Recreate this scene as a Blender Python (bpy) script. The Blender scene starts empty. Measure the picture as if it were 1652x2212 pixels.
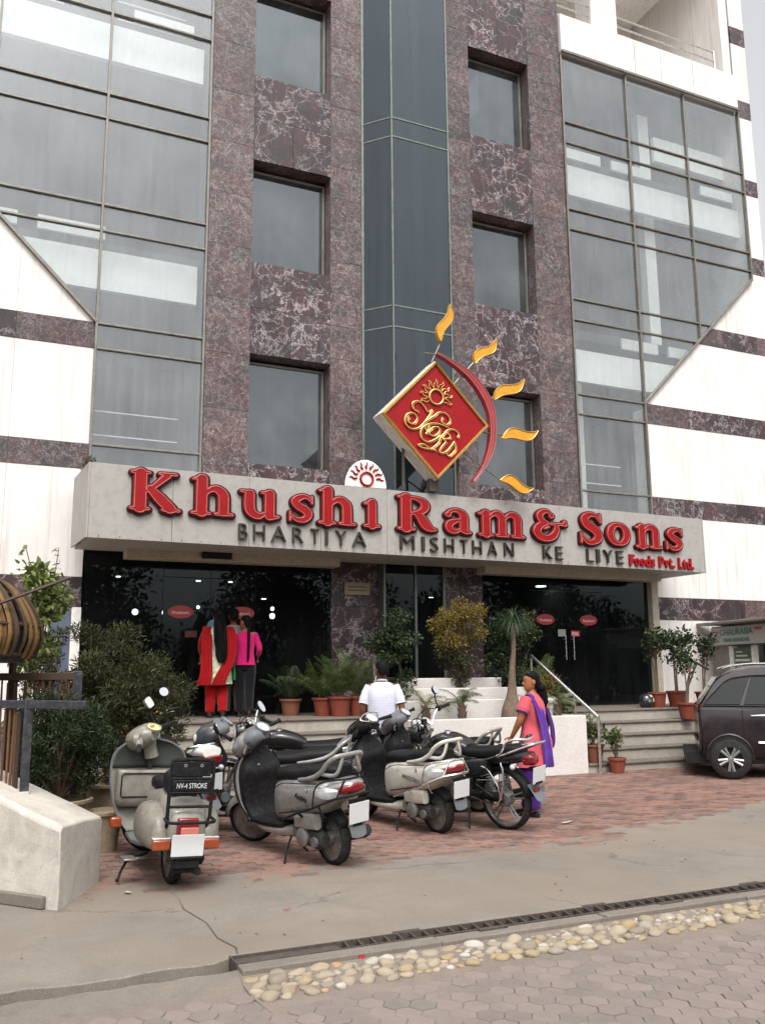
import bpy, bmesh, math, random
import numpy as np
from mathutils import Vector, Matrix
random.seed(7); RNG = np.random.default_rng(11)
PI = math.pi
sc = bpy.context.scene
COL = sc.collection
# ------------------------------------------------------------------ camera
cam = bpy.data.objects.new('camera', bpy.data.cameras.new('camera')); COL.objects.link(cam)
def _cam_matrix(yaw, pitch, roll):
    yaw, pitch, roll = map(math.radians, (yaw, pitch, roll))
    f = Vector((math.sin(yaw)*math.cos(pitch), math.cos(yaw)*math.cos(pitch), math.sin(pitch)))
    r = Vector((math.cos(yaw), -math.sin(yaw), 0)); u = r.cross(f)
    r2 = r*math.cos(roll)+u*math.sin(roll); u2 = -r*math.sin(roll)+u*math.cos(roll)
    return Matrix((r2, u2, -f)).transposed()
cam.matrix_world = Matrix.Translation((0, 0, 1.55)) @ _cam_matrix(24.548, 10.184, -0.4236).to_4x4()
cam.data.sensor_fit = 'VERTICAL'; cam.data.sensor_height = 24.0; cam.data.lens = 24.0*1923/2212
cam.data.clip_start = 0.1; cam.data.clip_end = 2000
sc.camera = cam
# ------------------------------------------------------------------ world, sun, exposure (hazy overcast noon)
W = bpy.data.worlds.new('World'); sc.world = W; W.use_nodes = True
wn = W.node_tree; bg = wn.nodes['Background']
sky = wn.nodes.new('ShaderNodeTexSky'); sky.sky_type = 'NISHITA'; sky.sun_disc = False
SUN_EL, SUN_AZ = math.radians(58), math.radians(196)      # azimuth clockwise from +Y
sky.sun_elevation = SUN_EL; sky.sun_rotation = SUN_AZ
sky.air_density = 1.0; sky.dust_density = 6.0; sky.ozone_density = 1.0
hs = wn.nodes.new('ShaderNodeHueSaturation'); hs.inputs['Saturation'].default_value = 0.10
wn.links.new(sky.outputs[0], hs.inputs['Color']); wn.links.new(hs.outputs[0], bg.inputs['Color'])
bg.inputs['Strength'].default_value = 0.15
sun = bpy.data.objects.new('sun', bpy.data.lights.new('sun', 'SUN')); COL.objects.link(sun)
sun.data.energy = 0.535; sun.data.angle = math.radians(16); sun.data.color = (1.0, 0.965, 0.92)
_sd = Vector((math.sin(SUN_AZ)*math.cos(SUN_EL), math.cos(SUN_AZ)*math.cos(SUN_EL), math.sin(SUN_EL)))
sun.rotation_euler = _sd.to_track_quat('Z', 'Y').to_euler(); sun.location = (0, -10, 30)
sc.view_settings.view_transform = 'Standard'; sc.view_settings.look = 'None'
sc.view_settings.exposure = 1.0; sc.view_settings.gamma = 1.0; sc.view_settings.use_curve_mapping = False
sc.render.engine = 'CYCLES'
sc.cycles.max_bounces = 8; sc.cycles.transparent_max_bounces = 12
sc.cycles.use_denoising = True

# ------------------------------------------------------------------ mesh helpers
class MB:
    """collects geometry for ONE mesh object"""
    def __init__(s): s.v = []; s.f = []; s.M = None
    def add(s, vs, fs):
        o = len(s.v)
        if s.M is not None: vs = [s.M @ Vector(p) for p in vs]
        s.v.extend([tuple(p) for p in vs]); s.f.extend([tuple(i+o for i in f) for f in fs]); return s
    def box(s, x0, x1, y0, y1, z0, z1):
        vs = [(x, y, z) for x in (x0, x1) for y in (y0, y1) for z in (z0, z1)]
        return s.add(vs, [(0,1,3,2),(4,6,7,5),(0,4,5,1),(2,3,7,6),(0,2,6,4),(1,5,7,3)])
    def cbox(s, c, d, R=None):
        R = R or Matrix.Identity(3); c = Vector(c)
        vs = [c + R @ Vector((d[0]*a/2, d[1]*b/2, d[2]*e/2)) for a in (-1,1) for b in (-1,1) for e in (-1,1)]
        return s.add(vs, [(0,1,3,2),(4,6,7,5),(0,4,5,1),(2,3,7,6),(0,2,6,4),(1,5,7,3)])
    def prism(s, poly, off):
        n = len(poly); off = Vector(off); a = [Vector(p) for p in poly]; b = [p+off for p in a]
        return s.add(a+b, [tuple(range(n))[::-1], tuple(range(n, 2*n))] + [(i, (i+1) % n, n+(i+1) % n, n+i) for i in range(n)])
    def loft(s, rings, cap=True, closed_u=True):
        n = len(rings[0]); vs = [p for r in rings for p in r]; fs = []
        for i in range(len(rings)-1):
            for j in range(n if closed_u else n-1):
                k = (j+1) % n; fs.append((i*n+j, i*n+k, (i+1)*n+k, (i+1)*n+j))
        if cap and closed_u:
            fs.append(tuple(range(n))[::-1]); fs.append(tuple(range((len(rings)-1)*n, len(rings)*n)))
        return s.add(vs, fs)
    def tube(s, pts, r, n=8, closed=False, sub=0):
        pts = [Vector(p) for p in pts]
        rs = list(r) if isinstance(r, (list, tuple)) else [r]*len(pts)
        if sub: pts, rs = spline(pts, sub, closed, rs)
        m = len(pts); rings = []; up = None
        for i, p in enumerate(pts):
            if closed: t = pts[(i+1) % m]-pts[i-1]
            else: t = pts[min(i+1, m-1)]-pts[max(i-1, 0)]
            if t.length < 1e-9: t = Vector((0,0,1))
            t.normalize()
            if up is None: up = Vector((0,0,1)) if abs(t.z) < .9 else Vector((1,0,0))
            a = t.cross(up)
            if a.length < 1e-6: a = t.orthogonal()
            a.normalize(); b = a.cross(t).normalized(); up = b
            rings.append([p + (a*math.cos(q*2*PI/n)+b*math.sin(q*2*PI/n))*rs[i] for q in range(n)])
        if closed: rings.append(rings[0])
        return s.loft(rings, cap=not closed)
    def lathe(s, prof, n=20, c=(0,0,0), axis='z'):
        c = Vector(c); rings = []
        for r, h in prof:
            ring = []
            for q in range(n):
                a = 2*PI*q/n; u, w = r*math.cos(a), r*math.sin(a)
                ring.append(c + Vector({'z': (u, w, h), 'y': (w, h, u), 'x': (h, u, w)}[axis]))
            rings.append(ring)
        return s.loft(rings, cap=tuple(prof[0]) != tuple(prof[-1]))
    def ball(s, c, rx, ry=None, rz=None, n=12, m=8):
        ry = ry or rx; rz = rz or rx; c = Vector(c)
        rings = [[c+Vector((rx*math.sin(PI*(i+.02)/(m+.04))*math.cos(2*PI*j/n), ry*math.sin(PI*(i+.02)/(m+.04))*math.sin(2*PI*j/n), rz*math.cos(PI*(i+.02)/(m+.04)))) for j in range(n)] for i in range(m+1)]
        return s.loft(rings[::-1])
    def mesh(s, name):
        me = bpy.data.meshes.new(name); me.from_pydata(s.v, [], s.f); me.update(); return me
    def build(s, name, m, parent=None, smooth=40, bevel=0, center=False, solid=0, seg=2, subs=0, fix=True):
        vs = s.v; off = Vector((0,0,0))
        if center:
            a = np.array(vs); off = Vector((a.min(0)+a.max(0))/2); vs = [tuple(Vector(p)-off) for p in vs]
        me = bpy.data.meshes.new(name); me.from_pydata(vs, [], s.f); me.update()
        if fix:
            bm = bmesh.new(); bm.from_mesh(me); bmesh.ops.recalc_face_normals(bm, faces=bm.faces); bm.to_mesh(me); bm.free()
        if m is not None: me.materials.append(m)
        if smooth:
            me.polygons.foreach_set('use_smooth', [True]*len(me.polygons)); me.set_sharp_from_angle(angle=math.radians(smooth))
        o = bpy.data.objects.new(name, me); COL.objects.link(o); o.location = off
        if parent is not None: o.parent = parent
        if solid: q = o.modifiers.new('s', 'SOLIDIFY'); q.thickness = solid; q.offset = 0
        if bevel:
            q = o.modifiers.new('b', 'BEVEL'); q.width = bevel; q.segments = seg; q.limit_method = 'ANGLE'; q.angle_limit = math.radians(38); q.use_clamp_overlap = True
        if subs: q = o.modifiers.new('u', 'SUBSURF'); q.levels = q.render_levels = subs
        return o
def spline(pts, sub, closed=False, rs=None):
    m = len(pts); out = []; ro = []
    rng = range(m) if closed else range(m-1)
    for i in rng:
        if closed: p0, p1, p2, p3 = pts[i-1], pts[i], pts[(i+1) % m], pts[(i+2) % m]
        else: p0, p1, p2, p3 = pts[max(i-1,0)], pts[i], pts[i+1], pts[min(i+2, m-1)]
        for k in range(sub):
            t = k/sub
            out.append(0.5*((2*p1)+(p2-p0)*t+(2*p0-5*p1+4*p2-p3)*t*t+(3*p1-p0-3*p2+p3)*t**3))
            if rs: j = (i+1) % m; ro.append(rs[i]*(1-t)+rs[j]*t)
    if not closed:
        out.append(pts[-1])
        if rs: ro.append(rs[-1])
    return (out, ro) if rs else out
def cat(a, sub):            # catmull-rom through a list of number tuples
    return [tuple(v) for v in spline([np.array(x, float) for x in a], sub)]
def sring(x, y, z, hy, zu, zd, n=2.6, seg=20):   # superellipse section across X: half width hy, up zu, down zd
    out = []
    for q in range(seg):
        a = 2*PI*q/seg; c, s_ = math.cos(a), math.sin(a)
        cc = math.copysign(abs(c)**(2/n), c); ss = math.copysign(abs(s_)**(2/n), s_)
        out.append((x, y+hy*cc, z+(zu if ss > 0 else zd)*ss))
    return out
def body(secs, sub=4, seg=20, mb=None):     # secs: (x, z, half width, up, down, exponent)
    mb = mb or MB()
    return mb.loft([sring(x, 0, z, hy, zu, zd, n, seg) for x, z, hy, zu, zd, n in cat(secs, sub)])
def tag(o, label=None, cat_=None, group=None, kind=None):
    if label: o['label'] = label
    if cat_: o['category'] = cat_
    if group: o['group'] = group
    if kind: o['kind'] = kind
    return o
def thing(name, label, cat_, loc=(0,0,0), rz=0, group=None):
    o = bpy.data.objects.new(name, None); COL.objects.link(o); o.location = loc; o.rotation_euler = (0, 0, rz)
    o.empty_display_size = .1
    return tag(o, label, cat_, group)
def dup(root, loc=None, rz=None, label=None, scale=None):
    r = root.copy(); COL.objects.link(r)
    if loc is not None: r.location = loc
    if rz is not None: r.rotation_euler = (0, 0, rz)
    if scale is not None: r.scale = (scale,)*3
    if label: r['label'] = label
    for ch in list(root.children):
        c = ch.copy(); COL.objects.link(c); c.parent = r
        for g in list(ch.children):
            d = g.copy(); COL.objects.link(d); d.parent = c
    return r
# ------------------------------------------------------------------ material helpers
class NT:
    def __init__(s, name):
        s.m = bpy.data.materials.new(name); s.m.use_nodes = True; s.t = s.m.node_tree
        s.b = s.t.nodes['Principled BSDF']; s.out = s.t.nodes['Material Output']
    def n(s, ty, **kw):
        nd = s.t.nodes.new('ShaderNode'+ty)
        for k, v in kw.items():
            if k in nd.inputs: 
                if isinstance(v, bpy.types.NodeSocket): s.t.links.new(v, nd.inputs[k])
                else: nd.inputs[k].default_value = v
            else: setattr(nd, k, v)
        return nd
    def l(s, a, b): s.t.links.new(a, b)
    def set(s, **kw):
        for k, v in kw.items():
            k = k.replace('_', ' ')
            if isinstance(v, bpy.types.NodeSocket): s.l(v, s.b.inputs[k])
            else: s.b.inputs[k].default_value = v
    def coords(s, kind='Object', rand=0, scale=(1,1,1)):
        tc = s.n('TexCoord').outputs[kind]
        if rand:
            oi = s.n('ObjectInfo'); cx = s.n('CombineXYZ'); mm = s.n('Math', operation='MULTIPLY'); s.l(oi.outputs['Random'], mm.inputs[0]); mm.inputs[1].default_value = rand
            for k in 'XYZ': s.l(mm.outputs[0], cx.inputs[k])
            ad = s.n('VectorMath', operation='ADD'); s.l(tc, ad.inputs[0]); s.l(cx.outputs[0], ad.inputs[1]); tc = ad.outputs[0]
        mp = s.n('Mapping'); s.l(tc, mp.inputs['Vector']); mp.inputs['Scale'].default_value = scale
        return mp.outputs[0]
    def noise(s, vec, scale, detail=4, rough=.55, dist=0, out='Fac'):
        nd = s.n('TexNoise', Scale=scale, Detail=detail, Roughness=rough, Distortion=dist); s.l(vec, nd.inputs['Vector']); return nd.outputs[out]
    def ramp(s, fac, stops, interp='LINEAR'):
        r = s.n('ValToRGB'); r.color_ramp.interpolation = interp; e = r.color_ramp.elements
        while len(e) < len(stops): e.new(.5)
        for k, (p, c) in zip(e, stops): k.position = p; k.color = (*c, 1) if len(c) == 3 else c
        s.l(fac, r.inputs[0]); return r.outputs[0]
    def mix(s, fac, a, b, mode='MIX'):
        m = s.n('Mix', data_type='RGBA', blend_type=mode)
        for sock, v in ((m.inputs[0], fac), (m.inputs[6], a), (m.inputs[7], b)):
            if isinstance(v, bpy.types.NodeSocket): s.l(v, sock)
            else: sock.default_value = (*v, 1) if isinstance(v, tuple) and len(v) == 3 else v
        return m.outputs[2]
    def math(s, op, a, b=0.0, clamp=False):
        m = s.n('Math', operation=op, use_clamp=clamp)
        for sock, v in ((m.inputs[0], a), (m.inputs[1], b)):
            if isinstance(v, bpy.types.NodeSocket): s.l(v, sock)
            else: sock.default_value = v
        return m.outputs[0]
    def bump(s, h, strength=.3, dist=.01):
        b = s.n('Bump', Strength=strength, Distance=dist); s.l(h, b.inputs['Height']); s.l(b.outputs[0], s.b.inputs['Normal'])
def plain(name, col, rough=.5, metal=0, var=.12, scale=6, coat=0, bump=0, rand=0, spec=None, dirt=None):
    t = NT(name); v = t.coords(rand=rand)
    nz = t.noise(v, scale, 5, .6)
    dk = tuple(c*(1-var) for c in col); lt = tuple(min(1, c*(1+var)) for c in col)
    c = t.ramp(nz, [(.3, dk), (.7, lt)])
    if dirt:
        n2 = t.noise(v, scale*2.7, 6, .7); c = t.mix(t.ramp(n2, [(.48, (0,0,0)), (.72, (.75,.75,.75))]), c, dirt)
    t.set(Base_Color=c, Metallic=metal); 
    t.l(t.ramp(nz, [(.3, (max(0,rough-.07),)*3), (.7, (min(1,rough+.09),)*3)]), t.b.inputs['Roughness'])
    if coat: t.set(Coat_Weight=coat, Coat_Roughness=.06)
    if spec is not None: t.b.inputs['Specular IOR Level'].default_value = spec
    if bump: t.bump(t.noise(v, scale*8, 5, .6), bump, .004)
    return t.m
def srgb(r, g, b): return tuple(((c/255)/12.92 if c/255 <= .04045 else ((c/255+.055)/1.055)**2.4) for c in (r, g, b))
MT = {}
# ================================================================== materials of the setting
def marble(name, dark):
    t = NT(name); v = t.coords(rand=37); oi = t.n('ObjectInfo')
    w = t.noise(v, 2.2, 5, .62, out='Color')
    vm = t.n('VectorMath', operation='MULTIPLY_ADD'); t.l(w, vm.inputs[0]); vm.inputs[1].default_value = (.42,)*3; t.l(v, vm.inputs[2]); wv = vm.outputs[0]
    if dark: st = [(.3, srgb(50,34,40)), (.5, srgb(68,43,49)), (.62, srgb(82,52,57)), (.75, srgb(62,50,56))]
    else: st = [(.25, srgb(56,44,47)), (.40, srgb(76,56,58)), (.52, srgb(94,68,68)), (.62, srgb(72,64,66)), (.78, srgb(104,80,79))]
    base = t.ramp(t.noise(wv, 1.9, 7, .66), st)
    vc = t.n('TexVoronoi', Scale=3.1); t.l(wv, vc.inputs['Vector']); sp = t.n('SeparateColor'); t.l(vc.outputs['Color'], sp.inputs[0])
    base = t.mix(t.math('MULTIPLY', t.ramp(sp.outputs[0], [(.70, (0,0,0)), (.74, (1,1,1))], 'LINEAR'), .45 if dark else .6), base, srgb(66,66,68))
    base = t.mix(t.math('MULTIPLY', t.ramp(sp.outputs[1], [(.72, (0,0,0)), (.76, (1,1,1))]), .5), base, srgb(92,50,50))
    w2 = t.noise(v, 9.0, 4, .7, out='Color'); v2 = t.n('VectorMath', operation='MULTIPLY_ADD'); t.l(w2, v2.inputs[0]); v2.inputs[1].default_value = (.11,)*3; t.l(wv, v2.inputs[2]); jv = v2.outputs[0]
    def mask(scale, lo, hi): return t.ramp(t.noise(v, scale, 5, .65, .4), [(lo, (0,0,0)), (hi, (1,1,1))])
    def vein(scale, wd, lo, hi, ms):
        vo = t.n('TexVoronoi', feature='DISTANCE_TO_EDGE', Scale=scale); t.l(jv, vo.inputs['Vector'])
        ww = t.ramp(t.noise(v, scale*1.3, 3), [(.35, (wd*.15,)*3), (.7, (wd*1.8,)*3)])
        return t.math('MULTIPLY', t.math('SUBTRACT', 1.0, t.math('DIVIDE', vo.outputs['Distance'], ww), True), mask(ms, lo, hi))
    def ridge(scale, wd, lo, hi, ms):
        n = t.noise(jv, scale, 7, .68, .5); d = t.math('ABSOLUTE', t.math('SUBTRACT', n, .5))
        return t.math('MULTIPLY', t.math('SUBTRACT', 1.0, t.math('DIVIDE', d, wd), True), mask(ms, lo, hi))
    if dark:
        c = t.mix(t.math('MULTIPLY', ridge(1.7, .010, .34, .48, 1.6), .95), base, srgb(226,214,214))
        c = t.mix(t.math('MULTIPLY', vein(3.4, .030, .42, .54, 1.9), .9), c, srgb(206,190,190))
        c = t.mix(t.math('MULTIPLY', ridge(7, .020, .48, .64, 2.4), .6), c, srgb(150,128,128))
        c = t.mix(t.math('MULTIPLY', vein(15, .05, .52, .70, 3.0), .4), c, srgb(140,118,116))
    else:
        c = t.mix(t.math('MULTIPLY', ridge(4.2, .011, .36, .50, 2.0), .8), base, srgb(182,164,162))
        c = t.mix(t.math('MULTIPLY', vein(7.5, .042, .36, .50, 2.2), .75), c, srgb(178,160,158))
        c = t.mix(t.math('MULTIPLY', vein(16, .06, .40, .54, 3.0), .6), c, srgb(164,144,141))
        c = t.mix(t.math('MULTIPLY', ridge(2.0, .006, .44, .54, 1.4), .9), c, srgb(204,194,192))
    hs_ = t.n('HueSaturation', Saturation=.84); t.l(c, hs_.inputs['Color']); t.l(t.ramp(oi.outputs['Random'], [(0, (.52,)*3), (1, (.74,)*3)]), hs_.inputs['Value']); c = hs_.outputs[0]
    dr = t.coords('Object', rand=11, scale=(8,8,.4)); c = t.mix(t.ramp(t.noise(dr, 1.5, 5, .6), [(.55, (0,0,0)), (.8, (.28,.28,.28))]), c, srgb(120,108,104))
    t.set(Base_Color=c, Roughness=t.ramp(t.noise(v, 1.1, 3, .5), [(.3, (.26,)*3), (.7, (.44,)*3)])); t.b.inputs['Specular IOR Level'].default_value = .4
    t.bump(t.noise(v, 30, 3), .05, .004)
    return t.m
def whitewall():
    t = NT('white_wall_paint'); v = t.coords('Object', rand=23); g = t.coords('Object', rand=23, scale=(9, 9, .5))
    base = t.ramp(t.noise(v, 1.3, 4), [(.3, srgb(208,203,199)), (.7, srgb(222,217,213))])
    c = t.mix(t.ramp(t.noise(g, 1.4, 5, .6), [(.5, (0,0,0)), (.8, (.55,.55,.55))]), base, srgb(150,140,126))
    c = t.mix(t.ramp(t.noise(v, 7, 6, .7), [(.66, (0,0,0)), (.78, (.35,.35,.35))]), c, srgb(170,160,148))
    t.set(Base_Color=c, Roughness=.62); t.bump(t.noise(v, 24, 5), .12, .004); return t.m
def glassmat(name, refl, trans, dust, rough=.02, streak=.5, dustcol=(.42,.44,.44), tint=(.8,.88,.92)):
    t = NT(name); v = t.coords(rand=19); sv = t.coords(rand=19, scale=(7, 7, .35))
    tr = t.n('BsdfTransparent'); tr.inputs[0].default_value = (*trans, 1)
    df = t.n('BsdfDiffuse'); df.inputs[0].default_value = (*dustcol, 1)
    gl = t.n('BsdfGlossy', Roughness=rough); gl.inputs[0].default_value = (*tint, 1)
    m1 = t.n('MixShader'); m2 = t.n('MixShader')
    dn = t.math('ADD', t.math('MULTIPLY', t.ramp(t.noise(sv, 1.6, 5, .6), [(.35, (0,0,0)), (.8, (1,1,1))]), streak), t.math('MULTIPLY', t.ramp(t.noise(v, 1.1, 4), [(.3, (0,0,0)), (.8, (1,1,1))]), .6))
    t.l(t.math('MULTIPLY', dn, dust, True), m1.inputs[0]); t.l(tr.outputs[0], m1.inputs[1]); t.l(df.outputs[0], m1.inputs[2])
    lw = t.n('LayerWeight', Blend=.5); fr = t.math('POWER', lw.outputs['Facing'], 3.0)
    t.l(t.math('ADD', t.math('MULTIPLY', fr, 1-refl), refl, True), m2.inputs[0]); t.l(m1.outputs[0], m2.inputs[1]); t.l(gl.outputs[0], m2.inputs[2])
    t.l(m2.outputs[0], t.out.inputs[0]); return t.m
def concrete(name, a, b, stain=.5, crack=0, scale=1.0, warm=None):
    t = NT(name); v = t.coords()
    c = t.ramp(t.noise(v, .55*scale, 6, .62), [(.3, a), (.7, b)])
    c = t.mix(t.math('MULTIPLY', t.ramp(t.noise(v, 2.3*scale, 7, .68, .6), [(.42, (0,0,0)), (.74, (1,1,1))]), stain), c, tuple(x*.62 for x in a))
    c = t.mix(t.math('MULTIPLY', t.ramp(t.noise(v, 1.1*scale, 3, .45, 1.2), [(.60, (0,0,0)), (.66, (1,1,1))]), stain*.45), c, tuple(x*.55 for x in a))
    c = t.mix(t.math('MULTIPLY', t.ramp(t.noise(v, 5.5*scale, 2, .4), [(.70, (0,0,0)), (.74, (1,1,1))]), stain*.5), c, tuple(x*.45 for x in a))
    c = t.mix(t.math('MULTIPLY', t.ramp(t.noise(v, 30*scale, 5, .75), [(.45, (0,0,0)), (.75, (1,1,1))]), .5), c, tuple(x*.7 for x in a))
    c = t.mix(t.math('MULTIPLY', t.ramp(t.noise(v, 110*scale, 2, .6), [(.52, (0,0,0)), (.70, (1,1,1))]), .6), c, tuple(min(1, x*1.4) for x in b))
    if warm: c = t.mix(t.math('MULTIPLY', t.ramp(t.noise(v, .8, 4), [(.42, (0,0,0)), (.62, (1,1,1))]), .55), c, warm)
    h = t.math('ADD', t.noise(v, 60*scale, 6, .7), t.math('MULTIPLY', t.noise(v, 6*scale, 5), .8))
    if crack:
        w = t.noise(v, 2.2, 6, .7, out='Color'); vm = t.n('VectorMath', operation='MULTIPLY_ADD'); t.l(w, vm.inputs[0]); vm.inputs[1].default_value = (.5,)*3; t.l(v, vm.inputs[2])
        vo = t.n('TexVoronoi', feature='DISTANCE_TO_EDGE', Scale=.42); t.l(vm.outputs[0], vo.inputs['Vector'])
        e = t.math('MULTIPLY', t.ramp(vo.outputs['Distance'], [(0, (1,1,1)), (.006, (0,0,0))]), t.ramp(t.noise(v, .9, 3), [(.5, (0,0,0)), (.6, (1,1,1))]))
        c = t.mix(t.math('MULTIPLY', e, crack), c, (.05,.042,.035)); h = t.math('SUBTRACT', h, t.math('MULTIPLY', e, 2))
    t.set(Base_Color=c, Roughness=.88); t.bump(h, .35, .006); return t.m
def piece(name, stops, rough=.85, nscale=9, bump=.3, dust=None):   # colour differs from piece to piece (object) and inside it
    t = NT(name); v = t.coords(rand=41); oi = t.n('ObjectInfo')
    c = t.ramp(oi.outputs['Random'], stops)
    c = t.mix(t.math('MULTIPLY', t.ramp(t.noise(v, nscale, 6, .65), [(.4, (0,0,0)), (.75, (1,1,1))]), .35), c, tuple(x*.5 for x in stops[0][1]))
    if dust: c = t.mix(t.math('MULTIPLY', t.ramp(t.noise(t.coords('Generated'), 2.5, 5, .6), [(.35, (0,0,0)), (.7, (1,1,1))]), .4), c, dust)
    t.set(Base_Color=c, Roughness=rough); t.bump(t.noise(v, nscale*7, 5, .7), bump, .004); return t.m
def island(name, stops, rough=.85, nscale=6, bump=.25):            # colour differs from island to island of one mesh
    t = NT(name); v = t.coords(); g = t.n('NewGeometry')
    c = t.ramp(g.outputs['Random Per Island'], stops)
    c = t.mix(t.math('MULTIPLY', t.ramp(t.noise(v, nscale, 6, .65), [(.4, (0,0,0)), (.75, (1,1,1))]), .4), c, tuple(x*.5 for x in stops[0][1]))
    t.set(Base_Color=c, Roughness=rough); t.bump(t.noise(v, nscale*7, 5, .7), bump, .004); return t.m

MT['marble'] = marble('red_marble', False); MT['marbled'] = marble('dark_red_marble', True); MT['white'] = whitewall()
MT['curtain'] = glassmat('tinted_facade_glass', .085, (.88,.90,.90), .13, .02, .5, (.52,.53,.53), (.86,.88,.90))
MT['baygl'] = glassmat('dark_bay_glass', .05, (.42,.48,.53), .03, .02, .8)
MT['wingl'] = glassmat('grey_window_glass', .10, (.22,.24,.25), .26, .05, .15)
MT['doorgl'] = glassmat('dark_entrance_glass', .022, (.42,.47,.47), .02, .01)
MT['alu'] = plain('weathered_aluminium', srgb(118,114,107), .42, .4, .18, 7, dirt=srgb(84,80,74))
MT['alug'] = plain('greenish_aluminium', srgb(112,120,112), .42, .5, .18, 7, dirt=srgb(74,76,70))
MT['white2'] = plain('white_emulsion', srgb(232,228,222), .6, 0, .04, 5, dirt=srgb(186,180,170))
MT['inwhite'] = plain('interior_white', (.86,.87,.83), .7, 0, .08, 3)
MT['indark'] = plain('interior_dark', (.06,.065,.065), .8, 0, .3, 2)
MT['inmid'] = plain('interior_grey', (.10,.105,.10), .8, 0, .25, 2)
MT['step'] = concrete('step_stone', srgb(140,133,123), srgb(168,161,150), .55, 0, 2.2)
MT['nosing'] = concrete('step_nosing', srgb(92,83,75), srgb(116,105,95), .6, 0, 3)
MT['apron'] = concrete('apron_concrete', srgb(105,98,90), srgb(126,118,109), .55, .6, 1, srgb(121,109,95))
MT['strip'] = concrete('kerb_concrete', srgb(100,93,85), srgb(120,111,101), .5, .6, 1.6)
MT['dirt'] = concrete('dusty_ground', srgb(108,98,90), srgb(126,114,104), .5, 0, 1.5)
MT['planter'] = concrete('planter_whitewash', srgb(186,180,175), srgb(206,200,194), .22, 0, 1.4)
MT['lowwall'] = concrete('wall_whitewash', srgb(162,155,146), srgb(196,189,178), .62, 0, 2.2)
MT['hex'] = piece('hex_paver_grey', [(0, srgb(108,100,94)), (.5, srgb(118,108,101)), (1, srgb(127,113,106))], .9, 7, .35, srgb(121,111,103))
MT['zig'] = piece('zigzag_paver_red', [(0, srgb(94,74,69)), (.35, srgb(116,87,77)), (.7, srgb(134,101,87)), (1, srgb(106,90,84))], .85, 8, .3, srgb(128,112,102))
MT['zigs'] = island('zigzag_paver_red_far', [(0, srgb(94,74,69)), (.35, srgb(116,87,77)), (.7, srgb(134,101,87)), (1, srgb(106,90,84))])
MT['hexs'] = island('hex_paver_grey_far', [(0, srgb(108,100,94)), (.5, srgb(118,108,101)), (1, srgb(127,113,106))])
MT['stone'] = piece('river_stone', [(0, srgb(146,128,92)), (.2, srgb(134,124,108)), (.45, srgb(152,142,124)), (.65, srgb(146,127,98)), (.8, srgb(112,107,99)), (.95, srgb(174,169,160)), (1, srgb(158,118,80))], .8, 4, .25, srgb(138,120,98))
MT['iron'] = plain('rusty_iron', (.075,.064,.056), .8, .2, .35, 30, bump=.3, dirt=(.12,.085,.06))
MT['black'] = plain('black_paint', (.016,.016,.017), .5, 0, .3, 12)
MT['steel'] = plain('stainless_steel', (.55,.54,.52), .28, .9, .08, 20)
MT['signpanel'] = plain('sign_panel_grey', srgb(152,148,143), .5, 0, .03, 3, dirt=srgb(132,127,121))
def emit(name, col, s):
    t = NT(name); t.set(Base_Color=(*col, 1), Emission_Color=(*col, 1), Emission_Strength=s); return t.m
# ================================================================== ground
S = lambda o: tag(o, kind='structure')
g = MB(); g.add([(-700,-700,-.12),(700,-700,-.12),(700,700,-.12),(-700,700,-.12)], [(0,1,2,3)])
S(g.build('ground', MT['dirt'], smooth=0))
# concrete apron: wavy edged slab between the drain and the brick paving
def line(xs, f): return [(x, f(x)) for x in xs]
ax = [ -6 + i*.12 for i in range(190)]
def kerb_y(x):   # front (street side) edge of the apron
    return (5.10 + .018*math.sin(7*x) + .012*math.sin(19*x+1) + .008*math.sin(41*x)) if x < 1.40 else 5.185+.004*math.sin(9*x)
def zig_edge(x): return max(6.93, 6.93 + max(0, x-5.2)*.36) + .05*math.sin(2.3*x) + .03*math.sin(6.1*x+2)
m = MB(); rows = []
for x in ax:
    y0, y1 = kerb_y(x), zig_edge(x)+.3
    rows.append([(x, y0, -.14), (x, y0+.003, -.006), (x, y0+.012, 0)] + [(x, y0+.012+(y1-y0-.012)*k/8, 0) for k in range(1, 9)] + [(x, y1, -.1)])
m.loft(rows, cap=False, closed_u=False)
apron = S(m.build('concrete_apron', MT['apron'], smooth=30))
# open expansion joint running from the kerb corner back to the paving: a narrow dark gap cut as a strip of filler
jp = [(1.46,5.2),(1.49,5.32),(1.44,5.55),(1.46,5.9),(1.40,6.3),(1.43,6.62),(1.41,6.86)]
m = MB(); m.loft([[(x-.003-.003*math.sin(31*y), y, .0035), (x+.003+.003*math.sin(17*y), y, .0035)] for x, y in jp], cap=False, closed_u=False)
m.build('joint_filler', plain('joint_dirt', (.06,.05,.042), .95), apron, smooth=0)
for k, pts in enumerate(([(3.0,6.85),(3.3,6.78),(3.45,6.83),(3.8,6.75),(4.1,6.8)], [(4.9,6.95),(5.15,7.0),(5.3,6.97),(5.5,7.04)])):
    m = MB(); rr = [(Vector((x, y, .0035))) for x, y in pts]; q, _ = spline(rr, 6, False, [1]*len(rr))
    m.loft([[(p.x-.0025+.004*math.sin(50*p.y+k), p.y-.003, .0035), (p.x+.0025+.004*math.sin(43*p.y), p.y+.002, .0035)] for p in q], cap=False, closed_u=False)
    m.build('crack_filler', bpy.data.materials['joint_dirt'], apron, smooth=0)
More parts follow.
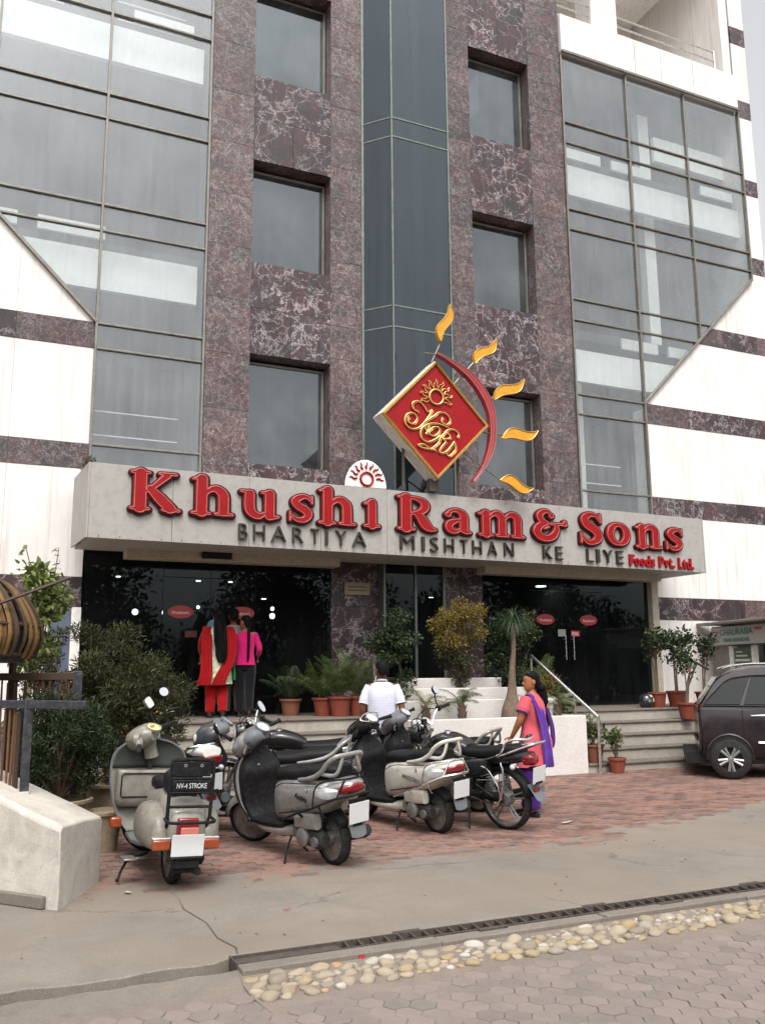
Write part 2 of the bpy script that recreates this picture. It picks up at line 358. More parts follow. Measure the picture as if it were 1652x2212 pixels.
# lower strip of concrete in front of the kerb (left) and kerb strip between drain and cobbles (right)
m = MB(); rows = []
for i in range(120):
    x = -6 + i*.0625
    rows.append([(x, 5.02+.012*math.sin(23*x), -.15), (x, 5.015+.012*math.sin(23*x), -.026), (x, 4.9, -.034), (x, 4.74+.02*math.sin(15*x)+.01*math.sin(40*x), -.048), (x, 4.70, -.1)])
m.loft(rows, cap=False, closed_u=False); S(m.build('gutter_strip', MT['strip'], smooth=30))
m = MB()
for k in range(9):
    x0, x1 = 1.42+k*1.2, 1.42+(k+1)*1.2-.006; m.box(x0, x1, 4.93+.004*(k % 3), 5.045, -.13, -.004-.004*(k % 2))
S(m.build('kerb_strip', MT['strip'], bevel=.006))
m = MB(); m.add([(-6,2.0,-.0490),(14,2.0,-.0490),(14,4.93,-.0490),(-6,4.93,-.0490)], [(0,1,2,3)]); m.loft([[(1.40+.02*math.sin(9*y), y, -.0495 if k == 0 else -.0475+.0165*max(0,(y-4.4)/.53)) for k in (0,1)]+[(14, y, -.0475+.0165*max(0,(y-4.4)/.53))] for y in (3.9,4.2,4.4,4.6,4.8,4.93)], cap=False, closed_u=False)
street = S(m.build('street', MT['dirt'], smooth=0))
# drain: iron channel frame with a row of cross bars
dr = thing('drain_grate', 'long rusty iron drain grate set in the concrete along the kerb strip', 'drain grate', (1.42, 5.11, 0))
m = MB(); m.box(0, 9.5, -.060, -.050, -.06, -.001); m.box(0, 9.5, .062, .071, -.06, .003); m.box(0, .62, -.012, .056, -.03, -.012); m.box(-.01, 0, -.062, .074, -.06, .006)
m.build('frame', MT['iron'], dr, bevel=.002)
m = MB(); m.box(0, 9.5, -.05, .062, -.15, -.14); m.build('channel_floor', plain('drain_black', (.01,.009,.008), .95), dr, smooth=0)
bar = None; X = .66
while X < 9.4:
    if bar is None:
        m = MB(); m.prism([(-.006,-.05,-.03),(.006,-.05,-.03),(.020,.062,-.03),(.008,.062,-.03)], (0,0,.03)); bar = m.build('grate_bar', MT['iron'], dr, smooth=0); bar.location = (X, 0, 0)
    else:
        o = bar.copy(); COL.objects.link(o); o.location = (X, 0, -.001*random.random())
    X += .086
for X in (1.5, 2.9, 4.3, 5.7):
    m = MB(); m.box(X, X+.2, -.098, -.062, -.02, .004); m.build('hinge_plate', MT['iron'], dr, bevel=.002)
    m = MB(); m.box(X-.5, X-.32, .074, .1, -.02, .005); m.build('hinge_plate', MT['iron'], dr, bevel=.002)
# river stones bedded along the kerb strip
def stone_mesh(k):
    m = MB(); m.ball((0,0,0), 1, 1, 1, 14, 9); me = m.mesh('river_stone'); r = random.Random(k)
    ph = [r.uniform(0, 6.3) for _ in range(6)]
    for v in me.vertices:
        c = v.co; d = 1+.10*math.sin(2.1*c.x+ph[0])+.09*math.sin(2.7*c.y+ph[1])+.07*math.sin(2.3*c.z+3*c.x+ph[2])+.05*math.sin(4*c.y+ph[3])
        v.co = c*d
    me.polygons.foreach_set('use_smooth', [True]*len(me.polygons)); me.materials.append(MT['stone']); return me
SM = [stone_mesh(k) for k in range(7)]
placed = []; tries = 0
while len(placed) < 290 and tries < 40000:
    tries += 1; x = 1.42 + 4.6*random.random()**1.1; top = 4.9-.01; y = random.uniform(4.57+.02*math.sin(3*x), top)
    a = random.choice((.062,.055,.049,.043,.034,.025)) if tries < 14000 else random.uniform(.016,.034); b = a*random.uniform(.6,.82)
    if y+b > 4.925: continue
    if all(((x-p[0])/(a+p[2]))**2+((y-p[1])/(b+p[3]))**2 > .86 for p in placed): placed.append((x, y, a, b))
for x, y, a, b in placed:
    o = bpy.data.objects.new('river_stone', random.choice(SM)); COL.objects.link(o); o.parent = street
    o.location = (x, y, -.044+b*.20); o.scale = (a, b, b*.74); o.rotation_euler = (random.uniform(-.2,.2), random.uniform(-.2,.2), random.uniform(-.5,.5))
# hexagonal street pavers
R = .074; DX, DY = R*1.5, R*math.sqrt(3)
def hexm(kind):
    m = MB(); r = R-.0012-.0003*kind; rr = random.Random(kind)
    pts = [((r+rr.uniform(-.0015,.001))*math.cos(q*PI/3), (r+rr.uniform(-.0015,.001))*math.sin(q*PI/3)) for q in range(6)]
    out = []
    for q in range(6):      # every side bowed: wavy interlocking edge
        (ax_, ay), (bx, by) = pts[q], pts[(q+1) % 6]; nx, ny = (by-ay), -(bx-ax_); s = (.045 if q % 2 else -.045)
        out += [(ax_, ay), ((ax_*2+bx)/3+nx*s, (ay*2+by)/3+ny*s), ((ax_+2*bx)/3+nx*s, (ay+2*by)/3+ny*s)]
    n = len(out); m.loft([[(x, y, -.03) for x, y in out], [(x, y, -.004) for x, y in out], [(x*.97, y*.97, 0) for x, y in out]], cap=True)
    me = m.mesh('hex_paver'); me.materials.append(MT['hex']); return me
HM = [hexm(k) for k in range(5)]
cand = []
for i in range(-30, 110):
    for j in range(-12, 30):
        x, y = i*DX, 2.2 + j*DY + (DY/2 if i % 2 else 0)
        lim = (4.66 if x < 1.35 else 4.45-.03*math.sin(2*x))
        if y > lim: continue
        cand.append((x, y))
F2 = cam.matrix_world.inverted()
def inview(p, mrg=.04):
    c = F2 @ Vector(p)
    if c.z > -.1: return None
    u, w = c.x/-c.z/ (1652/2/1923), c.y/-c.z/(2212/2/1923)
    return (abs(u) < 1+mrg and abs(w) < 1+mrg), -c.z
vis = sorted([(inview((x, y, 0), .1)[1], x, y) for x, y in cand if inview((x, y, 0), .1) and inview((x, y, 0), .1)[0]])
near = set((x, y) for _, x, y in vis[:300])
far = MB()
for x, y in cand:
    dz = random.uniform(-.005, .002)
    if (x, y) in near:
        o = bpy.data.objects.new('hex_paver', random.choice(HM)); COL.objects.link(o); o.parent = street
        o.location = (x, y, -.042+dz); o.rotation_euler = (random.uniform(-.012,.012), random.uniform(-.012,.012), random.choice((0, 1, 2))*2*PI/3)
    elif x > -1.5 and x < 9:
        me = HM[0]; far.add([(v.co.x+x, v.co.y+y, v.co.z-.042+dz) for v in me.vertices], [tuple(p.vertices) for p in me.polygons])
tag(far.build('paver_field', MT['hexs'], street, smooth=0, fix=False), kind='stuff')
# brick forecourt of zigzag pavers, rising slightly to the steps
def gz(y): return max(0.0, (y-7.6)*.0135)
m = MB(); m.loft([[(x, y, gz(y)-.012) for x in (-8, 22)] for y in (6.4, 7.6, 9, 11.3, 14.6)], cap=False, closed_u=False)
court = S(m.build('brick_forecourt', plain('paving_sand', srgb(112,92,80), .95, 0, .2, 20), smooth=0))
L_, Wd = .225, .1125
def zigm(k):
    rr = random.Random(k); g_ = .0025; a = .022
    top = [(-L_/2+g_, Wd/2-g_), (-L_/4, Wd/2-g_+a), (0, Wd/2-g_), (L_/4, Wd/2-g_-a), (L_/2-g_, Wd/2-g_)]
    bot = [(L_/2-g_, -Wd/2+g_), (L_/4, -Wd/2+g_-a), (0, -Wd/2+g_), (-L_/4, -Wd/2+g_+a), (-L_/2+g_, -Wd/2+g_)]
    out = top[::-1]+bot[::-1]; m = MB()
    m.loft([[(x, y, -.02) for x, y in out], [(x, y, -.002) for x, y in out], [(x*.975, y*.95, 0) for x, y in out]])
    me = m.mesh('zigzag_paver'); me.materials.append(MT['zig']); return me
ZM = [zigm(k) for k in range(3)]
cand = []
for j in range(0, 70):
    y = 6.7 + j*Wd
    for i in range(-10, 75):
        x = i*L_ + (L_/2 if j % 2 else 0)
        if y < zig_edge(x) or y > 14.2 or x < -1.2: continue
        if y > 11.3 and x < 13.2: continue
        q = inview((x, y, 0), .05)
        if q and q[0]: cand.append((q[1], x, y))
cand.sort(); far = MB()
for k, (d, x, y) in enumerate(cand):
    z = gz(y)+random.uniform(-.003, .003)
    if k < 300:
        o = bpy.data.objects.new('zigzag_paver', random.choice(ZM)); COL.objects.link(o); o.parent = court; o.location = (x, y, z); o.rotation_euler = (random.uniform(-.008,.008), random.uniform(-.008,.008), 0 if random.random() < .5 else PI)
    else:
        me = ZM[0]; far.add([(v.co.x+x, v.co.y+y, v.co.z+z) for v in me.vertices], [tuple(p.vertices) for p in me.polygons])
tag(far.build('paver_field', MT['zigs'], court, smooth=0, fix=False), kind='stuff')
# ================================================================== the restaurant building
YF = 13.9
bld = thing('restaurant_building', 'tall restaurant building clad in red veined marble, white panels and tinted glass', 'building', (6.88, YF, 0))
def bpart(m, name, mat, **kw):          # world coordinates -> part of the building
    o = m.build(name, mat, None, **kw); o.parent = bld; o.location -= bld.location; return o
def sub(m, name, mat, part, **kw):      # world coordinates -> sub-part
    o = m.build(name, mat, None, **kw); o.parent = part; o.location -= part.location + bld.location; return o
def clip(poly, a, b, c):                # keep a*x+b*z+c >= 0
    out = []
    for i in range(len(poly)):
        p, q = poly[i], poly[(i+1) % len(poly)]; fp, fq = a*p[0]+b*p[1]+c, a*q[0]+b*q[1]+c
        if fp >= 0: out.append(p)
        if fp*fq < 0: t = fp/(fp-fq); out.append((p[0]+(q[0]-p[0])*t, p[1]+(q[1]-p[1])*t))
    return out
def area(p): return abs(sum(p[i][0]*p[(i+1) % len(p)][1]-p[(i+1) % len(p)][0]*p[i][1] for i in range(len(p))))/2 if len(p) > 2 else 0
def panel(poly, y0, y1, name, mat, gap=.003, jit=.003):
    if area(poly) < .004: return None
    cx = sum(p[0] for p in poly)/len(poly); cz = sum(p[1] for p in poly)/len(poly)
    sh = [(x+(gap if x < cx else -gap), z+(gap if z < cz else -gap)) for x, z in poly]
    j = random.uniform(0, jit); m = MB(); m.prism([(x, y0-j, z) for x, z in sh], (0, y1-y0+j, 0))
    return bpart(m, name, mat, center=True, smooth=0)
def rect(x0, x1, z0, z1): return [(x0,z0),(x1,z0),(x1,z1),(x0,z1)]
def slab(x0, x1, z0, z1, y0=YF, th=.03, mt='marble'): return panel(rect(x0,x1,z0,z1), y0, y0+th, 'marble_slab', MT[mt], .0028)
# --- marble piers ---------------------------------------------------
sills = [4.95, 8.5, 12.07, 15.65]; heads = [6.85, 10.42, 14.04, 17.6]
ZT = 17.4
def zsplit(z0, z1, h):
    n = max(1, round((z1-z0)/h)); return [(z0+(z1-z0)*i/n, z0+(z1-z0)*(i+1)/n) for i in range(n)]
for x0, x1, h in ((3.16,3.92,.98),(5.36,5.985,.62),(7.77,8.32,.62),(9.75,10.57,.62)):
    for a, b in zsplit(3.9, ZT, h): slab(x0, x1, a, b)
for x0, x1 in ((3.92,5.36),(8.32,9.75)):
    prev = 3.9
    for s_, h_ in zip(sills, heads):
        for a, b in zsplit(prev, s_, .85):
            xs = (x0, (x0+x1)/2, x1) if b-a > .5 else (x0, x1)
            if (b-a) > .6 and random.random() < .4: xs = (x0, x1)
            for q in range(len(xs)-1): slab(xs[q], xs[q+1], a, b, mt='marbled')
        prev = h_
        # reveals
        m = MB(); m.box(x1-.002, x1+.028, YF+.031, 14.24, s_, h_); bpart(m, 'marble_slab', MT['marble'], center=True, smooth=0)
        m = MB(); m.box(x0-.028, x0+.002, YF+.031, 14.24, s_, h_); bpart(m, 'marble_slab', MT['marble'], center=True, smooth=0)
        m = MB(); m.box(x0+.003, x1-.003, YF+.031, 14.24, h_-.002, h_+.028); bpart(m, 'marble_slab', MT['marble'], center=True, smooth=0)
        m = MB(); m.box(x0+.003, x1-.003, YF+.031, 14.24, s_-.03, s_-.004); bpart(m, 'marble_slab', MT['marble'], center=True, smooth=0)
        # window: frame > pane
        f = MB(); w = .045
        for bx in ((x0+.01, x0+.01+w, s_, h_-.05), (x1-.01-w, x1-.01, s_, h_-.05), (x0+.01+w, x1-.01-w, s_, s_+w), (x0+.01+w, x1-.01-w, h_-.05-w, h_-.05)):
            f.box(bx[0], bx[1], 14.17, 14.225, bx[2], bx[3])
        wf = bpart(f, 'window', MT['alu'], center=True, bevel=.004)
        m = MB(); m.box(x0+.05, x1-.05, 14.195, 14.203, s_+.04, h_-.09); sub(m, 'pane', MT['wingl'], wf, center=True, smooth=0)
# solid core behind the cladding
m = MB()
for x0, x1 in ((3.12,3.89),(5.39,6.0),(7.75,8.29),(9.78,10.6)): m.box(x0, x1, YF+.04, 14.5, 3.5, ZT)
for x0, x1 in ((3.9,5.38),(8.3,9.77)):
    prev = 3.5
    for s_, h_ in zip(sills, heads): m.box(x0, x1, YF+.04, 14.5, prev, s_-.04); prev = h_+.04
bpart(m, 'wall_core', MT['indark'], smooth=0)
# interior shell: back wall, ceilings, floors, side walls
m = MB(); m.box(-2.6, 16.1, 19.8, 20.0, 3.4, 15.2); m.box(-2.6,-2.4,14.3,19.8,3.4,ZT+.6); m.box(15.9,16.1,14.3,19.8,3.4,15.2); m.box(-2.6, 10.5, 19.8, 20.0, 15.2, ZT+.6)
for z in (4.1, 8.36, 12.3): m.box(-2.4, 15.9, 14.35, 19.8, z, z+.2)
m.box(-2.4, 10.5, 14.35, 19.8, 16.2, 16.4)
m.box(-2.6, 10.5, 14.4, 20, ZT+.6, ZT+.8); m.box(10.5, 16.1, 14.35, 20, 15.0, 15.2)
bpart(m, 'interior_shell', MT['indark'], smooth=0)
# --- curtain walls --------------------------------------------------
rowz = [3.9, 4.62, 5.02, 6.57, 6.98, 8.55, 9.0, 10.53, 10.98, 12.49, 12.97, 14.57]
colL = [-1.95, -.25, 1.44, 3.13]; colR = [10.60, 12.33, 13.99, 15.68]
DL = lambda p: clip(p, 1, 1, -(1.44+7.0)); DR = lambda p: clip(p, -1, 1, 12.33-6.98)
for cols, D in ((colL, DL), (colR, DR)):
    for i in range(3):
        inner = (i == 2) if cols is colL else (i == 0)
        for j in range(len(rowz)-1):
            poly = rect(cols[i], cols[i+1], rowz[j], rowz[j+1])
            if not inner: poly = D(poly)
            pn = panel(poly, YF+.012, YF+.022, 'glass_pane', MT['curtain'], .001, 0)
            if pn: pn.rotation_euler = (random.uniform(-.006,.006), 0, random.uniform(-.006,.006))
    # mullions
    for k, x in enumerate(cols):
        z0 = 3.9
        if cols is colL: z0 = max(3.9, 1.44+7.0-x) if x < 1.43 else 3.9
        else: z0 = max(3.9, x-12.33+6.98) if x > 12.34 else 3.9
        m = MB(); m.box(x-.02, x+.02, YF-.035, YF+.05, z0, 14.57); bpart(m, 'mullion', MT['alu'], center=True, bevel=.004)
    for j, z in enumerate(rowz[1:-1]):
        if cols is colL: x0, x1 = max(cols[0], 1.44+7.0-z) if z > 7.0 else cols[2], cols[3]
        else: x0, x1 = cols[0], (min(cols[3], 12.33+z-6.98) if z > 6.98 else cols[1])
        m = MB(); m.box(x0+.02, x1-.02, YF-.028, YF+.04, z-.017, z+.017); bpart(m, 'transom', MT['alu'], center=True, bevel=.004)
    a, b = (Vector((1.44,YF,7.0)), Vector((-1.95,YF,10.39))) if cols is colL else (Vector((12.33,YF,6.98)), Vector((15.68,YF,10.33)))
    d = (b-a).normalized(); n_ = Vector((-d.z,0,d.x))*.026
    m = MB(); m.prism([a-n_+Vector((0,-.04,0)), b-n_+Vector((0,-.04,0)), b+n_+Vector((0,-.04,0)), a+n_+Vector((0,-.04,0))], (0,.10,0)); bpart(m, 'diagonal_trim', MT['alu'], center=True, bevel=.004)
# things just inside the glass: pale upstand beams, false-ceiling strips, tube lights, a column
m = MB(); r_ = random.Random(3)
for xa, xb in ((-2.3, 3.05), (10.68, 15.8)):
    for z0 in (7.62, 11.75):
        dz = 0 if xa < 0 else -.30
        m.box(xa, xb, 14.16, 14.26, z0+dz+.04, z0+dz+.72)
        xs = [xa + (xb-xa)*k/4 for k in range(5)]
        for k in range(4):
            if (k+int(z0)) % 3 != 1: m.box(xs[k]+.12, xs[k+1]-.18, 14.2, 14.25, z0+dz+.93, z0+dz+1.16)
m.box(13.25, 13.55, 14.6, 14.8, 8.6, 14.3); m.box(11.4,11.6,15,15.2,4.3,8.3); m.box(13.6, 15.8, 14.5, 14.6, 13.15, 13.75)
bpart(m, 'interior_beams', MT['inwhite'], smooth=0)
m = MB()
for xa, xb in ((1.5, 2.9), (10.8, 12.2)):
    for z in (5.35, 5.75): m.box(xa, xb, 14.6, 14.62, z, z+.02)
for z in (12.95, 13.3): m.box(1.6, 2.8, 14.6, 14.62, z, z+.015); m.box(-.1, .7, 14.6, 14.62, z, z+.015)
bpart(m, 'interior_tubes', MT['inwhite'], smooth=0)
# --- white panels with marble bands ---------------------------------
bands = [(2.53,2.98),(4.63,5.03),(6.57,7.0),(8.54,8.96),(10.5,10.91),(12.48,12.88),(14.49,14.95),(16.46,16.92)]
YW = YF+.03
edges = [-.3] + [q for b in bands for q in b] + [17.9]
for side in (0, 1):
    xs = [-3.4,-2.2,-1.0,.28,1.425] if side == 0 else [12.345,13.5,14.7,15.69,16.15]
    CL = (lambda p: clip(p, -1, -1, 1.44+7.0-.03)) if side == 0 else (lambda p: clip(p, 1, -1, -(12.33-6.98)-.03))
    for i in range(len(edges)-1):
        z0, z1 = edges[i], edges[i+1]; band = i % 2 == 1
        for k in range(len(xs)-1):
            p = rect(xs[k], xs[k+1], z0, z1)
            if not (side == 1 and k == 3) and not (side == 0 and k == 0): p = CL(p)
            if side == 0 and i == 0 and k == 3: p = clip(p, -1, 0, .98)
            panel(p, YW-(.008 if band else 0), YW+.03, 'marble_slab' if band else 'wall_panel', MT['marbled' if random.random() < .6 else 'marble'] if band else MT['white'], .003 if band else .002, .002)
for q in ((15.72, 16.15, YW+.04, 20, -.3, 17.9), (12.35, 15.7, YW+.04, 14.3, -.3, 6.9), (-3.4, 1.40, YW+.04, 14.3, -.3, 6.9)): m = MB(); m.box(*q); bpart(m, 'side_wall', MT['white2'], smooth=0)
# small blue window and white jamb at the foot of the left wall
m = MB(); m.box(1.30, 1.43, YF-.05, YF+.06, .3, 2.52); bpart(m, 'door_jamb', MT['white2'], bevel=.006)
m = MB(); m.box(.99, 1.29, YF+.03, YF+.05, .3, 2.5); bpart(m, 'side_pane', plain('blue_pane', (.10,.12,.17), .15), smooth=0)
# --- central glass bay ----------------------------------------------
pts = [(5.99, YF), (6.38, 13.45), (7.55, 13.45), (7.76, YF)]
bz = [3.9, 7.56, 7.95, 11.25, 11.63, 15.05, 15.43, 17.4]
for i in range(3):
    (xa, ya), (xb, yb) = pts[i], pts[i+1]
    for j in range(len(bz)-1):
        m = MB(); d = Vector((xb-xa, yb-ya, 0)).normalized(); n_ = Vector((-d.y, d.x, 0))*.01
        e = d*.012
        m.prism([(xa+e.x, ya+e.y, bz[j]+.004), (xb-e.x, yb-e.y, bz[j]+.004), (xb-e.x, yb-e.y, bz[j+1]-.004), (xa+e.x, ya+e.y, bz[j+1]-.004)], n_)
        bpart(m, 'glass_pane', MT['baygl'], center=True, smooth=0)
    for z in bz[1:-1]:
        m = MB(); m.prism([(xa, ya-.012, z-.012), (xb, yb-.012, z-.012), (xb, yb-.012, z+.012), (xa, ya-.012, z+.012)], (0,.03,0)); bpart(m, 'transom', MT['alug'], center=True, smooth=0)
for x, y in pts:
    w = .03 if y < YF else .05; m = MB(); m.box(x-w/2, x+w/2, y-.02, y+.03, 3.9, 17.4); bpart(m, 'mullion', MT['alug'], center=True, bevel=.004)
m = MB(); m.box(5.9, 7.9, 15.5, 15.6, 3.9, 17.4); bpart(m, 'bay_back', MT['inmid'], smooth=0)
m = MB(); m.box(6.15, 6.45, 14.0, 14.2, 3.9, 7.2); m.box(7.2, 7.4, 14.2, 14.3, 3.9, 17); m.box(6.2, 7.5, 14.4, 14.5, 5.0, 5.25); bpart(m, 'bay_frames', MT['inmid'], smooth=0)
# --- balcony storey above the right curtain wall --------------------
m = MB(); m.prism([(10.6, YF-.06, 14.6), (15.66, YF-.06, 14.6), (15.66, YF-.06, 15.5), (10.6, YF-.06, 15.5)], (0,.3,0)); bpart(m, 'fascia_panel', MT['white'], center=True, bevel=.01)
m = MB()
for x in (12.6, 13.35, 14.3): m.box(x-.003, x+.003, YF-.066, YF-.05, 14.66, 15.49)
bpart(m, 'fascia_joint', MT['alu'], smooth=0)
m = MB(); m.box(10.6, 15.68, YF-.10, YF-.058, 14.56, 14.62); bpart(m, 'drip_edge', MT['alu'], bevel=.005)
m = MB(); m.box(11.53, 12.25, YF+.05, YF+.6, 15.5, 19); bpart(m, 'balcony_column', MT['white'], bevel=.01)
m = MB(); m.box(15.40, 15.66, YF+.05, 17.2, 15.5, 19); bpart(m, 'balcony_wall', MT['white'], bevel=.01)
m = MB(); m.box(10.6, 15.4, 17.0, 17.2, 15.5, 19); m.box(10.6, 15.66, YF+.24, 17.2, 15.3, 15.46); bpart(m, 'balcony_back', MT['white2'], smooth=0)
m = MB(); m.box(10.6, 15.66, YF+.1, 17.2, 19, 19.3); bpart(m, 'balcony_ceiling', MT['white2'], smooth=0)
m = MB(); m.box(10.58, 10.66, YF+.24, 17.2, 15.4, 19); bpart(m, 'pier_flank', MT['marble'], smooth=0)
for z in (15.62, 15.86, 16.1):
    for xa, xb in ((10.6, 11.53), (12.25, 15.2)):
        m = MB(); m.tube([(xa, YF+.12, z), (xb, YF+.12, z)], .02, 8); bpart(m, 'railing_bar', MT['steel'])
m = MB(); m.tube([(15.2, YF+.12, 15.46), (15.2, YF+.12, 16.14)], .022, 8); bpart(m, 'railing_post', MT['steel'])
m = MB(); m.prism([(-2.0, YF-.06, 14.6), (3.12, YF-.06, 14.6), (3.12, YF-.06, 15.5), (-2.0, YF-.06, 15.5)], (0,.3,0)); bpart(m, 'fascia_panel', MT['white'], center=True, bevel=.01)
# --- entrance under the sign ----------------------------------------
m = MB(); m.box(.2, 13.6, 12.55, 20, .72, .9)
bpart(m, 'porch_floor', MT['nosing'], smooth=0)
m = MB(); m.box(1.44, 12.3, 12.98, 13.94, 3.5, 3.6); bpart(m, 'porch_ceiling', MT['white2'], smooth=0)
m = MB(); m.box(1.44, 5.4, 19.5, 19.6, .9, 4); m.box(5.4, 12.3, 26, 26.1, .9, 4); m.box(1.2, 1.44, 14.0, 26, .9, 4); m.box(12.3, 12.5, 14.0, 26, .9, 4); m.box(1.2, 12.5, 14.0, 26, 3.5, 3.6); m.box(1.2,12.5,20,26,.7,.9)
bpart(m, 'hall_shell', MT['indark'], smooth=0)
for x0, x1, d in ((1.45,5.38,(2.62,3.36,4.1)),(8.33,12.1,(9.33,10.15,10.97))):
    xs = [x0]+list(d)+[x1]
    for k in range(4):
        isdoor = k in (1, 2)
        nm = 'door' if isdoor else 'glass_pane'
        m = MB(); m.box(xs[k]+.004, xs[k+1]-.004, YF, YF+.012, .915, 3.02 if isdoor else 3.48)
        d_ = bpart(m, nm, MT['doorgl'], center=True, smooth=0)
        if isdoor:
            hx = xs[k+1]-.09 if k == 1 else xs[k]+.09
            m = MB(); m.tube([(hx, YF-.055, 1.75), (hx, YF-.055, 2.2)], .011, 8)
            for z in (1.82, 2.13): m.tube([(hx, YF-.055, z), (hx, YF, z)], .007, 6)
            sub(m, 'handle', MT['steel'], d_, center=True)
            # oval red sticker
            cxx = {(1.45,1):2.9,(1.45,2):3.88,(8.33,1):9.66,(8.33,2):10.64}[(x0, k)]
            m = MB(); m.prism([(cxx+.2*math.cos(a*PI/20), YF-.004, 2.49+.1*math.sin(a*PI/20)) for a in range(40)], (0,.003,0))
            st = sub(m, 'sticker', MT.setdefault('sticker', plain('sticker_red', srgb(160,44,48), .4)), d_, center=True, smooth=0)
            if False: pass
        m = MB()
        if isdoor:
            m.box(xs[k]+.004, xs[k+1]-.004, YF-.002, YF+.014, 3.03, 3.48); bpart(m, 'glass_pane', MT['doorgl'], center=True, smooth=0)
for x0, x1 in ((5.40,6.27),(7.42,8.32)):
    for a, b in zsplit(.9, 3.5, .87): slab(x0, x1, a, b, mt='marbled')
    m = MB(); m.box(x0, x1, YF+.03, YF+.2, .9, 3.5); bpart(m, 'wall_core', MT['indark'], smooth=0)
for xa, xb in ((6.28, 6.86), (6.87, 7.41)):
    m = MB(); m.box(xa, xb, YF-.2, YF-.19, .9, 3.48); bpart(m, 'glass_pane', MT['doorgl'], center=True, smooth=0)
for x in (6.275, 6.865, 7.415):
    m = MB(); m.box(x-.02, x+.02, YF-.23, YF+.0, .9, 3.48); bpart(m, 'mullion', MT['alug'], center=True, bevel=.003)
m = MB(); m.box(12.11, 12.27, YF-.12, YF+.05, .9, 3.5); bpart(m, 'door_jamb', plain('jamb_beige', srgb(178,168,152), .6, dirt=srgb(140,130,116)), bevel=.008)
for xa, xb in ((1.95, 5.3), (8.0, 11.9)):
    m = MB(); m.box(xa, xb, 13.25, 13.55, 3.22, 3.49); bpart(m, 'shutter_box', plain('shutter_beige', srgb(176,166,148), .55, dirt=srgb(140,130,114)), bevel=.01)
m = MB(); m.box(3.05, 3.5, 13.16, 13.24, 3.25, 3.42); bpart(m, 'floodlight', MT['black'], bevel=.01)
# "PULL" plates and notice on the right doors, notice plaque on the pier
MT['plate'] = plain('pull_plate_red', srgb(170,30,50), .4)
m = MB(); m.box(10.22, 10.42, YF-.006, YF-.002, 2.18, 2.29); pull = bpart(m, 'pull_plate', MT['plate'], center=True, smooth=0)
m = MB(); m.box(2.98, 3.16, YF-.006, YF-.002, 2.1, 2.2); push = bpart(m, 'push_plate', plain('push_plate_dark', srgb(84,34,34), .5), center=True, smooth=0)
m = MB(); m.box(9.93, 10.1, YF-.006, YF-.002, 2.18, 2.31); bpart(m, 'notice_sticker', plain('notice_grey', srgb(150,152,148), .5), center=True, smooth=0)
m = MB(); m.prism([(3.42+.1*math.cos(a*PI/12), YF-.006, 2.28+.1*math.sin(a*PI/12)) for a in range(24)], (0,.003,0)); bpart(m, 'round_sticker', plain('round_sticker_blue', srgb(92,140,158), .5), center=True, smooth=0)
m = MB(); m.box(5.62, 6.08, YF-.05, YF-.004, 2.83, 3.04); plq = bpart(m, 'plaque', plain('plaque_beige', srgb(150,138,116), .6), center=True, bevel=.006)
m = MB()
for z in (2.97, 2.91): m.box(5.68, 6.02, YF-.054, YF-.051, z-.012, z+.006)
sub(m, 'plaque_lines', plain('plaque_brown', srgb(96,80,62), .6), plq, center=True, smooth=0)
# lit downlights inside the hall
MT['lamp'] = emit('lamp_glow', (1, .96, .88), 9)
for x, y, r in ((4.3,18.9,.05),(5.0,18.9,.045),(2.6,18.6,.045),(7.0,23,.06),(9.7,15.2,.10),(8.6,14.2,.11),(12.0,17.4,.12),(11,21,.07)):
    m = MB(); m.lathe([(r*.2, 3.485), (r, 3.485), (r, 3.499), (r*.2, 3.499)], 14, (x, y, 0)); bpart(m, 'downlight', MT['lamp'])
for x, y, z, r in ((2.42, 15.2, 2.56, .05), (4.85, 15.4, 2.68, .035), (4.85, 15.4, 2.55, .05), (3.65, 16, 2.72, .03)):
    m = MB(); m.ball((x, y, z), r, n=10, m=6); bpart(m, 'wall_lamp', MT['lamp'])
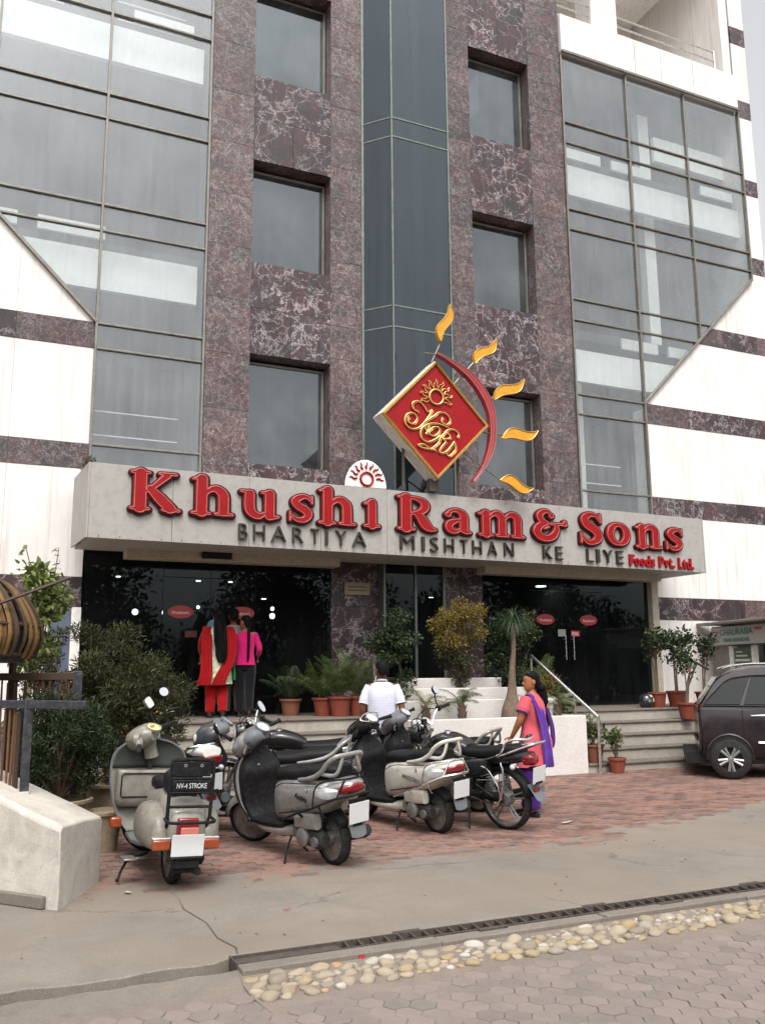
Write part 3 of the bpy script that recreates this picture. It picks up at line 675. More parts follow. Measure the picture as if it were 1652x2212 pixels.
# ================================================================== shop sign, letters, emblem
def sdf_contours(strokes, w, h, step=.012, pad=.12):
    xs = np.arange(-pad, w+pad, step); zs = np.arange(-pad, h+pad, step)
    X, Z = np.meshgrid(xs, zs); D = np.full(X.shape, 9.0)
    for st in strokes:
        for (x0,z0,r0), (x1,z1,r1) in zip(st[:-1], st[1:]):
            dx, dz = x1-x0, z1-z0; L2 = dx*dx+dz*dz+1e-9
            t = np.clip(((X-x0)*dx+(Z-z0)*dz)/L2, 0, 1)
            D = np.minimum(D, np.hypot(X-x0-t*dx, Z-z0-t*dz)-(r0+(r1-r0)*t))
    return xs, zs, D
def contours(xs, zs, D, lev):
    F = D-lev; nz, nx = F.shape; seg = {}
    def ip(a, b):
        (i, j), (k, l) = a, b; t = F[i, j]/(F[i, j]-F[k, l])
        return (xs[j]+(xs[l]-xs[j])*t, zs[i]+(zs[k]-zs[i])*t)
    inside = F < 0; pos = {}
    for i in range(nz-1):
        row = inside[i:i+2]
        for j in np.nonzero((row[0, :-1]+0+row[0, 1:]+row[1, :-1]+row[1, 1:]) % 4)[0]:
            c = [(i, j), (i, j+1), (i+1, j+1), (i+1, j)]; cut = []
            for q in range(4):
                a, b = c[q], c[(q+1) % 4]
                if inside[a] != inside[b]:
                    key = (min(a, b), max(a, b)); pos[key] = ip(*key); cut.append((key, inside[a]))
            ent = [k for k, ins in cut if not ins]; ext = [k for k, ins in cut if ins]
            for a, b in zip(ext, ent) if len(ext) == 1 else zip(ext, ent[::-1]): seg[a] = b
    loops = []
    while seg:
        s0 = next(iter(seg)); lp = []; k = s0
        while k in seg: lp.append(pos[k]); k = seg.pop(k)
        if len(lp) > 8:
            p = np.array(lp)
            for _ in range(2): p = (np.roll(p, 1, 0)+2*p+np.roll(p, -1, 0))/4
            loops.append(p)
    return loops
def shape_mesh(loops, name, depth, bevel, y0, scale, org):     # loops in glyph units -> mesh standing in XZ, front at -y
    cu = bpy.data.curves.new(name, 'CURVE'); cu.dimensions = '2D'; cu.fill_mode = 'BOTH'; cu.extrude = depth/2-bevel; cu.bevel_depth = bevel; cu.bevel_resolution = 2; cu.offset = -bevel
    for p in loops:
        sp = cu.splines.new('POLY'); sp.points.add(len(p)-1); sp.use_cyclic_u = True
        for q, (x, z) in zip(sp.points, p): q.co = (x*scale[0], z*scale[1], 0, 1)
    return curve_to_mesh(cu, name, Matrix.Translation((org[0], y0, org[1])) @ Matrix.Rotation(PI/2, 4, 'X'))
def curve_to_mesh(cu, name, M):
    ob = bpy.data.objects.new(name, cu); COL.objects.link(ob); bpy.context.view_layer.update()
    me = bpy.data.meshes.new_from_object(ob.evaluated_get(bpy.context.evaluated_depsgraph_get())); me.name = name
    bpy.data.objects.remove(ob); bpy.data.curves.remove(cu); me.transform(M); return me
def link_mesh(me, name, mat, parent, smooth=35):
    me.materials.clear(); me.materials.append(mat)
    if smooth: me.polygons.foreach_set('use_smooth', [True]*len(me.polygons)); me.set_sharp_from_angle(angle=math.radians(smooth))
    o = bpy.data.objects.new(name, me); COL.objects.link(o); o.parent = parent; return o
def text_mesh(s, name, size, depth, mat, parent, M, offset=0, bevel=0, shear=0, align='CENTER', width=None):
    cu = bpy.data.curves.new(name, 'FONT'); cu.body = s; cu.size = size; cu.extrude = depth/2; cu.offset = offset; cu.bevel_depth = bevel; cu.shear = shear
    cu.align_x = align; cu.align_y = 'BOTTOM_BASELINE'; cu.resolution_u = 3
    me = curve_to_mesh(cu, name, Matrix.Identity(4))
    if width and len(me.vertices):
        xs = [v.co.x for v in me.vertices]; k = width/(max(xs)-min(xs)); me.transform(Matrix.Diagonal((k, 1, 1, 1)))
    me.transform(M @ Matrix.Rotation(PI/2, 4, 'X')); return link_mesh(me, name, mat, parent, 30)
sg = thing('shop_sign', 'long grey fascia sign over the entrance with raised red letters reading Khushi Ram & Sons', 'shop sign', (1.30, 12.30, 3.345), math.atan2(.40, 11.22))
SL, SH = 11.18, 1.03
for k in range(10):
    x0, x1 = SL*k/10+.002, SL*(k+1)/10-.002; m = MB(); m.box(x0, x1, random.uniform(0,.003), .03, 0, SH)
    m.build('fascia_panel', MT['signpanel'], sg, center=True, bevel=.003)
m = MB(); m.prism([(-.03,.0,-.0),(.0,.0,.0),(-.035,1.16,0),(-.065,1.16,0)], (0,0,SH)); m.build('side_panel', MT['signpanel'], sg, bevel=.003)
m = MB(); m.prism([(SL,0,0),(SL+.03,0,0),(SL+.03,1.2,0),(SL,1.2,0)], (0,0,SH)); m.build('side_panel', MT['signpanel'], sg, bevel=.003)
m = MB(); m.prism([(0,.03,.002),(SL,.03,.002),(SL,.95,.002),(0,1.3,.002)], (0,0,.03)); m.build('soffit', plain('soffit_grey', srgb(176,170,160), .55, dirt=srgb(140,134,124)), sg, smooth=0)
m = MB(); m.prism([(0,.03,SH-.03),(SL,.03,SH-.03),(SL,1.15,SH-.03),(0,1.5,SH-.03)], (0,0,.025)); m.build('top_panel', MT['signpanel'], sg, smooth=0)
m = MB()
for k in range(40):
    for z in (.03,): m.ball((SL*(k+.5)/40, -.003, z), .007, n=6, m=4)
m.build('rivets', MT['iron'], sg)
def st(*p): return [tuple(q) for q in p]
def cr(pts, k=5): return cat(pts, k)
sf = .058
def stem(x, z0, z1, r=.13): return st((x, z0+.08, r), (x, z1-.08, r))
def bar(x0, x1, z, r=sf): return st((x0, z, r), (x1, z, r))
GL = {
 'K': (1.12, 1, [stem(.27,0,1,.145), bar(.10,.44,sf), bar(.10,.44,1-sf), st((.36,.46,.05),(.55,.62,.075),(.80,.90,.10)), bar(.66,.98,1-sf), st((.46,.56,.10),(.66,.34,.14),(.88,.10,.14)), bar(.74,1.06,sf)]),
 'h': (.96, 1.03, [stem(.26,0,1.0,.135), st((.08,.90,.05),(.26,.98,.055)), bar(.08,.42,sf), cr([(.32,.52,.06),(.44,.66,.085),(.58,.68,.115),(.70,.56,.13),(.72,.36,.13),(.72,.12,.13)]), bar(.56,.90,sf)]),
 'u': (.96, .76, [cr([(.25,.64,.13),(.25,.30,.135),(.32,.15,.12),(.46,.09,.10),(.58,.16,.06)]), bar(.07,.30,.70), stem(.70,.03,.76,.13), bar(.54,.74,.70), st((.74,.06,.07),(.90,.10,.055))]),
 's': (.72, .78, [cr([(.60,.60,.055),(.48,.69,.075),(.32,.66,.10),(.21,.55,.115),(.30,.43,.12),(.46,.34,.125),(.54,.22,.12),(.44,.09,.095),(.26,.08,.08),(.12,.18,.055)]), st((.63,.71,.045),(.63,.52,.045)), st((.09,.05,.045),(.09,.27,.045))]),
 'i': (.52, .78, [stem(.27,0,.76,.135), st((.08,.66,.055),(.27,.71,.055)), bar(.08,.46,sf)]),
 'R': (1.08, 1, [stem(.27,0,1,.145), bar(.10,.46,sf), bar(.10,.40,1-sf), cr([(.34,.93,.06),(.52,.92,.075),(.70,.83,.11),(.74,.70,.125),(.64,.56,.10),(.40,.49,.06)]), cr([(.50,.50,.07),(.64,.38,.13),(.76,.18,.14),(.88,.09,.09),(.99,.08,.06)])]),
 'a': (.82, .76, [cr([(.16,.54,.075),(.26,.66,.07),(.44,.68,.085),(.58,.56,.125),(.59,.34,.13),(.59,.16,.13)]), st((.62,.09,.085),(.76,.07,.055)), cr([(.54,.42,.06),(.36,.38,.085),(.21,.28,.115),(.22,.14,.11),(.36,.085,.085),(.52,.16,.05)]), st((.17,.55,.09),(.19,.56,.09))]),
 'm': (1.38, .78, [stem(.25,0,.76,.13), st((.07,.66,.055),(.25,.71,.055)), bar(.08,.40,sf), cr([(.32,.54,.05),(.44,.67,.08),(.57,.69,.11),(.68,.58,.125),(.69,.36,.125),(.69,.12,.125)]), bar(.54,.84,sf), cr([(.76,.54,.05),(.88,.67,.08),(1.01,.69,.11),(1.12,.58,.125),(1.13,.36,.125),(1.13,.12,.125)]), bar(.98,1.30,sf)]),
 'n': (.96, .78, [stem(.25,0,.76,.13), st((.07,.66,.055),(.25,.71,.055)), bar(.08,.41,sf), cr([(.32,.54,.05),(.44,.67,.085),(.58,.69,.115),(.70,.58,.13),(.71,.36,.13),(.71,.12,.13)]), bar(.55,.89,sf)]),
 'S': (.86, 1, [cr([(.70,.76,.06),(.58,.91,.075),(.38,.92,.10),(.23,.80,.135),(.28,.63,.145),(.46,.52,.15),(.63,.38,.15),(.64,.21,.14),(.50,.09,.105),(.30,.08,.09),(.13,.24,.06)]), st((.74,.95,.048),(.74,.70,.048)), st((.10,.05,.048),(.10,.34,.048))]),
 'o': (.82, .78, [cr([(.41+.275*math.sin(2*PI*k/16), .39+.30*math.cos(2*PI*k/16), .075+.058*abs(math.sin(2*PI*k/16))**1.3) for k in range(17)], 3)]),
 '&': (1.12, 1, [cr([(.60,.80,.06),(.50,.90,.075),(.36,.88,.095),(.27,.76,.11),(.32,.62,.10),(.46,.55,.08)]), cr([(.46,.55,.08),(.28,.47,.11),(.18,.30,.13),(.27,.14,.125),(.46,.09,.115),(.64,.17,.12),(.74,.34,.10),(.74,.50,.075)]), bar(.58,1.02,.53,.06), st((.98,.53,.075),(1.0,.62,.07)), st((.62,.78,.085),(.60,.76,.085)), st((.40,.38,.05),(.52,.44,.05))]),
}
MT['lred'] = plain('sign_letter_red', srgb(142,14,20), .38, 0, .10, 6, rand=3, dirt=srgb(112,16,20)); MT['lblack'] = plain('sign_letter_rim', srgb(40,22,22), .5, 0, .2, 9)
MT['lline'] = plain('letter_line_pale', srgb(160,104,96), .5)
for k_ in ('lred','lblack'): MT[k_].node_tree.nodes['Principled BSDF'].inputs['Specular IOR Level'].default_value = .2
word = [('K',.478,1.252),('h',1.32,2.011),('u',2.035,2.711),('s',2.785,3.234),('h',3.249,3.938),('i',4.001,4.359),('R',4.586,5.365),('a',5.449,6.011),('m',6.081,7.079),('&',7.174,7.958),('S',8.177,8.724),('o',8.769,9.368),('n',9.429,10.118),('s',10.148,10.63)]
cache = {}
for ch, x0, x1 in word:
    w, h, strokes = GL[ch]
    if ch not in cache:
        xs, zs, D = sdf_contours(strokes, w, h); xm = xs[np.nonzero((D < 0).any(0))[0]]; cache[ch] = (xs, zs, D, xm.min(), xm.max())
    xs, zs, D, a, b = cache[ch]; kx = (x1-x0-.05)/(b-a); kz = .575; ox = x0+.025-a*kx; oz = .395-.003*(x0)
    L = link_mesh(shape_mesh(contours(xs, zs, D, 0.0), 'letter', .062, .013, -.040, (kx, kz), (ox, oz)), 'letter', MT['lred'], sg)
    r = link_mesh(shape_mesh(contours(xs, zs, D, .032), 'letter_rim', .05, .004, -.022, (kx, kz), (ox+.008, oz-.003)), 'letter_rim', MT['lblack'], L)
    m = MB()
    for lp in contours(xs, zs, D, -.034):
        q = lp[::2]; m.tube([(x*kx+ox, -.0735, z*kz+oz) for x, z in q], .0058, 5, closed=True)
    m.build('letter_line', MT['lline'], L)
MT['sblack'] = plain('small_letter_dark', srgb(42,40,34), .4, .1, .2, 8); MT['sgold'] = plain('small_letter_gilt', srgb(168,158,104), .4, .2)
BHM = [('B',2.06,2.20),('H',2.29,2.47),('A',2.56,2.80),('R',2.88,3.06),('T',3.18,3.32),('I',3.42,3.46),('Y',3.58,3.77),('A',3.86,4.10),('M',4.68,4.94),('I',5.07,5.12),('S',5.22,5.37),('H',5.48,5.66),('T',5.78,5.92),('H',6.01,6.19),('A',6.30,6.49),('N',6.63,6.82),('K',7.41,7.61),('E',7.68,7.83),('L',8.34,8.50),('I',8.57,8.64),('Y',8.72,8.93),('E',9.01,9.17)]
for ch, a, b in BHM:
    M = Matrix.Translation(((a+b)/2-.006, -.034, .092-.0035*(a-2)))
    o = text_mesh(ch, 'small_letter', .345, .05, MT['sblack'], sg, M, offset=-.004, width=(b-a)*.95)
    text_mesh(ch, 'small_letter_rim', .345, .012, MT['sgold'], o, Matrix.Translation((.012, .012, .002)) @ M, offset=-.002, width=(b-a)*.95)
X = 9.30
for ch, wd in zip('Foods Pvt. Ltd.', (.14,.135,.135,.14,.11,.09,.14,.13,.10,.06,.08,.13,.10,.14,.06)):
    if ch != ' ':
        text_mesh(ch, 'tail_letter', .27, .04, MT['lred'], sg, Matrix.Translation((X+wd/2, -.02, .06-.0035*(X-9))), offset=.010, width=wd*.86 if ch != '.' else None)
    X += wd*.93
# half-round sun plaque standing on the sign
sp = thing('sun_plaque', 'half round white plaque with a red rayed sun on top of the fascia sign', 'sun plaque', (5.42, 12.46, 4.382))
m = MB(); m.prism([(.345*math.cos(PI*a/24), 0, .44*math.sin(PI*a/24)) for a in range(25)] , (0,.06,0)); m.build('plaque', MT['white2'], sp, bevel=.008)
m = MB(); m.tube([(.105*math.cos(2*PI*a/20), -.012, .13+.105*math.sin(2*PI*a/20)) for a in range(20)], .02, 6, closed=True); m.build('sun_ring', MT['lred'], sp)
m = MB()
for k in range(9):
    a = PI*(k+.1)/8.2; r0, r1 = .165, .30; c, s_ = math.cos(a), math.sin(a); t = (-s_, c)
    m.tube([(r0*c, -.01, .13+r0*s_), (.21*c+.015*t[0], -.01, .13+.21*s_*.95+.015*t[1]), (.26*c-.012*t[0], -.01, .13+.26*s_*.93-.012*t[1]), (r1*c, -.01, .13+r1*s_*.93)], [.017,.017,.012,.004], 6, sub=3)
m.build('sun_rays', MT['lred'], sp)
m = MB(); m.box(-.33, .33, .06, .1, 0, .05); m.build('foot', MT['iron'], sp)
# emblem: red diamond box, gold scrolls, red arc, five yellow flames
CX, CZ, CY = 6.58, 5.56, 12.30
em = thing('emblem', 'red diamond emblem with gold monogram, red arc and yellow flames above the fascia sign', 'emblem', (CX, CY, 4.40))
E0 = Vector((CX, 0, 4.40))
def dia(r, rz=None): rz = rz or r*1.0; return [(0, rz), (-r, 0), (0, -rz), (r, 0)]
def ring(m, a, b, y0, y1, cz=CZ-4.40):
    A = [(x, cz+z) for x, z in a]; B = [(x, cz+z) for x, z in b]; n = len(A)
    vs = [(x, y, z) for P in (A, B) for y in (y0, y1) for x, z in P]; fs = []
    for i in range(n):
        j = (i+1) % n; fs += [(i, j, n+j, n+i), (2*n+i, 3*n+i, 3*n+j, 2*n+j), (i, 2*n+i, 2*n+j, j), (n+i, n+j, 3*n+j, 3*n+i)]
    m.add(vs, fs)
zc = CZ-4.40
MT['gold'] = plain('gilt_paint', srgb(196,150,48), .42, .25, .2, 9, dirt=srgb(140,104,40)); MT['goldl'] = plain('gilt_scroll', srgb(190,156,90), .35, .45, .2, 30)
m = MB(); m.prism([(x, .01, zc+z) for x, z in dia(.985, 1.0)], (0,.30,0)); m.build('box', plain('emblem_box_white', srgb(206,198,190), .5, dirt=srgb(150,140,130)), em, bevel=.006)
m = MB(); m.prism([(x, -.005, zc+z) for x, z in dia(.915, .93)], (0,.02,0)); m.build('face', MT['lred'], em, smooth=0)
m = MB(); ring(m, dia(.975, .99), dia(.918, .933), -.03, .02); m.build('border', MT['gold'], em, bevel=.005)
m = MB()
for r in (.955, .925): m.tube([(x, -.034, zc+z) for x, z in dia(r, r*1.016)], .009, 6, closed=True)
m.build('border_tube', MT['goldl'], em)
# little sun
sx, sz = 0.0, 5.937-4.40
m = MB(); m.tube([(sx+.125*math.cos(2*PI*a/24), -.03, sz+.125*math.sin(2*PI*a/24)) for a in range(24)], .017, 6, closed=True); m.build('sun_ring', MT['goldl'], em)
m = MB()
for k in range(9):
    a = PI*(-0.10+1.2*k/8); c, s_ = math.cos(a), math.sin(a); t = Vector((-s_, 0, c)); d = Vector((c, 0, s_)); o_ = Vector((sx, -.028, sz))
    for e in (-1, 1):
        m.tube([o_+d*.155+t*.034*e, o_+d*.21+t*(.026*e+.014), o_+d*.26+t*(.016*e-.012), o_+d*.305+t*.012], .008, 5, sub=3)
m.build('sun_rays', MT['goldl'], em)
def scroll(pts, r=.0125): 
    m = MB(); m.tube([(x-CX, -.03, z-4.40) for x, z in pts], r, 6, sub=5); m.tube([(x-CX+.026, -.026, z-4.40-.014) for x, z in pts], r*.45, 5, sub=5); m.build('monogram_scroll', MT['goldl'], em)
kk = 450/1652*.8533
def Z(px, pz):   # emblem drawing coordinates (zoomed sheet) -> emblem plane
    return (6.581+(px-553)*.001985-(pz-600)*.00001, 5.562-(pz-597)*.001867-(px-553)*.0000)
for pts in ([(385,550),(340,530),(332,480),(380,455),(430,485),(470,540),(512,520),(450,620),(385,692),(310,706),(262,655),(278,590),(335,566),(372,606),(340,660),(292,650),(300,605)],
            [(450,625),(520,575),(580,530),(650,545),(675,600),(640,635),(595,615),(605,575)],
            [(440,650),(460,720),(520,750),(570,710),(570,670),(520,672),(470,720)],
            [(660,660),(560,635),(470,650),(410,700),(405,770),(460,808),(530,780),(580,740)],
            [(480,650),(470,700),(450,740)],
            [(375,845),(430,832),(480,862),(535,872),(430,866),(380,852)],
            [(500,865),(560,810),(590,745),(640,700)],
            [(590,760),(640,690),(700,672),(750,700),(740,740)],
            [(650,700),(670,750),(610,770),(630,790),(585,850),(575,890),(620,885),(660,850),(710,780)],
            [(710,780),(720,850),(660,915),(640,890)]):
    scroll([Z(*p) for p in pts])
# red arc
ao = [(6.62,6.70),(6.878,6.622),(7.283,6.435),(7.584,6.099),(7.698,5.757),(7.683,5.31),(7.569,5.005),(7.417,4.773),(7.25,4.59)]
ai = [(6.62,6.685),(6.86,6.58),(7.20,6.36),(7.46,6.05),(7.59,5.72),(7.585,5.33),(7.495,5.02),(7.38,4.79),(7.24,4.60)]
so, si = cat(ao, 5), cat(ai, 5); m = MB()
m.loft([[(p[0]-CX, -.02, p[1]-4.4), (p[0]-CX, .10, p[1]-4.4), (q[0]-CX, .10, q[1]-4.4), (q[0]-CX, -.02, q[1]-4.4)] for p, q in zip(so, si)]); m.build('arc', plain('arc_red', srgb(150,34,44), .4, dirt=srgb(110,40,44)), em, bevel=.004)
m = MB()
for S_ in (so, si): m.tube([(p[0]-CX, -.024, p[1]-4.4) for p in S_], .006, 5)
m.tube([((p[0]+q[0])/2-CX, -.022, (p[1]+q[1])/2-4.4) for p, q in zip(so, si)], .005, 5); m.build('arc_tube', MT['lline'], em)
# flames: (root x,z, tip x,z, side)
MT['flame'] = plain('flame_yellow', srgb(204,142,14), .4, 0, .12, 8, dirt=srgb(150,100,14))
for (rx, rz_), (tx, tz), w, sd in (((6.70,6.917),(6.885,7.60),.085,1), ((7.343,6.629),(7.767,7.123),.09,1), ((7.697,6.038),(8.304,6.477),.10,1), ((7.832,5.381),(8.55,5.588),.105,1), ((7.764,4.657),(8.407,4.57),.10,1)):
    a = Vector((rx-CX, 0, rz_-4.4)); b = Vector((tx-CX, 0, tz-4.4)); d = b-a; n_ = Vector((-d.z, 0, d.x)).normalized(); up, dn, md = [], [], []
    for k in range(15):
        t = k/14; c = a+d*t+n_*(.055*math.sin(2*PI*t)*sd); ww = w*math.sin(PI*min(1, t*1.02+.0))**.8*(1-.25*t)+.004
        up.append(c+n_*ww); dn.append(c-n_*ww); md.append(c)
    off = Vector((0,.07,0)); m = MB()
    m.loft([[u, dd, dd+off, u+off] for u, dd in zip(up, dn)]); fl = m.build('flame', MT['flame'], em, bevel=.004)
    m = MB(); m.tube([u+Vector((0,-.008,0)) for u in up], .007, 5); m.tube([u+Vector((0,-.008,0)) for u in dn], .007, 5); m.build('flame_tube', MT['goldl'], fl)
for p, q in (((6.55,6.55),(6.75,6.98)),((6.95,6.22),(7.40,6.72)),((7.50,6.02),(7.80,6.12)),((7.45,5.46),(7.95,5.46)),((7.05,5.12),(7.78,4.68)),((6.40,6.70),(6.62,6.69))):
    m = MB(); m.tube([(p[0]-CX, .06, p[1]-4.4), (q[0]-CX, .05, q[1]-4.4)], .013, 6); m.build('flame_rod', MT['alu'], em)
m = MB(); m.cbox((0,.16,.10), (.16,.12,.2)); m.tube([(-.5,.2,.0),(-.5,.2,.68)], .025); m.tube([(.5,.2,.0),(.5,.2,.68)], .025); m.tube([(0,.2,0),(0,.2,.3)], .05); m.build('post', MT['iron'], em)
text_mesh('PULL', 'pull_lettering', .085, .002, MT['white2'], pull, Matrix.Translation((0, -.004, -.03)), offset=.002, width=.15)
o_ = [o for o in COL.objects if o.name.startswith('sticker')]
for o in o_:
    text_mesh('Khushiram\'s', 'sticker_lettering', .07, .002, MT['white2'], o.parent, Matrix.Translation(o.location+Vector((0, -.004, -.035))), width=.26)
# ================================================================== steps, planter, walls, fence, canopy, handrails, kiosk
def kid(m, name, mat, root, **kw):       # world coordinates -> part of an unrotated thing
    o = m.build(name, mat, None, **kw); o.parent = root; o.location -= root.location; return o
def sub2(m, name, mat, part, root, **kw):
    o = m.build(name, mat, None, **kw); o.parent = part; o.location -= part.location + root.location; return o
ST = [(.18,11.19),(.36,11.49),(.54,11.79),(.72,12.09),(.90,12.39)]
for x0, x1, lb, xc in ((1.42, 5.50, 'broad left flight of stained grey stone steps up to the entrance doors', 3.4), (8.46, 12.55, 'right flight of grey stone steps between the white planter and the parked car', 10.5)):
    t = thing('entrance_steps', lb, 'steps', (xc, 11.2, 0), 0, 'flights of steps up to the entrance')
    pz = -.2
    for k, (z, y) in enumerate(ST):
        m = MB(); m.box(x0, x1, y+.025, 12.66, pz, z-.035); kid(m, 'riser', MT['step'], t, center=True, bevel=.004)
        e = .012*random.random(); n = 3; xs = [x0+(x1-x0)*q/n for q in range(n+1)]
        for q in range(n):
            yb = ST[k+1][1]+.02 if k < 4 else 12.545
            m = MB(); m.box(xs[q]+.003, xs[q+1]-.003, y-.004*random.random(), yb, z-.036, z-.003*random.random()); kid(m, 'tread', MT['nosing'], t, center=True, bevel=.012, seg=3)
        pz = z-.02
# stepped white planter
pl = thing('planter_bed', 'stepped white plastered planter bed between the two flights of steps', 'planter', (7.0, 11.6, 0))
for x0, x1, y0, z, nm in ((5.55,8.45,11.20,.89,'wall'),(5.62,8.42,11.86,1.13,'wall'),(5.66,8.02,12.14,1.30,'wall'),(5.9,7.75,12.42,1.45,'wall')):
    m = MB(); m.box(x0, x1, y0, y0+.11, -.1, z); kid(m, nm, MT['planter'], pl, center=True, bevel=.012, seg=3)
    m = MB(); m.box(x0+.02, x1-.02, y0+.11, 12.6, z-.25, z-.05); kid(m, 'soil', plain('planter_soil', (.06,.045,.032), .95, 0, .4, 20, bump=.5), pl, smooth=0)
for q in ((8.35, 8.45), (5.55, 5.65)): m = MB(); m.box(q[0], q[1], 11.312, 12.6, -.1, .885); kid(m, 'side_wall', MT['planter'], pl, bevel=.01)
# handrails
def rail(x, lb, top=(0,0,0), lean=0.0):
    t = thing('handrail', lb, 'handrail', (x, 11.2, 0), 0, 'steel handrails beside the steps')
    a, b = Vector((x, 11.14, .86)), Vector((x+lean, 12.5, 1.80))
    m = MB(); m.tube([a, b], .026, 10); kid(m, 'top_rail', MT['steel'], t)
    m = MB(); m.tube([(x, 11.14, gz(11)), a], .026, 10); kid(m, 'post', MT['steel'], t)
    m = MB(); m.tube([b, b-Vector((0,0,.9))], .022, 8); kid(m, 'post', MT['steel'], t)
    m = MB(); m.tube([(x, 11.62, .34), (x+lean*.3, 11.62, 1.18)], .012, 6); m.tube([(x, 12.1,.6),(x+lean*.6,12.1,1.5)], .012, 6); kid(m, 'baluster', MT['steel'], t)
rail(8.62, 'stainless handrail sloping up beside the right steps', lean=-.25)
rail(5.20, 'stainless handrail sloping up on the left side of the planter', lean=.35)
# low whitewashed wall in the left foreground
A, B = Vector((.63, 6.64, 0)), Vector((.99, 7.34, 0)); D = Vector((-.64, .77, 0))
lw = thing('low_wall', 'thick whitewashed low wall with worn corner at the left foreground', 'wall', (.8, 7.0, 0))
def wz(t): return .28*t
m = MB(); rr = random.Random(5)
rings = []
for i in range(13):
    t = i*.16; p, q = A+D*t, B+D*t; w = wz(t); n_ = (B-A).normalized(); j = lambda s_=.006: rr.uniform(-s_, s_)
    rings.append([p+Vector((j(), j(), -.3)), p+Vector((j(),j(),.1)), p+Vector((j(),j(),.3)), p-n_*0+Vector((j(), j(), .50+w+j())), p+n_*.03+Vector((0,0,.53+w+j(.004))), p+n_*.4+Vector((0,0,.512+w+j(.003))), q-n_*.03+Vector((0,0,.485+w+j(.004))), q+Vector((j(),j(),.46+w)), q+Vector((j(),j(),.2)), q+Vector((j(),j(),-.3))])
m.loft(rings); kid(m, 'wall', MT['lowwall'], lw, smooth=30, bevel=.012)
m = MB(); m.prism([A+D*.10-Vector((.03,.022,0)), A+D*2-Vector((.03,.022,0)), A+D*2, A+D*.10], (0,0,.085)); kid(m, 'plinth', MT['strip'], lw, bevel=.01)
# bamboo fence: iron posts and rails with split bamboo slats, standing on and behind the wall
MT['slat'] = piece('bamboo_slat_brown', [(0, srgb(60,38,24)), (.4, srgb(86,58,34)), (.7, srgb(102,70,40)), (1, srgb(42,30,22))], .6, 14, .2)
MT['postp'] = plain('post_black_paint', srgb(40,42,48), .45, .1, .3, 9, dirt=srgb(92,88,84))
fc = thing('bamboo_fence', 'dark iron framed bamboo fence standing on the low white wall', 'fence', (.4, 7.5, .6))
mid = (A+B)/2
def fp(t, z): p = mid+D*t; return Vector((p.x, p.y, z))
slm = None
def slats(p, q, z0, z1, n, root, seed):
    global slm
    r = random.Random(seed)
    if slm is None:
        m = MB(); m.tube([(0,0,0),(.0,.0,.5),(0,0,1)], [.013,.015,.012], 7); slm = m.mesh('slat'); slm.materials.append(MT['slat'])
    for k in range(n):
        c = p.lerp(q, (k+.5)/n); o = bpy.data.objects.new('slat', slm); COL.objects.link(o); o.parent = root
        z = z0(k/n) if callable(z0) else z0
        o.location = (c.x-root.location.x+r.uniform(-.006,.006), c.y-root.location.y+r.uniform(-.01,.01), z-root.location.z); o.scale = (r.uniform(.7,1.05), .7, z1-z+r.uniform(-.03,.02)); o.rotation_euler = (r.uniform(-.02,.02), r.uniform(-.02,.02), 0)
for t in (.60, 1.02):
    zb = .46+wz(t); m = MB(); c = fp(t, 0); m.box(c.x-.032, c.x+.032, c.y-.032, c.y+.032, zb, 1.37); post = kid(m, 'post', MT['postp'], fc, bevel=.006)
m = MB(); c = fp(.60, 0); m.box(c.x-.036, c.x+.036, c.y-.036, c.y+.036, .62, .69); kid(m, 'post_foot', MT['lowwall'], fc, bevel=.01)
def railbox(p, q, r_, name, root, mat):
    d = (q-p).normalized(); u = Vector((-d.y, d.x, 0)); m = MB()
    m.prism([p-u*r_-Vector((0,0,r_)), p+u*r_-Vector((0,0,r_)), p+u*r_+Vector((0,0,r_)), p-u*r_+Vector((0,0,r_))], q-p); return kid(m, name, mat, root, bevel=.004)
railbox(fp(.02, 1.325), fp(1.7, 1.325), .03, 'rail', fc, MT['postp'])
slats(fp(.66, 0), fp(1.7, 0), lambda u: .66+.28*u, 1.29, 26, fc, 1)
fb = thing('bamboo_fence', 'bamboo fence section farther back behind the bushes on the left', 'fence', (.4, 9.4, 0))
p0, p1 = Vector((.95, 9.2, 0)), Vector((-.9, 9.5, 0))
for t in (0, .55, 1):
    c = p0.lerp(p1, t); m = MB(); m.box(c.x-.04, c.x+.04, c.y-.04, c.y+.04, 0, 1.58); kid(m, 'post', MT['postp'], fb, bevel=.006)
railbox(p0+Vector((0,0,1.53)), p1+Vector((0,0,1.53)), .035, 'rail', fb, MT['slat']); railbox(p0+Vector((0,0,.5)), p1+Vector((0,0,.5)), .03, 'rail', fb, MT['postp'])
slats(p0, p1, .1, 1.5, 44, fb, 2)
# bamboo canopy (round hood of a stall) at the left edge
MT['bam'] = piece('bamboo_yellow', [(0, srgb(100,72,34)), (.35, srgb(128,92,42)), (.6, srgb(84,60,30)), (.75, srgb(36,28,20)), (1, srgb(116,86,42))], .8, 10, .4)
cp = thing('bamboo_canopy', 'rounded yellow bamboo strip canopy of a stall at the left edge', 'canopy', (-.42, 9.0, 1.08))
prof = cat([(.10,2.46),(.45,2.40),(.76,2.24),(.93,2.0),(.98,1.80),(.92,1.62)], 4); cm_ = []
for v in range(3):
    rr = random.Random(v); m = MB(); w0 = .030
    rows = [[(r, -w0*(.3+.7*r)*1.02+rr.uniform(-.006,.006), z-1.0), (r+.012, 0, z-1.0+.006), (r, w0*(.3+.7*r)*1.02+rr.uniform(-.006,.006), z-1.0)] for r, z in prof]
    m.loft(rows, cap=False, closed_u=False); me = m.mesh('bamboo_strip'); me.materials.append(MT['bam']); cm_.append(me)
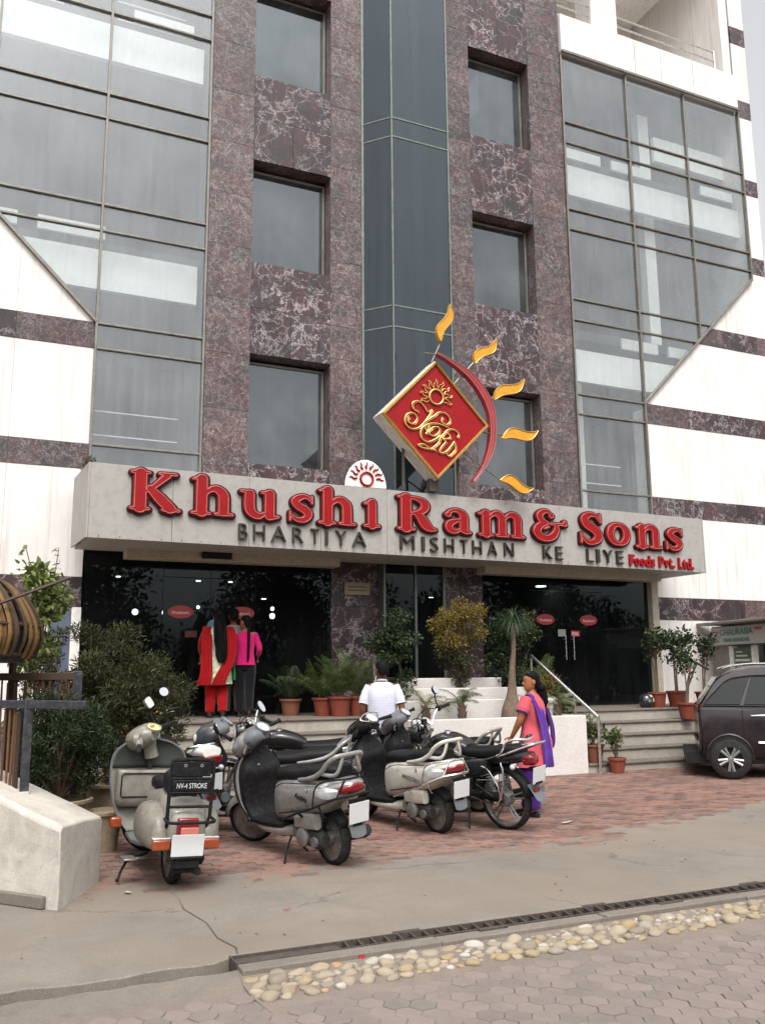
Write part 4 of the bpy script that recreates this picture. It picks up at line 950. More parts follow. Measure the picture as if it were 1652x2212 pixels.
for k in range(150):
    o = bpy.data.objects.new('bamboo_strip', cm_[k % 3]); COL.objects.link(o); o.parent = cp; o.rotation_euler = (0, 0, 2*PI*k/150+random.uniform(-.012,.012)); o.scale = (1+random.uniform(-.03,.03), random.uniform(.55,.95), 1+random.uniform(-.02,.02))
    q = o.modifiers.new('s', 'SOLIDIFY'); q.thickness = .008
MT['rib'] = plain('rib_dark_brown', srgb(58,36,26), .6, 0, .3, 8)
for zz, r in ((2.18,.80),(1.90,.96),(1.64,.92)):
    m = MB(); m.tube([(r*1.02*math.cos(a*PI/24), r*1.02*math.sin(a*PI/24), zz-1.0) for a in range(48)], .022, 6, closed=True); m.build('hoop', MT['rib'], cp)
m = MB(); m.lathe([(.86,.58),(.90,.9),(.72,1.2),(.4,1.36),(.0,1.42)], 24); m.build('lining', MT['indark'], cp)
for a in range(4):
    m = MB(); c, s_ = math.cos(a*PI/2+.5)*.9, math.sin(a*PI/2+.5)*.9; m.tube([(c, s_, -1), (c, s_, .7)], .035); m.build('pole', MT['rib'], cp)
m = MB(); m.tube([(-.2,-1.1,.70),(1.18,-.5,1.33)], .016, 6); m.build('bamboo_pole', MT['rib'], cp)
# paan kiosk against the right wall
ks = thing('paan_kiosk', 'small grey paan shop kiosk with green lettered signboard beside the car', 'kiosk', (13.3, 12.8, 0))
k0, k1 = Vector((13.45, 13.9, 0)), Vector((12.95, 11.5, 0)); kd = (k1-k0).normalized(); kn = Vector((kd.y, -kd.x, 0)) if kd.y < 0 else Vector((-kd.y, kd.x, 0))
if kn.x > 0: kn = -kn
MT['kgrey'] = plain('kiosk_grey', srgb(136,130,124), .6, 0, .08, 4, dirt=srgb(104,98,92)); MT['kwhite'] = plain('kiosk_board', srgb(166,160,154), .55, 0, .04, 4)
inn = -kn
def kq(a, b, z0, z1, o0, o1, name, mat, **kw):
    p, q = k0+kd*a, k0+kd*b; m = MB(); m.prism([p+inn*o0+Vector((0,0,z0)), q+inn*o0+Vector((0,0,z0)), q+inn*o1+Vector((0,0,z0)), p+inn*o1+Vector((0,0,z0))], (0,0,z1-z0)); return kid(m, name, mat, ks, **kw)
kq(0, 2.5, 2.42, 2.47, -.12, 2.2, 'roof', MT['kgrey'], bevel=.008)
bd = kq(.25, 2.5, 2.02, 2.37, .05, .09, 'signboard', MT['kwhite'], bevel=.004)
kq(.02, .6, 0, 2.4, .22, 2, 'wall', MT['kgrey'], smooth=0); kq(.6, .72, 0, 2.0, .18, .3, 'door_frame', MT['white2'], bevel=.005)
kq(1.3, 1.36, 0, 2.0, .18, .3, 'door_frame', MT['white2'], bevel=.005)
MT['kgreen'] = plain('poster_green', srgb(52,84,66), .5); po = kq(.74, 1.28, 1.1, 1.96, .2, .22, 'poster', MT['kgreen'], smooth=0)
kq(1.36, 2.5, 0, 2.0, .4, 2, 'shop_inside', MT['indark'], smooth=0); kq(1.36, 2.5, 0, 1.0, .1, .4, 'counter', MT['kgrey'], smooth=0)
ang = math.atan2(kd.y, kd.x)
def ktext(s, a, z, size, mat, wd, off):
    p = k0+kd*a+inn*off-ks.location; return text_mesh(s, 'lettering', size, .003, mat, ks, Matrix.Translation((p.x, p.y, z)) @ Matrix.Rotation(ang, 4, 'Z'), offset=.003, width=wd)
MT['kteal'] = plain('letter_teal', srgb(36,116,104), .5); MT['kred'] = plain('letter_red_dull', srgb(176,62,60), .5); MT['kpale'] = plain('letter_pale', srgb(200,204,190), .5)
ktext('CHAURASIA', 1.06, 2.205, .165, MT['kteal'], 1.05, .044); ktext('PAAN BHANDAR', 1.06, 2.075, .10, MT['kteal'], .82, .044)
for a, b, z0, z1 in ((.30,.5,2.26,2.29),(1.64,1.85,2.27,2.32)):
    m = MB(); p, q = k0+kd*a, k0+kd*b; m.prism([p+inn*.046+Vector((0,0,z0)), q+inn*.046+Vector((0,0,z0)), q+inn*.046+Vector((0,0,z1)), p+inn*.046+Vector((0,0,z1))], inn*.004); kid(m, 'red_dash', MT['kred'], ks, smooth=0)
m = MB()
for a, b, z0, z1 in ((.80,1.0,1.87,1.89),(.8,1.15,1.79,1.82),(.76,1.24,1.70,1.745),(.8,1.1,1.6,1.615),(.8,1.05,1.56,1.575),(.8,1.1,1.52,1.535),(.8,1.0,1.48,1.495),(.8,1.1,1.3,1.32)):
    p, q = k0+kd*a, k0+kd*b; m.prism([p+inn*.196+Vector((0,0,z0)), q+inn*.196+Vector((0,0,z0)), q+inn*.196+Vector((0,0,z1)), p+inn*.196+Vector((0,0,z1))], inn*.004)
kid(m, 'poster_lines', MT['kpale'], ks, smooth=0)
# ================================================================== plants
def leafmat(name, cols, rough=.5, trans=.25):
    t = NT(name); g = t.n('NewGeometry'); c = t.ramp(g.outputs['Random Per Island'], [(i/(len(cols)-1), srgb(*k)) for i, k in enumerate(cols)])
    t.set(Base_Color=c, Roughness=rough); t.b.inputs['Specular IOR Level'].default_value = .35
    tl = t.n('BsdfTranslucent'); t.l(c, tl.inputs[0]); mx = t.n('MixShader'); mx.inputs[0].default_value = trans
    t.l(t.b.outputs[0], mx.inputs[1]); t.l(tl.outputs[0], mx.inputs[2]); t.l(mx.outputs[0], t.out.inputs[0]); return t.m
MT['lf_dark'] = leafmat('leaf_dark_green', [(26,36,22),(40,54,30),(58,74,40),(34,46,28)])
MT['lf_olive'] = leafmat('leaf_olive', [(40,45,24),(56,63,31),(74,80,40),(48,46,27),(62,51,31)])
MT['lf_light'] = leafmat('leaf_light_green', [(84,98,50),(112,124,68),(132,142,88),(72,88,44)])
MT['lf_gold'] = leafmat('leaf_gold', [(104,92,40),(132,110,48),(96,98,44),(126,90,44),(78,84,38)])
MT['lf_palm'] = leafmat('leaf_palm', [(50,66,32),(70,86,42),(90,100,52),(40,54,28)])
MT['lf_pony'] = leafmat('leaf_ponytail', [(52,70,44),(70,88,58),(40,56,36)])
MT['lf_dry'] = leafmat('leaf_dry_grey', [(112,118,88),(140,142,112),(92,98,66),(120,108,80)])
MT['bark'] = plain('bark_brown', srgb(92,74,58), .9, 0, .3, 14, bump=.6); MT['barkg'] = plain('bark_grey', srgb(100,84,70), .9, 0, .35, 16, bump=.6); MT['barkd'] = plain('bark_dark', srgb(58,48,38), .9, 0, .3, 14, bump=.6)
MT['terra'] = plain('terracotta', srgb(120,52,34), .8, 0, .14, 7, bump=.1, dirt=srgb(120,76,58)); MT['terrad'] = plain('terracotta_dull', srgb(112,68,46), .85, 0, .16, 7, bump=.1)
MT['stonepot'] = plain('beige_pot', srgb(138,122,100), .85, 0, .14, 6, bump=.15, dirt=srgb(104,92,74)); MT['soil'] = bpy.data.materials['planter_soil']
LEAF = np.array([(0,0,0),(.26,.5,.05),(1,0,.0),(.26,-.5,.05),(.62,.36,.05),(.62,-.36,.05)], float)
LF = [(0,1,4,2),(0,2,5,3)]
def leaves(name, P, Dn, L, Wd, mat, parent, rng, flat=.5):
    """P points, Dn preferred directions (n,3), L, Wd arrays: one folded leaf per point"""
    n = len(P); d = Dn/np.linalg.norm(Dn, axis=1, keepdims=True); r = rng.normal(size=(n,3)); r[:,2] += flat*2
    s_ = np.cross(r, d); s_ /= np.linalg.norm(s_, axis=1, keepdims=True)+1e-9; u = np.cross(d, s_)
    V = P[:,None,:] + LEAF[None,:,0,None]*d[:,None,:]*L[:,None,None] + LEAF[None,:,1,None]*s_[:,None,:]*Wd[:,None,None] + (LEAF[None,:,2,None]-.22*LEAF[None,:,0,None]**2)*u[:,None,:]*L[:,None,None]
    V = V.reshape(-1,3); F = (np.array(LF)[None]+np.arange(n)[:,None,None]*6).reshape(-1,4)
    me = bpy.data.meshes.new(name); me.vertices.add(len(V)); me.vertices.foreach_set('co', V.ravel()); me.loops.add(F.size); me.loops.foreach_set('vertex_index', F.ravel().astype(np.int32))
    me.polygons.add(len(F)); me.polygons.foreach_set('loop_start', np.arange(0, F.size, 4, dtype=np.int32)); me.polygons.foreach_set('loop_total', np.full(len(F), 4, np.int32)); me.update(calc_edges=True)
    me.materials.append(mat); o = bpy.data.objects.new(name, me); COL.objects.link(o); o.parent = parent; return o
def crown(rng, blobs, n, L, W, mat, parent, name='crown', up=.3, inner=.25):
    vol = np.array([b[3]*b[4]*b[5] for b in blobs]); k = rng.choice(len(blobs), n, p=vol**.7/(vol**.7).sum()); B = np.array(blobs, float)[k]
    d = rng.normal(size=(n,3)); d /= np.linalg.norm(d, axis=1, keepdims=True); r = (inner+(1-inner)*rng.random(n)**.5)*(1+.10*rng.normal(size=n))
    P = B[:,:3]+d*B[:,3:6]*r[:,None]; D = d+rng.normal(size=(n,3))*.7; D[:,2] += up
    s_ = rng.uniform(.6, 1.25, n); return leaves(name, P, D, L*s_, W*s_, mat, parent, rng)
def blobs_in(rng, n, c, R, r0, r1):      # many small clumps filling an ellipsoid
    out = []
    for _ in range(n):
        d = rng.normal(size=3); d /= np.linalg.norm(d); q = rng.random()**.45; r = rng.uniform(r0, r1)
        out.append((c[0]+d[0]*R[0]*q, c[1]+d[1]*R[1]*q, c[2]+d[2]*R[2]*q, r, r, r*.85))
    return out
def branchy(m, rng, base, tips, r0, r1=.005, sub=4):
    for t in tips:
        t = Vector(t); b = Vector(base); md = b.lerp(t, .5)+Vector(rng.normal(size=3)*.05*(t-b).length); m.tube([b, md, t], [r0, (r0+r1)/2, r1], 6, sub=sub)
def frond(m, base, az, el, L, n, ll, w, droop, rng, up=.5):   # feather palm leaf: rachis + leaflets
    base = Vector(base); pts = []; p = base.copy(); d = Vector((math.cos(az)*math.cos(el), math.sin(az)*math.cos(el), math.sin(el)))
    N = 10
    for i in range(N+1):
        pts.append(p.copy()); p = p+d*(L/N); d = (d+Vector((0,0,-droop/N))).normalized()
    m.tube(pts, [w*.5*(1-.8*i/N)+.0012 for i in range(N+1)], 4)
    for i in range(n):
        t = .14+.86*i/n; k = min(N-1, int(t*N)); q = pts[k].lerp(pts[k+1], t*N-k); a = (pts[k+1]-pts[k]).normalized()
        side = a.cross(Vector((0,0,1))); side = side.normalized() if side.length > .01 else Vector((1,0,0)); nrm = side.cross(a)
        l = ll*(math.sin(PI*min(1, .12+.88*t))**.6)*rng.uniform(.85,1.1)
        for s_ in (-1, 1):
            v = (side*s_+a*.75+nrm*up*.35).normalized(); e1 = q+v*l*.5+Vector((0,0,-.02*l)); e2 = q+v*l+Vector((0,0,-l*(.22+.25*droop)))
            b = a*w*.9; m.add([q-b, q+b, e1+b*.8, e1-b*.8, e2], [(0,1,2,3),(3,2,4)])
def pot(root, r, h, mat, rim=.03, taper=.72):
    m = MB(); m.lathe([(r*taper*.1,0),(r*taper,0),(r*.94,h-rim*1.6),(r*.95,h-rim),(r*1.08,h-rim),(r*1.09,h-.004),(r*1.05,h),(r*.94,h),(r*.92,h-.03),(r*.1,h-.035)], 28)
    p = m.build('pot', mat, root, smooth=30)
    m = MB(); m.lathe([(r*.05,h-.034),(r*.915,h-.034),(r*.915,h-.05),(r*.05,h-.05)], 20); m.build('soil', MT['soil'], p); return p
def potted(name, label, cat_, loc, r, h, mat, group=None): 
    t = thing(name, label, cat_, loc, 0, group); pot(t, r, h, mat); return t
R_ = np.random.default_rng
# --- left: feathery bushes in beige pots --------------------------------
def feathery(loc, r, h, H, W, seed, label, n=5200, mat='lf_olive', pm='stonepot'):
    rng = R_(seed); t = potted('potted_conifer', label, 'potted plant', loc, r, h, MT[pm], 'feathery bushes in beige pots')
    b = blobs_in(rng, 44, (0,0,h+H*.50), (W*.8,W*.8,H*.46), .09, .2); crown(rng, b, n, .050, .012, MT[mat], t, 'foliage', .5, .1)
    m = MB(); branchy(m, rng, (0,0,h-.05), [x[:3] for x in b[:16]], .022); m.build('stem', MT['bark'], t); return t
feathery((1.40,9.60,0), .30, .48, 1.52, .58, 1, 'feathery olive bush in a beige pot just behind the old scooter', 15000)
feathery((1.02,10.3,0), .30, .46, 1.66, .66, 2, 'taller brownish feathery bush in a beige pot behind the fence', 15000)
feathery((1.98,10.7,0), .30, .46, 1.42, .50, 3, 'feathery bush nearest the glass door, with side shoots', 9000)
feathery((.78,8.7,0), .28, .46, .92, .56, 4, 'low dark feathery bush against the iron fence post', 12000, 'lf_dark')
t = thing('plant_pot', 'small pale round pot beside the front wheel of the old scooter', 'plant pot', (1.16, 8.55, 0)); pot(t, .17, .36, MT['stonepot'])
rng = R_(9); t = thing('small_tree', 'slim tree with pale green broad leaves behind the bamboo canopy', 'tree', (.66, 11.6, 0))
b = blobs_in(rng, 20, (.06,0,2.3), (.44,.40,.58), .12, .2); crown(rng, b, 1500, .115, .062, MT['lf_light'], t, 'crown', .1, .1)
P = np.array([(-.25+.02*i, 0, 2.75+.06*i) for i in range(7)]+[(.30-.01*i, .05, 2.75+.05*i) for i in range(8)]); leaves('top_sprig', P, R_(5).normal(size=(15,3)), np.full(15,.11), np.full(15,.05), MT['lf_light'], t, R_(6))
m = MB(); branchy(m, rng, (0,0,0), [(0,0,1.7)], .035, .025); branchy(m, rng, (0,0,1.6), [x[:3] for x in b[:12]]+[(-.15,0,3.1),(.24,.05,3.1)], .018); m.build('trunk', MT['barkg'], t)
# --- topiary and trees in the planter -----------------------------------
rng = R_(21); t = thing('topiary_tree', 'dark round topiary tree standing left of the golden tree', 'tree', (5.72, 12.0, 1.05))
b = blobs_in(rng, 22, (-.06,0,.98), (.33,.3,.42), .10, .16); crown(rng, b, 3600, .05, .027, MT['lf_dark'], t, 'crown', .1, .1)
b2 = blobs_in(rng, 8, (.0,0,.25), (.22,.2,.3), .07, .12); crown(rng, b2, 600, .06, .03, MT['lf_dark'], t, 'lower_foliage')
m = MB(); branchy(m, rng, (0,0,-.1), [(0,0,.7)], .025, .02); branchy(m, rng, (0,0,.6), [x[:3] for x in b[:8]], .012); m.build('trunk', MT['barkd'], t)
rng = R_(22); t = thing('golden_tree', 'bushy golden yellow leaved tree in the middle of the planter', 'tree', (6.92, 12.35, 1.25))
b = blobs_in(rng, 34, (.0,0,1.02), (.47,.42,.52), .10, .17); crown(rng, b, 6500, .038, .020, MT['lf_gold'], t, 'crown', .3, .1)
b2 = blobs_in(rng, 18, (.05,0,.42), (.46,.4,.30), .09, .15); crown(rng, b2, 2600, .04, .02, MT['lf_olive'], t, 'lower_foliage', .2)
m = MB(); branchy(m, rng, (0,0,-.15), [(.0,0,.6),(.06,.02,.6)], .025, .02); branchy(m, rng, (0,0,.5), [x[:3] for x in b[:14]], .015); branchy(m, rng, (0,0,.2), [x[:3] for x in b2[:8]], .012); m.build('trunk', MT['barkd'], t)
rng = R_(23); t = thing('ficus_tree', 'dense dark green tree behind the ponytail palm by the right doors', 'tree', (8.05, 12.45, 1.2))
b = blobs_in(rng, 20, (-.05,0,.98), (.40,.36,.36), .10, .17)+blobs_in(rng, 16, (-.12,0,.5), (.34,.3,.34), .09, .15); crown(rng, b, 4200, .055, .026, MT['lf_dark'], t, 'crown', .0, .1)
b2 = blobs_in(rng, 10, (.12,-.06,1.12), (.3,.2,.22), .08, .13); crown(rng, b2, 500, .065, .03, MT['lf_olive'], t, 'outer_foliage', .3)
m = MB(); branchy(m, rng, (0,0,-.15), [(-.03,0,.5)], .03, .02); branchy(m, rng, (0,0,.3), [x[:3] for x in b[::2]], .014); m.build('trunk', MT['barkd'], t)
rng = R_(24); t = thing('ponytail_palm', 'ponytail palm with swollen base and drooping grassy crown in the planter', 'palm', (7.36, 11.55, .84))
m = MB(); m.tube([(0,0,-.02),(0,0,.04),(0,0,.14),(.01,0,.27),(.02,0,.42),(.035,0,.75),(.07,0,1.05),(.08,0,1.42)], [.155,.16,.145,.105,.07,.046,.034,.028], 14, sub=4); m.build('trunk', MT['barkg'], t)
m = MB()
for k in range(230):
    a = rng.uniform(0, 2*PI); el = rng.uniform(.1, 1.4); L = rng.uniform(.30,.52); p = Vector((.08,0,1.42)); d = Vector((math.cos(a)*math.cos(el), math.sin(a)*math.cos(el), math.sin(el))); pts = []
    for i in range(9): pts.append(p.copy()); p = p+d*(L/8); d = (d+Vector((0,0,-.34))).normalized()
    s_ = Vector((-math.sin(a), math.cos(a), 0)); m.loft([[q-s_*.007*(1-.9*i/8), q+s_*.007*(1-.9*i/8)] for i, q in enumerate(pts)], cap=False, closed_u=False)
m.build('crown', MT['lf_pony'], t, smooth=0, fix=False)
def small_palm(loc, H, seed, label, mat='lf_palm', n=11, L=.42, stem=.05, kind='small_palm', group='small palms in the white planter'):
    rng = R_(seed); t = thing(kind, label, 'palm', loc, 0, group)
    m = MB(); m.tube([(0,0,-.05),(0,0,H*.4),(0,0,H*.8),(0,0,H)], [stem*1.1,stem*1.2,stem,stem*.5], 10, sub=2)
    for k in range(18):
        a = k*2.4; z = H*(.15+.8*k/18); m.tube([(stem*math.cos(a), stem*math.sin(a), z), (stem*1.5*math.cos(a), stem*1.5*math.sin(a), z+.05)], [.012,.004], 5)
    m.build('trunk', MT['bark'], t)
    m = MB()
    for k in range(n): frond(m, (0,0,H-.02), k*2.4+rng.uniform(-.2,.2), rng.uniform(.35,1.25), L*rng.uniform(.8,1.15), 15, .13, .006, rng.uniform(1.0,2.0), rng)
    m.build('fronds', MT[mat], t, smooth=0, fix=False); return t
small_palm((5.93,11.55,.84), .24, 31, 'small scrubby palm at the left end of the planter, nearest the man', 'lf_dry', 13, .46)
small_palm((6.52,11.55,.84), .26, 32, 'small spiky palm directly left of the ponytail palm', 'lf_palm', 13, .40)
small_palm((7.78,11.6,.84), .18, 33, 'small palm half hidden behind the woman in pink', 'lf_dry', 10, .40)
small_palm((8.18,11.55,.84), .22, 34, 'small dark palm at the right end of the planter beside the handrail', 'lf_dry', 11, .34)
def areca(loc, r, h, H, seed, label, pm='terra', n=14, mat='lf_palm', group='palms in terracotta pots on the porch'):
    rng = R_(seed); t = potted('potted_palm', label, 'potted palm', loc, r, h, MT[pm], group)
    m = MB()
    for k in range(n):
        a = k*2.4+rng.uniform(-.3,.3); frond(m, (.03*math.cos(a), .03*math.sin(a), h-.05), a, rng.uniform(.95,1.4), H*rng.uniform(.8,1.1), 22, .2, .007, rng.uniform(.7,1.5), rng)
    m.build('fronds', MT[mat], t, smooth=0, fix=False); return t
areca((4.93,13.0,.9), .17, .27, .78, 41, 'leftmost palm of the terracotta row on the porch')
areca((5.10,12.75,.9), .175, .29, .82, 42, 'middle palm of the terracotta row on the porch')
areca((5.40,12.75,.9), .175, .29, .9, 43, 'right palm of the terracotta row on the porch, by the planter')
areca((4.52,13.35,.9), .16, .25, .6, 44, 'dim palm in a dark pot beside the door glass', 'terrad', 10, 'lf_dark')
rng = R_(47); t = thing('fan_palm', 'bright green palm with upright fronds behind the top of the handrail', 'palm', (8.62, 12.75, .9))
m = MB()
for k in range(11): frond(m, (0,0,.1), PI*.05+PI*.95*k/10+rng.uniform(-.1,.1)+PI*.0, rng.uniform(.9,1.35), rng.uniform(.8,1.05), 24, .22, .007, .8, rng)
m.build('fronds', MT['lf_palm'], t, smooth=0, fix=False); m = MB(); m.tube([(0,0,-.02),(0,0,.16)], .05); m.build('trunk', MT['bark'], t)
# shrubs between planter and handrail
for (x, y, z, sd, lb, mt) in ((8.42,12.2,.85,51,'reddish leaved shrub under the sloping handrail','lf_gold'),(8.30,12.45,.85,52,'tall thin green shrub behind the handrail post','lf_olive'),(8.5,11.95,.6,53,'low green shrub at the foot of the handrail','lf_palm')):
    rng = R_(sd); t = thing('shrub', lb, 'shrub', (x, y, z)); b = blobs_in(rng, 12, (.05,0,.38), (.2,.2,.3), .07, .13); crown(rng, b, 800, .055, .024, MT[mt], t, 'foliage', .4)
    m = MB(); branchy(m, rng, (0,0,-.05), [q[:3] for q in b], .01); m.build('stem', MT['barkd'], t)
# --- right: potted trees by the jamb ------------------------------------
def twiggy(loc, r, h, H, seed, label, lean=(0,0), n=420):
    rng = R_(seed); t = potted('potted_tree', label, 'potted tree', loc, r, h, MT['terra'], 'small trees in terracotta pots by the right wall')
    b = blobs_in(rng, 10, (lean[0],lean[1],h+H*.86), (.28,.26,H*.2), .08, .15); crown(rng, b, n, .075, .045, MT['lf_dark'], t, 'crown', .2, .1)
    b2 = blobs_in(rng, 5, (lean[0]*.8,lean[1]*.8,h+H*.58), (.18,.18,.12), .05, .09); crown(rng, b2, n//6, .07, .04, MT['lf_olive'], t, 'lower_leaves', .2, .1)
    m = MB()
    for k in range(3):
        a = k*2.1+seed; f = (lean[0]*.6+.06*math.cos(a), lean[1]*.6+.06*math.sin(a), h+H*.62); m.tube([(.02*math.cos(a),.02*math.sin(a),h-.05), (lean[0]*.25+.03*math.cos(a), .0, h+H*.3), f], [.016,.013,.010], 6, sub=4); branchy(m, rng, f, [q[:3] for q in b[k::3]]+[q[:3] for q in b2[k::3]], .008, .003)
    m.build('trunk', MT['barkg'], t); return t
twiggy((11.12,12.66,.9), .155, .26, 1.05, 61, 'potted tree nearest the door jamb on the top step', (-.05,0), 420)
twiggy((11.52,12.62,.9), .175, .28, 1.0, 62, 'wider terracotta pot with a tree, second from the jamb', (.02,0), 480)
twiggy((11.22,12.06,.72), .165, .27, .85, 63, 'potted twiggy tree one step down beside the car', (.12,0), 260)
twiggy((12.05,12.5,.9), .16, .26, .95, 64, 'sparse tree partly hidden behind the dark car', (.1,0), 300)
# stick props leaning among the pots
t = thing('bamboo_stick', 'dark bamboo stick leaning among the potted trees beside the car', 'stick'); m = MB(); m.tube([(10.95,12.75,1.93),(11.45,12.65,1.93),(12.0,12.3,1.55)], .022, 7); m.tube([(11.35,12.3,1.0),(11.8,12.4,1.62)], .016, 6); kid(m, 'stick', MT['barkd'], t)
# pots at the foot of the right steps and behind the two-wheelers
def herb(loc, r, h, H, seed, label, pm, mat='lf_palm', n=420, cat_='potted plant'):
    rng = R_(seed); t = potted('potted_plant', label, cat_, loc, r, h, MT[pm]); b = blobs_in(rng, 9, (0,0,h+H*.6), (.16,.16,H*.4), .06, .11); crown(rng, b, n, .06, .034, MT[mat], t, 'foliage', .3, .1)
    m = MB(); branchy(m, rng, (0,0,h-.05), [q[:3] for q in b], .009); m.build('stem', MT['bark'], t); return t
herb((8.66,11.33,.18), .15, .27, .46, 71, 'dull brown pot with leafy green plant on the lowest right step', 'terrad')
herb((8.86,11.05,.045), .13, .22, .45, 72, 'small bright terracotta pot standing on the paving by the handrail post', 'terra', n=300)
herb((5.22,10.6,.04), .15, .28, .55, 73, 'terracotta pot with thin plant at the left corner of the planter', 'terra', 'lf_olive', 260)
herb((5.10,10.95,.045), .14, .26, .62, 74, 'terracotta pot with dry reedy plant behind the man', 'terrad', 'lf_dry', 260)
t = thing('helmet', 'black and white motorcycle helmet lying on the top step beside the pots', 'helmet', (10.85, 12.66, .9), .6)
m = MB(); m.lathe([(.085,.0),(.115,.03),(.128,.09),(.125,.15),(.10,.20),(.06,.232),(.005,.245)], 22); m.build('shell', plain('helmet_black', (.02,.02,.022), .22, coat=.5), t)
m = MB(); m.ball((-.05,-.075,.10), .075, .06, .05); m.build('visor', plain('helmet_visor', (.05,.055,.06), .08), t); m = MB(); m.ball((.04,-.10,.12), .05, .035, .05); m.ball((.0,-.08,.19), .05, .04, .03); m.build('decal', plain('helmet_decal', srgb(190,190,170), .4), t)
# creeper tuft growing out of the wall above the sign's left end
rng = R_(80); t = thing('wall_weed', 'small weed growing from the ledge at the left end of the sign', 'weed', (1.36, 13.2, 4.38)); crown(rng, [(0,0,.1,.09,.09,.12),(.03,0,.2,.06,.06,.08)], 130, .05, .028, MT['lf_olive'], t, 'foliage'); m = MB(); branchy(m, rng, (0,0,0), [(0,0,.2),(.05,0,.25),(-.05,0,.15)], .005); m.build('stem', MT['bark'], t)
# ================================================================== two-wheelers and the car
def paint(name, col, rough=.3, metal=0, coat=.6, dirt=None, var=.06): return plain(name, col, rough, metal, var, 5, coat=coat, dirt=dirt)
MT['vsil'] = paint('paint_silver_grey', srgb(138,136,133), .30, .2, .55, srgb(116,111,103)); MT['vcream'] = paint('paint_cream_white', srgb(190,186,175), .3, 0, .5, srgb(166,160,147))
MT['vwhite'] = paint('paint_white', srgb(214,212,206), .3, 0, .5); MT['vbeige'] = paint('paint_dusty_beige', srgb(122,118,108), .42, 0, .25, srgb(88,83,73)); MT['vdark'] = paint('paint_dark_grey', srgb(74,76,80), .34, .4, .4, srgb(64,62,60))
MT['vblack'] = paint('paint_gloss_black', (.014,.014,.016), .25, 0, .6); MT['plas'] = plain('plastic_black', (.011,.011,.012), .55, 0, .25, 10, dirt=(.035,.032,.03)); MT['plasg'] = plain('plastic_grey', (.12,.125,.13), .5, 0, .15, 9)
MT['seat'] = plain('seat_leatherette', (.009,.009,.010), .5, 0, .2, 14, bump=.15); MT['tyre'] = plain('tyre_rubber', (.022,.021,.020), .85, 0, .25, 20, bump=.35, dirt=(.075,.065,.055))
MT['chrome'] = plain('chrome', (.72,.72,.72), .12, 1, .05, 9); MT['castal'] = plain('cast_aluminium', (.26,.255,.245), .45, .7, .2, 12, dirt=(.08,.072,.06)); MT['engine'] = plain('engine_dark', (.035,.034,.033), .6, .4, .3, 12, dirt=(.08,.07,.06))
MT['redl'] = plain('tail_lens_red', srgb(112,8,16), .12, 0, .12, 14, coat=.5); MT['amber'] = plain('lens_amber', srgb(138,62,32), .25, 0, .1, 12, coat=.5); MT['clear'] = plain('lens_clear', (.62,.62,.62), .08, .35, .12, 24, coat=.6)
MT['nplate'] = plain('plate_white', srgb(196,196,196), .45, 0, .02, 4); MT['dial'] = plain('dial_face_pale', srgb(176,176,172), .2, 0, .2, 30, coat=.6); MT['dialy'] = plain('dial_face_yellow', srgb(206,192,120), .3, 0, .2, 30); MT['mirror'] = plain('mirror_glass', (.92,.93,.94), .03, 1, .01, 3)
MT['rearflap'] = plain('rubber_flap_grey', (.11,.12,.125), .6, 0, .15, 9)
def ybody(secs, y, sub_=4, seg=18, sq=1.0):   # loft along x shifted sideways
    m = MB(); return m.loft([[(p[0], p[1]+y, p[2]) for p in sring(x, 0, z, hy, zu, zd, n, seg)] for x, z, hy, zu, zd, n in cat(secs, sub_)])
def vbody(secs, sub_=4, seg=22):  # loft along z: (z, x, half x, half y, exponent)
    m = MB(); rings = []
    for z, x, hx, hy, n in cat(secs, sub_):
        ring = []
        for q in range(seg):
            a = 2*PI*q/seg; c, s_ = math.cos(a), math.sin(a)
            ring.append((x+hx*math.copysign(abs(c)**(2/n), c), hy*math.copysign(abs(s_)**(2/n), s_), z))
        rings.append(ring)
    return m.loft(rings)
def mir(pts): return [(x, -y, z) for x, y, z in pts]
def sym(m, pts, r, n=8, sub_=4, join=False):
    if join: m.tube(list(pts)+[(x, -y, z) for x, y, z in reversed(pts) if abs(y) > 1e-6], r, n, sub=sub_)
    else: m.tube(pts, r, n, sub=sub_); m.tube(mir(pts), r, n, sub=sub_)
    return m
def rotm(P, axis, ang): P = Vector(P); return Matrix.Translation(P) @ Matrix.Rotation(ang, 4, Vector(axis)) @ Matrix.Translation(-P)
def T(m, M):
    if M is not None: m.v = [tuple(M @ Vector(p)) for p in m.v]
    return m
